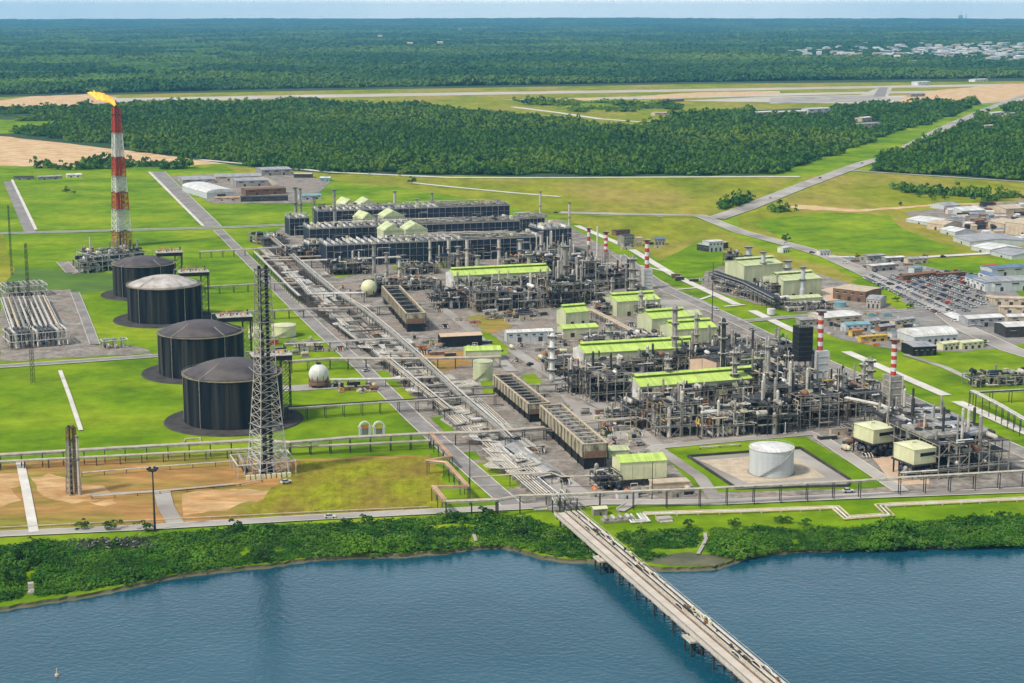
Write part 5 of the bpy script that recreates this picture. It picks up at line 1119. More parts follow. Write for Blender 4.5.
for p0, p1, D, H, lb, lv, dn in U: process_unit(p0, p1, D, H, lb, lv, dn, group=PG, framec='steel_dark' if 'dark' in lb else 'steel')
for a, b, H, lb in (((643, 411), (763, 401), 10.5, 'pipe filled frame hugging the front wall of the nearest lime hall'), ((586, 377), (700, 369), 10.5, 'pipe filled frame hugging the front wall of the middle lime hall'), ((455, 295), (552, 289), 11, 'pipe filled frame hugging the front wall of the far lime hall')):
    process_unit(a, b, 9, H, lb, 2, 3.2, group=PG)
process_unit((938, 480), (1008, 474), 60, 20, 'big dark steel process deck right of the green modules, near half', 3, .9, group=PG, coolers=7, framec='steel')
process_unit((905, 455), (975, 450), 62, 15, 'big dark steel process deck, far half beyond the green modules', 3, 1., group=PG, coolers=7, framec='steel')
process_unit((972, 388), (1040, 385), 16, 7, 'row of brown and white units beyond the eastern lawn posts', 1, 1.2, group=PG)
# white leaning ducts
r = random.Random(21)
for p, lb in (((704, 438), 'leaning white ducts at the front right of the nearest lime hall'), ((505, 309), 'leaning white ducts in front of the far lime hall')):
    t = thing('duct_group', lb, 'ducts', G(*p), YAW, None)
    for k in range(6): a = k * 3.2; MB().tube([(a + 6, 0, 1.5), (a + 2, 3, 5), (a - 3, 8, 9.5)], 1.0, ('white_paint', 'copper', 'steel_pale')[k % 3], 8).obj('duct', t)
    for k in range(4): MB().drum((18 + k * 3, 0, 3), (17 + k * 3, 6, 3), 1.6, ('cream', 'steel', 'steel_dark', 'steel_pale')[k]).obj('vessel', t)
# small skids standing about on the paving
CZ = [([(500, 350), (560, 345), (575, 352), (560, 375), (520, 365)], 'in the central yard', 12), ([(575, 408), (625, 425), (640, 444), (612, 458), (585, 432)], 'between the near cooler and the front units', 12), ([(405, 303), (438, 300), (452, 330), (432, 336)], 'right of the far box cooler', 8),
      ([(825, 440), (865, 445), (884, 472), (850, 455)], 'left of the green modules', 8), ([(338, 284), (400, 284), (402, 292), (350, 296)], 'in front of the dark galleries', 9), ([(722, 346), (765, 345), (800, 365), (770, 370), (735, 360)], 'behind the nearest lime hall', 10),
      ([(284, 344), (340, 343), (342, 357), (290, 359)], 'in the yard by the cream tank', 12), ([(604, 486), (700, 492), (700, 499), (590, 499)], 'beside the shore road', 10), ([(828, 392), (900, 398), (935, 418), (905, 422), (862, 412)], 'along the plant road by the furnaces', 12), ([(404, 338), (500, 345), (495, 352), (415, 356)], 'in the red soil yard', 14),
      ([(596, 318), (648, 318), (652, 348), (600, 342)], 'between the boxy green halls', 8), ([(330, 384), (390, 384), (392, 394), (335, 394)], 'beside the white sphere', 6), ([(495, 440), (520, 438), (590, 498), (575, 498)], 'under the near cooler', 10)]
r = random.Random(77)
for P, wd, n_ in CZ:
    k = 0; bx0, bx1, by0, by1 = min(p[0] for p in P), max(p[0] for p in P), min(p[1] for p in P), max(p[1] for p in P)
    while k < n_:
        a, b = r.uniform(bx0, bx1), r.uniform(by0, by1)
        if not inpoly(a, b, P): continue
        k += 1; kind = r.randrange(3); c = r.choice(['steel', 'steel_dark', 'steel_pale', 'cream', 'navy', 'rust', 'orange', 'beige']); cl = {'steel': 'grey', 'steel_dark': 'dark', 'steel_pale': 'pale grey', 'cream': 'cream', 'navy': 'dark blue', 'rust': 'rusty', 'orange': 'orange', 'beige': 'beige'}[c]
        nm = ('drum_skid', 'pump_skid', 'valve_skid')[kind]; t = thing(nm, 'small %s %s %s' % (cl, ('drum on a skid', 'pump set', 'valve cluster')[kind], wd), 'skid', (*G(a, b), .32), YAW + r.choice([0, pi / 2]), 'small skids on the plant paving')
        MB().box(0, 7, 0, 4, 0, .7, 'concrete').obj('base', t)
        if kind == 0: MB().drum((1, 2, 2.6), (6, 2, 2.6), 1.5, c).obj('drum', t); MB().box(1.5, 2, .8, 3.2, .7, 1.6, 'steel_dark').box(5, 5.5, .8, 3.2, .7, 1.6, 'steel_dark').obj('saddle', t)
        elif kind == 1: MB().box(.5, 3, 1, 3, .7, 3.2, c).obj('motor', t); MB().drum((3.6, 2, 1.8), (6, 2, 1.8), .9, 'steel').obj('pump', t); MB().tube([(5, 2, 2), (5, 2, 5), (9, 2, 5), (9, 2, .5)], .3, 'steel_pale').obj('pipe', t)
        else:
            for q in range(3): MB().tube([(1 + q * 2, -2, .6), (1 + q * 2, 0, 2.5), (1 + q * 2, 4, 2.5), (1 + q * 2, 6, .6)], .35, c if q == 1 else 'steel_pale').obj('pipe', t)
            MB().box(.5, 6, 1.6, 2.3, .7, 3.6, 'steel_dark').obj('valve_frame', t)
# twin fan wheels by the road
for k, x_ in enumerate((365, 379)):
    t = thing('pump_house', ('left' if k == 0 else 'right') + ' one of two round white pump housings on the lawn by the west road', 'pump', G(x_, 436), YAW)
    r_ = 3.4; m = MB()
    for j in range(12): a = j * pi / 11; b = (j + 1) * pi / 11; m.beam((cos(a) * r_, 0, 6 + sin(a) * r_), (cos(b) * r_, 0, 6 + sin(b) * r_), 2.0, 'white_paint', h=.8) if j < 11 else 0
    m.obj('hoop', t); MB().box(-2, 2, -.8, .8, 5, 7, 'orange' if k == 0 else 'yellow').obj('motor', t); MB().box(-3.6, -2.2, -1.5, 1.5, 0, 6, 'tank_grey').box(2.2, 3.6, -1.5, 1.5, 0, 6, 'tank_grey').box(-3.6, 3.6, 1.51, 2, 0, 5, 'tank_grey').obj('plinth', t)
# ---------------------------------------------------------------- loose things: cabins, containers, vehicles
CNT = {}
def container(p, label, m_, L=12, W_=2.6, H=2.7, rz=None, name='container', cat='container', group=None):
    x, y = G(*p); t = thing(name, label, cat, (x, y), YAW if rz is None else rz, group)
    b = MB().box(0, L, 0, W_, .15, H, m_)
    for k in range(int(L / 1.2)): b.box(k * 1.2 + .2, k * 1.2 + .7, -.07, -.005, .4, H - .25, m_)
    b.obj('shell', t); MB().box(-.05, L + .05, -.1, W_ + .1, H + .01, H + .2, 'steel').obj('roof', t); MB().box(L * .4, L * .4 + 1.1, -.15, -.08, .2, 2.2, 'steel_dark').obj('door', t)
    return t
LC = [((512, 336), 'rust'), ((455, 322), 'beige'), ((470, 324), 'orange'), ((448, 345), 'cream'), ((535, 352), 'steel'), ((424, 344), 'yellow'), ((416, 350), 'orange'), ((478, 345), 'steel_dark'), ((505, 322), 'beige'), ((520, 320), 'beige'), ((540, 316), 'steel_dark'), ((498, 309), 'rust'), ((538, 361), 'yellow'), ((545, 356), 'brown'), ((560, 352), 'beige'), ((570, 362), 'peach'),
      ((556, 366), 'rust'), ((580, 344), 'steel_dark'), ((622, 332), 'white_paint'), ((634, 333), 'white_paint'), ((612, 340), 'cream'), ((648, 349), 'rust'), ((430, 356), 'rust'), ((445, 357), 'steel_dark'), ((300, 352), 'white_paint'), ((312, 350), 'beige'), ((296, 346), 'red'), ((286, 346), 'rust'), ((270, 345), 'red'), ((325, 352), 'beige'), ((306, 345), 'orange'), ((275, 352), 'steel_dark'),
      ((348, 388), 'steel_dark'), ((358, 390), 'brown'), ((334, 388), 'steel_dark'), ((345, 391), 'rust'), ((366, 388), 'steel'), ((560, 412), 'beige'), ((555, 425), 'steel'), ((540, 398), 'steel'), ((596, 415), 'rust'), ((820, 441), 'steel_dark'), ((831, 436), 'beige'), ((842, 446), 'teal'), ((618, 500), 'white_paint'), ((672, 498), 'steel'), ((590, 498), 'steel_pale'), ((640, 456), 'steel_pale'), ((628, 440), 'cream'), ((610, 432), 'steel'),
      ((672, 278), 'brown'), ((676, 281), 'steel_dark'), ((690, 282), 'steel_dark'), ((700, 281), 'white_paint'), ((712, 280), 'steel_dark'), ((620, 240), 'navy'), ((630, 247), 'steel'), ((622, 250), 'beige'), ((648, 245), 'steel_dark'), ((655, 248), 'tank_grey')]
cn_ = {'rust': 'rust coloured', 'beige': 'beige', 'orange': 'orange', 'cream': 'cream', 'steel': 'grey', 'yellow': 'yellow', 'steel_dark': 'dark grey', 'brown': 'brown', 'peach': 'peach', 'white_paint': 'white', 'red': 'red', 'teal': 'teal', 'steel_pale': 'pale grey', 'navy': 'dark blue', 'tank_grey': 'bluish grey'}
def zone(px, py):
    if py > 480: return 'by the shore road'
    if px < 345 and py < 360: return 'in the fenced yard by the cream tank'
    if px < 380: return 'in the row beside the white sphere'
    if py < 290: return 'near the northern lawns'
    if px > 800: return 'left of the green modules'
    if py > 395: return 'east of the box coolers'
    if px < 490: return 'beside the red soil yard'
    return 'in the central yard'
for (p, m_) in LC: container(p, '%s cabin %s' % (cn_[m_], zone(*p)), m_, L=R.choice([7, 9, 12]), W_=R.choice([2.6, 4]), H=R.choice([2.7, 3.2, 4]), name='site_cabin', cat='cabin', group='cabins and skids around the plant')
_car = {}
def car_mesh(c):
    if c in _car: return _car[c]
    m = MB()
    V = [(-2.2, -.85, .35), (2.2, -.85, .35), (2.2, .85, .35), (-2.2, .85, .35), (-2.2, -.85, .95), (2.15, -.85, .85), (2.15, .85, .85), (-2.2, .85, .95)]
    F = [(3, 2, 1, 0), (4, 5, 6, 7), (0, 1, 5, 4), (1, 2, 6, 5), (2, 3, 7, 6), (3, 0, 4, 7)]
    m.add(V, F, c); m.add([(-1.7, -.78, .95), (1.0, -.78, .92), (1.0, .78, .92), (-1.7, .78, .95), (-1.3, -.65, 1.45), (.3, -.65, 1.45), (.3, .65, 1.45), (-1.3, .65, 1.45)], F, 'glass_dark'); m.box(-1.25, .25, -.62, .62, 1.44, 1.5, c)
    for a in (-1.35, 1.35):
        for b in (-.87, .87): m.tube([(a, b - .1, .33), (a, b + .1, .33)], .33, 'black', 8)
    o = m.obj('parked_car'); me = o.data; bpy.data.objects.remove(o); _car[c] = me; return me
mat('car_silver', (.45, .46, .48), rough=.3, metal=.4)
def car(x, y, rz, c, label, group, s=1.0, big=False):
    o = bpy.data.objects.new('parked_car', car_mesh(c)); COL.objects.link(o); o.location = (x, y, .45); o.rotation_euler = (0, 0, rz); o.scale = (1.12 * s, 1.15 * s, 1.25 * s); tag(o, label, 'car', group); return o
cc = ['white_paint', 'white_paint', 'car_silver', 'car_silver', 'white_paint', 'white_paint', 'car_silver', 'white_paint', 'blue', 'black', 'steel_dark', 'car_silver', 'car_silver', 'red']
cw = {'white_paint': 'white', 'car_silver': 'silver', 'blue': 'blue', 'black': 'black', 'steel_dark': 'dark grey', 'red': 'red'}
# the big car park: rows running from upper left to lower right
r = random.Random(31); n = 0; _rw = ['one', 'two', 'three', 'four', 'five', 'six', 'seven', 'eight', 'nine', 'ten', 'eleven']
for row in range(11):
    a = (866 + row * 9.0, 279 + row * .3 - row * 1.0); b = (940 + row * 13.5, 315 - row * 1.6)
    A, B = Vector(G(*a)), Vector(G(*b)); L = (B - A).length; k = 0.0
    while k < L and n < 280:
        if r.random() < .78:
            p = A.lerp(B, k / L); c = r.choice(cc); px_, py_ = PROJ(p.x, p.y, 0); h_ = 'near' if k / L > .5 else 'far'
            if not (px_ > 985 and py_ > 285) and px_ < 1030:
                car(p.x, p.y, atan2((B - A).y, (B - A).x) + pi / 2 + r.uniform(-.06, .06), c, '%s car in %s half of car park row %s' % (cw[c], h_, _rw[row]), 'cars in the big car park', s=1.3); n += 1
        k += 5.2 if row < 6 else 6.5
VP_ = [((848, 493), .2, 'white_paint'), ((330, 519), .1, 'white_paint'), ((286, 484), .6, 'white_paint'), ((640, 446), .5, 'car_silver'), ((716, 311), -.8, 'white_paint'), ((752, 331), -.8, 'car_silver'), ((845, 264), -.5, 'white_paint'), ((872, 277), -.6, 'car_silver'), ((812, 254), -.4, 'black'), ((905, 291), -.7, 'white_paint'), ((930, 302), -.7, 'black'), ((786, 245), -.4, 'white_paint'), ((905, 152), 1.0, 'white_paint'), ((936, 131), .9, 'black'),
       ((862, 164), .9, 'car_silver'), ((820, 179), .9, 'black'), ((770, 199), .9, 'white_paint'), ((970, 118), .8, 'white_paint'), ((880, 290), -.6, 'blue'), ((955, 322), -.8, 'white_paint'), ((985, 343), -.4, 'white_paint'), ((925, 257.5), .1, 'black'), ((943, 258), .1, 'black'), ((897, 258), .1, 'white_paint'), ((660, 218), .1, 'white_paint'), ((556, 214), .1, 'black'), ((370, 175.5), 0, 'white_paint'), ((400, 176.5), 0, 'white_paint'), ((478, 351), .9, 'white_paint'), ((500, 352), .9, 'car_silver'), ((560, 392), .8, 'white_paint'), ((530, 366), .9, 'black'), ((366, 372), .8, 'white_paint'), ((300, 312), .9, 'car_silver')]
for p, a, c in VP_:
    z_ = 'on the highway to the airport' if p[1] < 205 and p[0] > 700 else 'on the road past the car park' if p[0] > 760 and p[1] < 350 else 'on the far road below the forest' if p[1] < 220 else 'on the plant road'
    q = G(*p); car(q[0], q[1], a, c, '%s car %s' % (cw[c], z_), 'vehicles on the roads', s=1.25).location.z = 1.0 if p[1] < 260 else .6
# east yard, offices, warehouses
BX = [((833, 299), (865, 303), 288, 30, 'beige', 'brown', 'brown walled hall east of the power halls'), ((866, 308), (880, 309), 299, 26, 'grey_roof', 'concrete', 'grey roofed block beside the brown hall'), ((824, 327), (861, 324), 318, 26, 'white_paint', 'beige', 'long white roofed shed behind the banded chimney'), ((800, 326), (822, 325), 320, 10, 'grey_roof', 'steel', 'low grey shed left of the long white roof'),
      ((846, 332), (870, 331), 325, 12, 'teal', 'tank_grey', 'teal roofed shelter in the east yard'), ((861, 343), (887, 341), 337, 5, 'yellow', 'yellow', 'long yellow container stack in the east yard'), ((852, 337), (862, 336), 331, 5, 'orange', 'yellow', 'small orange machine shed by the yellow containers'), ((880, 332), (895, 330), 327, 6, 'grey_roof', 'rust', 'grey roofed rusty store in the east yard'),
      ((895, 326), (915, 323), 321, 6, 'grey_roof', 'beige', 'row of pale stores behind the white vault'), ((866, 327), (880, 325), 322, 6, 'grey_roof', 'beige', 'grey and beige store beside the teal roofed shelter'), ((913, 357), (936, 356), 347, 22, 'grey_roof', 'black', 'grey open carport beside the eastern lawn'), ((943, 351), (960, 349), 344, 8, 'cream', 'cream', 'low pale yellow hut, left of two'), ((962, 350), (983, 348), 343, 8, 'cream', 'cream', 'low pale yellow hut, right of two'),
      ((1006, 338), (1060, 336), 327, 22, 'white_paint', 'steel_dark', 'white roofed garage with dark doors at the right edge'), ((968, 328), (1004, 326), 319, 16, 'white_paint', 'grey_roof', 'long white roofed block below the car park'), ((944, 316), (968, 328), 314, 12, 'white_paint', 'grey_roof', 'white roofed wing sloping to the long block'), ((1008, 324), (1060, 322), 317, 10, 'white_paint', 'beige', 'white roofed block at the right edge beside the long one'),
      ((965, 284), (985, 292), 276, 10, 'blue_roof', 'white_paint', 'blue roofed office wing, left arm'), ((978, 281), (1000, 288), 272, 10, 'blue_roof', 'white_paint', 'blue roofed office wing, second arm'), ((992, 277), (1060, 272), 269, 18, 'blue_roof', 'tank_grey', 'large blue roofed office at the back'), ((988, 292), (1060, 289), 282, 30, 'grey_roof', 'tank_grey', 'large grey roofed office in front of the blue roofs'),
      ((992, 305), (1030, 306), 298, 12, 'beige', 'beige', 'beige courtyard building, north wing'), ((1000, 313), (1050, 314), 307, 10, 'beige', 'beige', 'beige courtyard building, south wing'), ((985, 300), (1000, 304), 296, 8, 'beige', 'beige', 'beige courtyard building, short west wing'), ((903, 281), (935, 277.5), 276, 5, 'rust', 'brown', 'rust red roofed row west of the bright field'), ((936, 277.5), (965, 275.5), 274, 4, 'rust', 'brown', 'rust red row beside the yellow verge'),
      ((868, 262), (885, 261), 256, 10, 'grey_roof', 'steel', 'grey hut just below the side road'), ((886, 263), (905, 262), 258, 10, 'white_paint', 'steel', 'white hut just below the side road'), ((908, 264), (928, 263), 259, 9, 'grey_roof', 'beige', 'grey roofed hut at the corner of the bright field'), ((872, 272), (895, 270), 266, 10, 'white_paint', 'steel', 'white shed among the northern parking rows'), ((984, 270), (996, 269), 266, 6, 'red', 'tank_grey', 'red and grey hut on the bright field'), ((914, 276), (922, 275), 268, 8, 'teal', 'tank_grey', 'teal block at the head of the car park'),
      ((783, 253), (790, 252), 248, 8, 'white_paint', 'white_paint', 'white gatehouse beside the highway bend'), ((820, 256), (830, 255.5), 251, 8, 'grey_roof', 'white_paint', 'small gatehouse where the roads meet'), ((709, 252), (723, 251), 242, 14, 'white_paint', 'tank_grey', 'white and blue substation block on the green field'), ((697, 250), (709, 252), 244, 14, 'grey_roof', 'steel_dark', 'grey transformer row left of the white substation'), ((722, 249), (728, 248), 243, 14, 'beige', 'steel_dark', 'beige block right of the white substation'),
      ((655, 245), (665, 245), 239, 10, 'blue_roof', 'steel', 'small blue roofed hut west of the substation'), ((624, 247), (634, 246), 236, 12, 'steel_dark', 'steel', 'dark block at the head of the white channel'), ((636, 246), (642, 246), 238, 10, 'beige', 'beige', 'tiny beige hut beside the dark block'), ((616, 236), (630, 235), 231, 10, 'steel_dark', 'brown', 'dark flat shed north of the white channel')]
for a, b, tp, D, rf, wl, lb in BX: shed('yard_building' if b[0] < 900 else 'building', a, b, tp, D, 1.5 if 'roofed' in lb else .6, lb, 'building', rf, wl, doors=3, wins=4)
(x, y), L, yaw = SPAN((914, 347), (957, 344)); h = HT(914, 347, 337); t = thing('vaulted_warehouse', 'white vaulted warehouse with greenish walls in the east yard', 'warehouse', (x, y), yaw)
MB().box(0, L, 0, 26, 0, h, 'tank_grey').obj('wall', t); m = MB(); V = []
for i in range(9): a = pi * i / 8; V += [(-.5, 13 - cos(a) * 13.6, h + sin(a) * 4.2), (L + .5, 13 - cos(a) * 13.6, h + sin(a) * 4.2)]
m.add(V, [(2 * i, 2 * i + 1, 2 * i + 3, 2 * i + 2) for i in range(8)] + [tuple(range(0, 18, 2))[::-1], tuple(range(1, 18, 2))], 'white_paint').obj('roof', t)
for k in range(7): MB().box(L * (k + .3) / 7, L * (k + .7) / 7, -.2, -.02, h * .15, h * .65, 'steel_dark').obj('window', t)
# curved roof warehouse at upper left
def vault(p0, p1, top, D, rise, label, m_='white_paint', wm='tank_grey', name='vaulted_warehouse', group=None):
    (x, y), L, yaw = SPAN(p0, p1); h = HT(p0[0], p0[1], top); t = thing(name, label, 'warehouse', (x, y), yaw, group)
    MB().box(0, L, 0, D, 0, h, wm).obj('wall', t); V = []; n = 10
    for i in range(n + 1): a = pi * i / n; V += [(L / 2 - cos(a) * (L / 2 + .5), -.5, h + sin(a) * rise), (L / 2 - cos(a) * (L / 2 + .5), D + .5, h + sin(a) * rise)]
    MB().add(V, [(2 * i, 2 * i + 2, 2 * i + 3, 2 * i + 1) for i in range(n)] + [tuple(range(0, 2 * n + 2, 2)), tuple(range(1, 2 * n + 2, 2))[::-1]], m_).obj('roof', t)
    MB().box(L * .35, L * .65, -.25, -.02, 0, h * .7, 'steel_dark').obj('door', t); return t
vault((207, 199), (236, 197.5), 193, 120, 5, 'curved white warehouse at the north yard beside the service road')
for a, b, tp, D, rf, wl, lb in (((183, 184), (215, 183), 180, 60, 'grey_roof', 'concrete', 'large flat grey roof left in the north yard'), ((216, 181), (262, 180), 177, 55, 'grey_roof', 'beige', 'long flat grey roof at the back of the north yard'), ((236, 187), (268, 186), 181, 50, 'grey_roof', 'concrete', 'flat grey roof behind the curved white warehouse'), ((262, 176), (292, 175), 170, 50, 'grey_roof', 'steel', 'grey shed beside the forest road'),
                                ((246, 196), (286, 194), 190, 22, 'brown', 'brown', 'brown roofed stores right of the curved warehouse'), ((241, 202), (288, 201), 197.5, 8, 'steel_dark', 'steel_dark', 'long dark low wall of stacked goods in the north yard'), ((215, 201), (240, 200.5), 198, 8, 'copper', 'beige', 'thin orange roofed row before the curved warehouse'), ((320, 181), (330, 181), 178, 14, 'white_paint', 'teal', 'small white and teal shed east of the north yard'),
                                ((294, 178), (312, 178), 174, 14, 'beige', 'steel_dark', 'beige sheds by the forest road'), ((67, 177.5), (82, 177), 175, 14, 'white_paint', 'white_paint', 'small white hut on the far edge of the north west lawn'), ((14, 180), (34, 179.5), 177.5, 10, 'steel_dark', 'steel', 'dark low shed in the far north west corner'), ((38, 180), (62, 179), 177, 8, 'grey_roof', 'steel', 'grey low shed on the far edge of the lawn'), ((302, 200), (322, 199), 196, 18, 'teal', 'tank_grey', 'teal flat shed behind the grey twin stacks'),
                                ((756, 117), (775, 116), 112.5, 30, 'white_paint', 'beige', 'white airport building left of the long terminal'), ((778, 118), (806, 117), 112, 30, 'white_paint', 'beige', 'long white airport terminal in the trees'), ((808, 115), (830, 114), 109, 25, 'white_paint', 'white_paint', 'white airport hall right of the terminal'), ((858, 129), (880, 128), 124, 20, 'grey_roof', 'beige', 'low house in a clearing of the mid forest'), ((862, 122), (872, 121), 118, 20, 'white_paint', 'beige', 'small white roof above the clearing'),
                                ((992, 117), (1004, 116), 113, 20, 'white_paint', 'white_paint', 'white building right of the highway by the airport'), ((1006, 118), (1016, 117), 114, 16, 'grey_roof', 'beige', 'grey roof right of the white highway building'), ((985, 130), (996, 129), 126, 16, 'beige', 'beige', 'low beige building in the eastern forest'), ((911, 97), (925, 96.5), 94, 20, 'grey_roof', 'steel', 'dark airfield shed beside the apron'), ((668, 102), (684, 101.5), 99.5, 30, 'grey_roof', 'rust', 'brown airfield building near the taxiway'),
                                ((655, 116), (676, 115.5), 113, 25, 'beige', 'beige', 'beige sheds at the end of the service track'), ((918, 85.5), (930, 85), 82, 30, 'white_paint', 'white_paint', 'white airfield building far beyond the runway'), ((975, 82), (988, 81.5), 79.5, 30, 'white_paint', 'white_paint', 'white building at the east end of the airfield')):
    shed('building', a, b, tp, D, 1.5, lb, 'building', rf, wl, doors=2, wins=3, hgt=max(4, HT(a[0], a[1], tp)))
# sand heap
x, y = G(262, 184); t = MB().lathe([(26, 0), (19, 4), (9, 9), (2, 11)], 'beige', 18).obj('sand_heap', loc=(x, y, .3)); tag(t, 'large conical beige heap in the north yard', 'heap')
# industrial estate at the right
IE = [((906, 222), (932, 226), 219, 45, 'white_paint', 'white roofed warehouse at the left tip of the estate'), ((927, 229), (944, 231), 223, 36, 'beige', 'peach roofed warehouse behind the field corner'), ((940, 233), (955, 236), 229, 30, 'white_paint', 'pale small warehouse between peach and grey roofs'), ((953, 241), (970, 247), 236, 70, 'grey_roof', 'biggest grey roofed warehouse of the estate'), ((971, 250), (990, 254), 246, 45, 'white_paint', 'bright white warehouse beside the biggest grey one'),
      ((991, 255), (1012, 260), 251, 40, 'grey_roof', 'grey white warehouse at the right near corner of the estate'), ((962, 216), (985, 215), 211, 40, 'white_paint', 'white roofed shed in the middle back of the estate'), ((988, 228), (1004, 231), 221, 40, 'beige', 'beige hall left of the tall cream hall'), ((1005, 234), (1040, 238), 222, 60, 'beige', 'tall cream hall at the right edge of the estate'), ((945, 210), (960, 209), 206, 30, 'grey_roof', 'grey shed at the back left of the estate'), ((1006, 215), (1024, 214), 209, 40, 'beige', 'beige roofed shed at the back right of the estate')]
for a, b, tp, D, rf, lb in IE: shed('warehouse', a, b, tp, D, 3, lb, 'warehouse', rf, 'tank_grey' if rf != 'beige' else 'beige', doors=1, wins=0, group='warehouses of the industrial estate')
r = random.Random(44); n = 0
while n < 60:
    px_, py_ = r.uniform(930, 1024), r.uniform(204, 244)
    if not inpoly(px_, py_, [(930, 216), (1000, 202), (1024, 202), (1024, 246), (990, 240), (955, 226)]): continue
    x, y = G(px_, py_); c = r.choice([('grey_roof', 'grey'), ('white_paint', 'white'), ('steel_dark', 'dark'), ('beige', 'beige'), ('rust', 'rusty'), ('blue_roof', 'blue')]); w = r.uniform(6, 18); d = r.uniform(5, 12); h = r.uniform(2.5, 5.5)
    tag(MB().box(0, w, 0, d, 0, h, c[0]).gable(0, w, 0, d, h, h + 1.4, c[0]).obj('shed', loc=(x, y, .25), rz=r.uniform(-.1, .5)), '%s %s shed, %s %s of the industrial estate' % ('small' if w < 9 else 'medium' if w < 14 else 'wide', c[1], 'back' if py_ < 218 else 'middle' if py_ < 230 else 'front', 'yards at right' if px_ > 985 else 'yards at left'), 'shed', 'sheds of the industrial estate'); n += 1
n = 0; r = random.Random(45)                             # loose stores in the east yard and parking strips
while n < 80:
    px_, py_ = r.uniform(796, 960), r.uniform(258, 352)
    if not (inpoly(px_, py_, [(800, 322), (860, 314), (905, 313), (935, 330), (910, 334), (912, 345), (880, 350), (835, 338)]) or inpoly(px_, py_, [(835, 259), (925, 262), (945, 274), (880, 276)])): continue
    x, y = G(px_, py_); c = r.choice([('orange', 'orange'), ('yellow', 'yellow'), ('rust', 'rust brown'), ('white_paint', 'white'), ('teal', 'teal'), ('steel', 'grey'), ('steel_dark', 'dark'), ('beige', 'beige')]); w = r.uniform(3, 11); d = r.uniform(2.4, 4); h = r.uniform(1.4, 3)
    tag(MB().box(0, w, 0, d, 0, h, c[0]).box(.3, w - .3, .3, d - .3, h, h + .25, 'steel').obj('container', loc=(x, y, .25), rz=YAW + r.choice([0, 0, pi / 2]) + r.uniform(-.1, .1)), '%s container %s' % (c[1], 'in the east storage yard' if py_ > 300 else 'in the strip under the side road'), 'container', 'containers stored east of the plant'); n += 1
# far town
r = random.Random(50); n = 0
while n < 230:
    px_ = r.uniform(785, 1030) if n > 60 else r.uniform(915, 1030); f = (px_ - 785) / 240
    py_ = r.gauss(53.5 - f * 1.5, 1.6 + f * 3.2)
    if r.random() > .35 + f * .65 or py_ < 43 or py_ > 66: continue
    x, y = G(px_, py_, 14); c = r.choice([('white_paint', 'white'), ('white_paint', 'white'), ('beige', 'beige'), ('grey_roof', 'grey'), ('tank_grey', 'pale blue')]); w = r.uniform(22, 62); d = r.uniform(15, 40); h = 17 + r.uniform(5, 18)
    tag(MB().box(-w / 2, w / 2, 0, d, 0, h, c[0]).gable(-w / 2, w / 2, 0, d, h, h + 4, c[0]).obj('house', loc=(x, y, 0), rz=r.uniform(-.4, .6)), '%s %s house, %s edge of far town, %s part' % (r.choice(['tiny']) if w < 42 else 'broad', c[1], 'far' if py_ < 51 - f else 'forest' if py_ < 54 - f else 'airfield', ['west', 'middle west', 'middle', 'middle east', 'east', 'outer east'][min(5, int(f * 6.2))]), 'house', 'houses of the far town'); n += 1
for px_, py_ in ((165, 23), (168, 22.6), (80, 24), (268, 21), (285, 22), (290, 23), (380, 38), (410, 46), (440, 45), (460, 31), (600, 23)):
    x, y = G(px_, py_, 14); tag(MB().box(-22, 22, 0, 30, 0, 36, 'beige').gable(-22, 22, 0, 30, 36, 42, 'beige').obj('building', loc=(x, y, 0)), 'speck of a pale building in the far forest %s' % ('above the flare flame' if px_ < 200 else 'left of the galleries' if px_ < 290 else 'above the plant'), 'building', 'buildings in the far forest')
x, y = G(965, 20.5, 20); t = thing('ship', 'dark ship or rig silhouette on the horizon at right', 'ship', (x, y), 0); MB().box(-250, 250, 0, 100, 0, 60, 'steel_dark').obj('hull', t); MB().box(-180, -60, 20, 80, 60, 170, 'steel').obj('superstructure', t); MB().beam((40, 40, 60), (40, 40, 210), 14, 'steel_dark').beam((-120, 40, 170), (-120, 40, 280), 12, 'steel_dark').obj('mast', t)
# ---------------------------------------------------------------- vegetation
def clump(name, nleaf, m, seed, flat=.75, leaf=.22, lobes=7, trunk=False, rough=.4):
    r = np.random.RandomState(seed); lc = r.normal(size=(lobes, 3)) * [.45, .45, .28]; lc[:, 2] += .55; lr = r.uniform(.28, .48, lobes)
    k = r.randint(0, lobes, nleaf); d = r.normal(size=(nleaf, 3)); d /= np.linalg.norm(d, axis=1)[:, None]; d[:, 2] = np.abs(d[:, 2]) * .9 + d[:, 2] * .1
    c = lc[k] + d * (lr[k] * r.uniform(.72, 1.08, nleaf))[:, None]; c[:, 2] *= flat; c[:, 2] = np.maximum(c[:, 2], .02)
    nrm = d + r.normal(size=(nleaf, 3)) * rough; nrm /= np.linalg.norm(nrm, axis=1)[:, None]
    a = np.cross(nrm, r.normal(size=(nleaf, 3))); a /= np.linalg.norm(a, axis=1)[:, None]; b = np.cross(nrm, a); s = r.uniform(.6, 1.3, nleaf)[:, None] * leaf
    V = np.stack([c - a * s, c - b * s * .7, c + a * s, c + b * s * .7], 1).reshape(-1, 3)
    F = np.arange(nleaf * 4).reshape(-1, 4); me = bpy.data.meshes.new(name); me.from_pydata(V.tolist(), [], F.tolist()); me.materials.append(MATS[m]); me.update(); return me
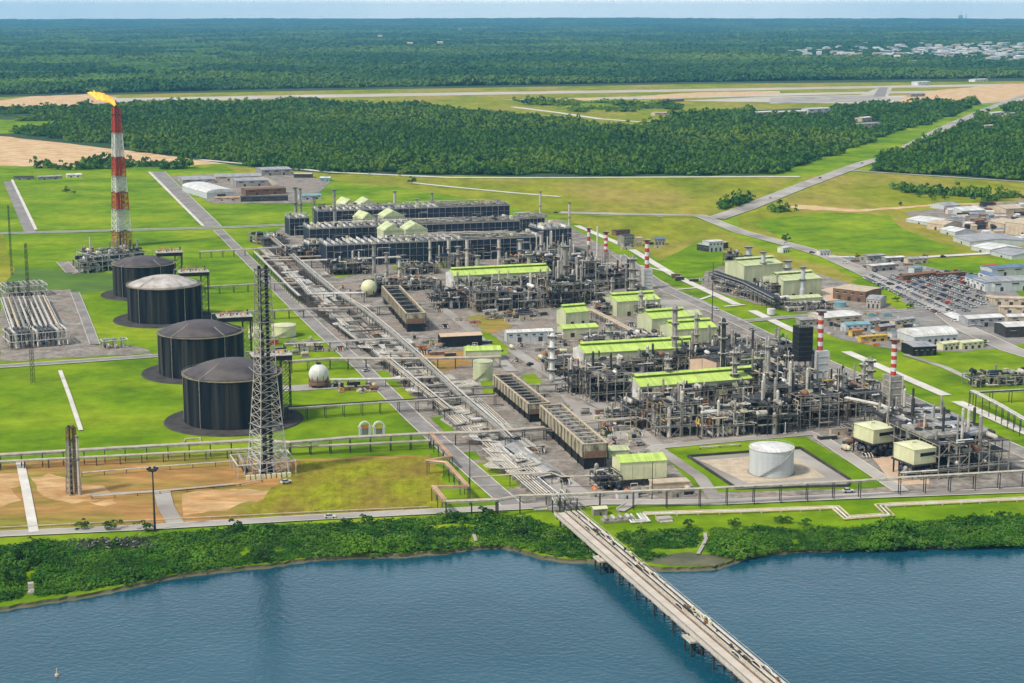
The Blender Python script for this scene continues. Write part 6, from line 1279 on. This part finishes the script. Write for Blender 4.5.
def forest(name, label, cat, X, Y, Z, S, meshes, rot=True, group=None, SZ=None):
    """one mass of vegetation: points that carry crowns; too many to count"""
    n = len(X); r = np.random.RandomState(len(X)); me = bpy.data.meshes.new(name); me.vertices.add(n)
    me.vertices.foreach_set('co', np.stack([X, Y, Z], 1).astype(np.float32).ravel())
    a = me.attributes.new('sc', 'FLOAT_VECTOR', 'POINT'); sv = np.stack([S, S, (S if SZ is None else SZ) * r.uniform(.75, 1.25, n)], 1).astype(np.float32); a.data.foreach_set('vector', sv.ravel())
    a = me.attributes.new('ro', 'FLOAT_VECTOR', 'POINT'); rv = np.stack([r.uniform(-.12, .12, n), r.uniform(-.12, .12, n), r.uniform(0, 6.28, n)], 1).astype(np.float32); a.data.foreach_set('vector', rv.ravel())
    a = me.attributes.new('ix', 'INT', 'POINT'); a.data.foreach_set('value', r.randint(0, len(meshes), n).astype(np.int32))
    ob = bpy.data.objects.new(name, me); COL.objects.link(ob)
    ng = bpy.data.node_groups.new(name + '_nodes', 'GeometryNodeTree'); ng.interface.new_socket('Geometry', in_out='INPUT', socket_type='NodeSocketGeometry'); ng.interface.new_socket('Geometry', in_out='OUTPUT', socket_type='NodeSocketGeometry')
    gi = ng.nodes.new('NodeGroupInput'); go = ng.nodes.new('NodeGroupOutput'); g2i = ng.nodes.new('GeometryNodeGeometryToInstance')
    for me_ in meshes[::-1]:
        o = bpy.data.objects.new(me_.name, me_); oi = ng.nodes.new('GeometryNodeObjectInfo'); oi.inputs['Object'].default_value = o; oi.inputs['As Instance'].default_value = True
        ng.links.new(oi.outputs['Geometry'], g2i.inputs[0])
    ip = ng.nodes.new('GeometryNodeInstanceOnPoints'); ip.inputs['Pick Instance'].default_value = True
    def at(nm, ty):
        q = ng.nodes.new('GeometryNodeInputNamedAttribute'); q.data_type = ty; q.inputs[0].default_value = nm; return q.outputs['Attribute']
    ng.links.new(gi.outputs[0], ip.inputs['Points']); ng.links.new(g2i.outputs[0], ip.inputs['Instance']); ng.links.new(at('ix', 'INT'), ip.inputs['Instance Index'])
    ng.links.new(at('sc', 'FLOAT_VECTOR'), ip.inputs['Scale']); er = ng.nodes.new('FunctionNodeEulerToRotation'); ng.links.new(at('ro', 'FLOAT_VECTOR'), er.inputs[0]); ng.links.new(er.outputs[0], ip.inputs['Rotation'])
    ng.links.new(ip.outputs[0], go.inputs[0]); md = ob.modifiers.new('scatter', 'NODES'); md.node_group = ng
    tag(ob, label, cat, group, 'stuff'); return ob
def px_np(X, Y, Z=0.):
    rz = Z - HC; f = Y * cos(TH) - rz * sin(TH); u = Y * sin(TH) + rz * cos(TH); return 512 + FOC * X / f, 341.5 - FOC * u / f
def vnoise(X, Y, s, seed=0):
    r = np.random.RandomState(seed); T = r.rand(64, 64); x = X / s; y = Y / s; xi = np.floor(x).astype(int); yi = np.floor(y).astype(int); fx = x - xi; fy = y - yi; fx = fx * fx * (3 - 2 * fx); fy = fy * fy * (3 - 2 * fy)
    g = lambda a, b: T[a % 64, b % 64]
    return (g(xi, yi) * (1 - fx) + g(xi + 1, yi) * fx) * (1 - fy) + (g(xi, yi + 1) * (1 - fx) + g(xi + 1, yi + 1) * fx) * fy
MIDF = [(14, 124), (34, 118), (70, 111), (110, 107), (160, 104), (250, 105), (300, 102), (440, 110), (500, 116), (560, 123), (600, 128), (640, 129), (664, 124), (682, 116), (760, 113), (830, 110), (900, 107), (975, 103), (955, 114), (905, 129), (852, 147), (806, 163), (775, 174), (560, 175.5), (330, 172), (240, 164), (140, 150), (60, 138), (18, 134)]
ROWS = [[(516, 101.5), (640, 104), (640, 105.5), (516, 103.5)], [(560, 110), (600, 108.5), (680, 106), (690, 108), (600, 112)], [(-60, 113), (60, 110), (100, 107), (100, 109), (40, 113), (-60, 116)], [(30, 168.6), (190, 166.3), (200, 167.3), (30, 169.8)], [(900, 190), (925, 191), (985, 194), (985, 196), (920, 194), (900, 192.5)], [(715, 206), (745, 199), (748, 200.5), (722, 209)], [(780, 212), (800, 211), (800, 212), (780, 213.5)], [(980, 199), (1024, 198.5), (1024, 200), (980, 200.5)]]
EASTF = [(1060, 100), (1060, 184), (1024, 180), (960, 176), (872, 171), (884, 160), (935, 141), (990, 115), (1024, 104)]
CLEAR = [[(-60, 129), (0, 122), (50, 121), (104, 123), (104, 127), (60, 127), (30, 131), (-60, 131)], [(850, 122), (884, 120), (888, 130), (860, 133)], [(750, 111), (832, 108), (834, 118), (756, 119)], [(984, 110), (1020, 112), (1018, 121), (984, 120)], [(978, 125), (1000, 125), (1000, 131), (978, 132)]]
def scatter_band(polys, holes, y0, y1, spx, seed, xr=(-80, 1100), smin=8.0, rag=0.):
    """points with roughly constant spacing; denser than the crowns are wide"""
    r = np.random.RandomState(seed); XS = []; YS = []; SS = []; d = y0
    while d < y1:
        sp = max(smin, d * spx); x0, x1 = (xr[0] - 512) / FOC * d, (xr[1] - 512) / FOC * d; n = int((x1 - x0) / sp)
        XS.append(np.linspace(x0, x1, n) + r.uniform(-.5, .5, n) * sp); YS.append(d + r.uniform(-.5, .5, n) * sp); SS.append(np.full(n, sp)); d += sp
    X = np.concatenate(XS); Y = np.concatenate(YS); S = np.concatenate(SS); px, py = px_np(X, Y)
    k = np.zeros(X.shape, bool); qx = px + (vnoise(X, Y, 60., 31) - .5) * rag; qy = py + (vnoise(X, Y, 45., 32) - .5) * rag * .28
    for P in polys: k |= inpoly_np(qx, qy, P)
    for P in holes: k &= ~inpoly_np(px, py, P)
    return X[k], Y[k], S[k], px[k], py[k]
cf = [clump('forest_crown', 110, ('leaf_forest', 'leaf_forest', 'leaf_light', 'leaf_dark', 'leaf_forest', 'leaf_forest', 'leaf_dark')[i], 100 + i, .95, .19, 6, rough=.22) for i in range(7)]
cfar = [clump('far_crown', 48, 'leaf_far', 200 + i, .8, .28, 5, rough=.2) for i in range(4)]
cs = [clump('shrub_crown', 150, ('leaf_shrub', 'leaf_shrub', 'leaf_tree', 'leaf_light', 'leaf_shrub')[i], 300 + i, .75, .15, 9) for i in range(5)]
X, Y, S, px, py = scatter_band([MIDF, EASTF] + ROWS, CLEAR, 2150, 6200, .0023, 1, rag=16.)
nz = vnoise(X, Y, 130, 3) * .6 + vnoise(X, Y, 320, 33) * .4; nz2 = vnoise(X, Y, 30, 4); rr = np.random.RandomState(5)
keep = (nz + nz2 * .6 > .30) | (rr.rand(len(X)) < .3)
X, Y, S, nz, nz2 = X[keep], Y[keep], S[keep], nz[keep], nz2[keep]
qx, qy = px_np(X, Y); sm = np.ones(len(X))
for P in ROWS: sm[inpoly_np(qx, qy + .3, [(a - (8 if a < 500 else -8) * 0, b) for a, b in P])] = .5
forest('middle_forest', 'dense green forest belt between the plant fields and the airfield', 'forest', X, Y, np.zeros_like(X) - .5, sm * S * (.62 + .5 * nz + .35 * nz2 + .25 * rr.rand(len(X))), cf, SZ=sm * (3 + 6 * nz + 7 * nz2 * nz2 + 4 * rr.rand(len(X))))
FARP = [(-200, 12.5), (1300, 12.5), (1300, 74), (1000, 78), (700, 82), (300, 88.5), (100, 93), (-200, 98)]
X, Y, S, px, py = scatter_band([FARP], [[(905, 80), (935, 80), (935, 86), (905, 86)]], 5400, 41000, .0030, 2, (-60, 1090))
nz = vnoise(X, Y, 420, 7); nz2 = vnoise(X, Y, 120, 8); rr = np.random.RandomState(6)
pale = inpoly_np(px, py, [(60, 94), (75, 86), (130, 77), (190, 66), (250, 55), (300, 48), (300, 53), (240, 62), (180, 74), (120, 86)]) & (rr.rand(len(X)) < .72)
town = pale | inpoly_np(px, py, [(905, 50), (1060, 42), (1060, 62), (960, 66), (930, 58)]) & (rr.rand(len(X)) < .75)
X, Y, S, nz, nz2 = [q[~town] for q in (X, Y, S, nz, nz2)]
print('far crowns', len(X))
Zh = np.interp(Y, [24000, 30000, 35000, 40000, 41300], [0, 18, 46, 92, 98]) * (1 + .10 * np.sin(X / 3900. + 1) + .05 * np.sin(X / 1300.)) - (Y > 24000) * (X / 13500.) ** 2 * 8
wl = inpoly_np(*px_np(X, Y), [(-60, 40), (120, 36), (240, 44), (300, 50), (180, 76), (100, 95), (-60, 98)]) & (vnoise(X, Y, 260, 41) > .38)
forest('pale_woodland', 'lighter green open woodland at far left beyond the airfield', 'woodland', X[wl], Y[wl], np.zeros(wl.sum()) - 1., (np.minimum(S, 60) * (.6 + .7 * nz))[wl], [clump('pale_crown', 48, 'leaf_light', 500 + i, .8, .28, 5, rough=.2) for i in range(3)], SZ=(6 + 10 * nz)[wl])
X, Y, S, nz, nz2, Zh = [q[~wl] for q in (X, Y, S, nz, nz2, Zh)]
forest('far_forest', 'bluish forest stretching from the airfield to the horizon', 'forest', X, Y, Zh - 1., np.minimum(S, 60) * (.65 + .7 * nz + .4 * nz2), cfar, SZ=9 + 14 * nz + 8 * nz2)
# shoreline scrub
SB = [(-60, 552), (0, 547), (60, 543), (150, 538), (260, 530), (330, 526), (440, 520), (500, 517), (532, 522), (560, 528), (600, 540), (625, 534), (700, 530), (760, 529), (800, 530), (860, 529), (900, 525), (960, 522), (1024, 518), (1090, 515), (1090, 542), (1024, 545), (960, 546), (900, 547), (850, 549), (800, 550), (765, 553), (740, 558), (715, 556), (690, 554), (655, 558), (640, 562), (600, 559), (560, 557), (535, 552), (505, 545), (470, 546), (440, 549), (400, 552), (350, 554), (310, 557), (270, 562), (230, 566), (180, 572), (130, 582), (90, 589), (50, 595), (0, 600), (-60, 608)]
HS = [[(700, 515), (712, 515), (710, 560), (694, 560)], [(468, 515), (478, 515), (481, 550), (468, 550)], [(24, 568), (40, 568), (38, 600), (20, 603)], [(560, 505), (585, 505), (660, 575), (636, 575)], [(425, 525), (470, 522), (478, 530), (430, 532)], [(0, 545), (20, 543), (20, 550), (0, 553)], [(640, 555), (660, 548), (700, 548), (720, 556)]]
X, Y, S, px, py = scatter_band([SB], HS, 730, 1010, .002, 9, (-70, 1100), smin=2.0)
nz = vnoise(X, Y, 22, 11); nz2 = vnoise(X, Y, 9, 12); rr = np.random.RandomState(9)
k = (nz * .6 + nz2 * .5 > .26) | (rr.rand(len(X)) < .22); X, Y, nz, nz2 = X[k], Y[k], nz[k], nz2[k]
print('scrub', len(X))
forest('shore_scrub', 'thick bright green scrub covering the bank along the water', 'scrub', X, Y, np.zeros_like(X) - .2, (1.2 + 3.2 * nz * nz + 1.3 * nz2 + rr.rand(len(X)) * .5), cs, SZ=(.7 + 3.4 * nz ** 3 + 1.6 * nz2 * nz2 + rr.rand(len(X)) * .5))
# ---- single trees
_tm = [(clump('crown', 420, 'leaf_tree', 400 + i, .95, .11, 10)) for i in range(4)]
def tree(px_, py_, hpx, label, group, wide=1.0, name='tree', shrub=False):
    x, y = G(px_, py_); s = mpp(py_) * hpx; t = thing(name, label, 'tree' if not shrub else 'bush', (x, y, .0), R.uniform(0, 6), group)
    if not shrub:
        m = MB().tube([(0, 0, -.5), (s * .02, 0, s * .25), (-s * .02, s * .02, s * .6)], s * .035, 'trunk', 7)
        for k in range(4): a = k * 1.6; m.beam((0, 0, s * .3), (cos(a) * s * .25, sin(a) * s * .25, s * .62), s * .025, 'trunk')
        m.obj('trunk', t)
    o = bpy.data.objects.new('crown', _tm[R.randrange(4)]); COL.objects.link(o); o.parent = t; q = s * (.75 if not shrub else .9); o.scale = (q * .75 * wide, q * .75 * wide, q * .95); o.location = (0, 0, s * .22 if not shrub else -s * .05)
    return t
TR = [(67, 193, 6, 'lone dark tree in the middle of the north west lawn'), (74, 194, 3, 'low bush right of the lone lawn tree'), (412, 184.5, 7, 'round tree where the track meets the forest road'), (300, 171, 6, 'dark tree beside the sheds on the forest road'), (272, 168, 6, 'tree behind the grey shed on the forest road'),
      (725, 207, 8, 'bushy tree left of the highway junction'), (733, 203, 6, 'tree beside the highway junction, upper'), (745, 200, 5, 'small tree above the highway junction'), (786, 242, 7, 'dark tree beside the highway bend on the bright field'), (782, 340, 6, 'small dark tree right of the third boxy hall'), (797, 352, 4, 'low tree by the orange walled shed'), (716, 335, 8, 'dark bushy tree right of the tiny green hut'),
      (789, 355, 5, 'tree beside the canopy roof'), (983, 346, 7, 'dark tree at the right end of the pale yellow huts'), (607, 438, 9, 'palm like tree at the end of the nearest box cooler'), (896, 302, 5, 'tree on the verge by the car park entrance'), (910, 309, 6, 'tree at the lower end of the green verge'), (1018, 197, 5, 'dark tree alone in the far east field'), (857, 258, 4, 'bush where the side road leaves the highway'),
      (900, 206, 4, 'bush in the east field near the sand lane'), (932, 200, 6, 'dark thicket tree in the far east field'), (920, 198, 6, 'dark tree on the thicket left end'), (945, 200, 5, 'dark tree at the thicket right end'), (975, 178, 5, 'tree standing by the eastern forest road')]
for a, b, h, lb in TR: tree(a, b, h, lb, None, 1.2)
for a, b, h, lb in ((25, 566, 20, 'largest dark tree in the scrub at far left'), (12, 584, 16, 'leafy tree at the left edge near the bank'), (82, 530, 9, 'dark round shrub beside the road, leftmost of three'), (112, 531, 10, 'dark round shrub beside the road, middle of three'), (146, 531, 10, 'dark round shrub beside the floodlight mast'), (237, 535, 13, 'dark crown standing out in the middle scrub'),
                    (265, 560, 13, 'dark crown at the waterline under the lattice derrick'), (348, 527, 9, 'dark shrub beside the shore road south of the yellow field'), (368, 525, 10, 'dark shrub right of its neighbour along the shore road'), (392, 532, 8, 'bushy crown in the scrub below the road corner'), (452, 522, 12, 'dark tree group west of the small stream'), (488, 520, 12, 'dark tree just east of the small stream'),
                    (520, 536, 9, 'round crown west of the jetty'), (545, 552, 8, 'crown at the waterline west of the jetty'), (640, 535, 8, 'crown right of the jetty in the scrub'), (688, 527, 8, 'dark crown left of the culvert stream'), (735, 527, 8, 'dark crown right of the culvert stream'), (779, 523, 7, 'round bush on the shore lawn, left'), (787, 523, 7, 'round bush on the shore lawn, right'), (805, 527, 8, 'bush right of the round pair on the shore lawn'), (780, 548, 9, 'dark crown at the waterline in the right scrub'), (850, 546, 8, 'crown at the waterline below the pipeline loop'), (950, 524, 8, 'dark crown in the scrub at right'), (1000, 518, 7, 'crown near the right edge along the lawn')):
    tree(a, b, h, lb, None, 1.5)
# dark driftwood-like heap in the scrub
r = random.Random(61); x, y = G(118, 546); m = MB()
for k in range(420):
    a, b = r.uniform(-27, 27), r.uniform(-9, 9); c = r.uniform(0, 3.2) * (1 - abs(a) / 40); an = r.uniform(0, 6.28); l = r.uniform(.8, 2.6); m.beam((a, b, c), (a + cos(an) * l, b + sin(an) * l, c + r.uniform(-.6, 1)), r.uniform(.2, .6), r.choice(['steel_dark', 'apron', 'steel', 'apron']))
tag(m.obj('scrap_heap', loc=(x, y, .2), rz=.05), 'long dark heap of scrap in the scrub near the floodlight mast', 'heap', kind='stuff')
# ---------------------------------------------------------------- haze
hz = bpy.data.materials.new('haze_air'); hz.use_nodes = True; t = hz.node_tree
for n in list(t.nodes):
    if n.type != 'OUTPUT_MATERIAL': t.nodes.remove(n)
pv = t.nodes.new('ShaderNodeVolumePrincipled'); pv.inputs['Color'].default_value = (.20, .56, .88, 1); pv.inputs['Density'].default_value = 3.0e-5; pv.inputs['Anisotropy'].default_value = .1
t.links.new(pv.outputs[0], t.nodes['Material Output'].inputs['Volume']); MATS['haze_air'] = hz
hb = MB().box(-43000, 43000, -1500, 43000, -6.2, 460, 'haze_air').obj('haze'); tag(hb, 'thin bluish air between the plant and the horizon', 'haze', kind='stuff')
# ---------------------------------------------------------------- look-alikes: say which one by its place along the row
_ord = ['leftmost', 'second from the left', 'third from the left', 'fourth from the left', 'fifth from the left', 'sixth from the left', 'seventh from the left', 'eighth from the left', 'ninth from the left', 'tenth from the left']
_by = {}
bpy.context.view_layer.update()
for o in COL.objects:
    if o.parent is None and 'label' in o.keys(): _by.setdefault(o['label'], []).append(o)
for lb, L_ in _by.items():
    if 1 < len(L_) <= 10:
        L_.sort(key=lambda o: PROJ(*o.matrix_world.translation)[0])
        for i, o in enumerate(L_):
            s_ = _ord[i] if i < len(L_) - 1 or len(L_) < 3 else 'rightmost'
            if len((lb + ' ' + s_).split()) <= 16: o['label'] = lb + ', ' + s_
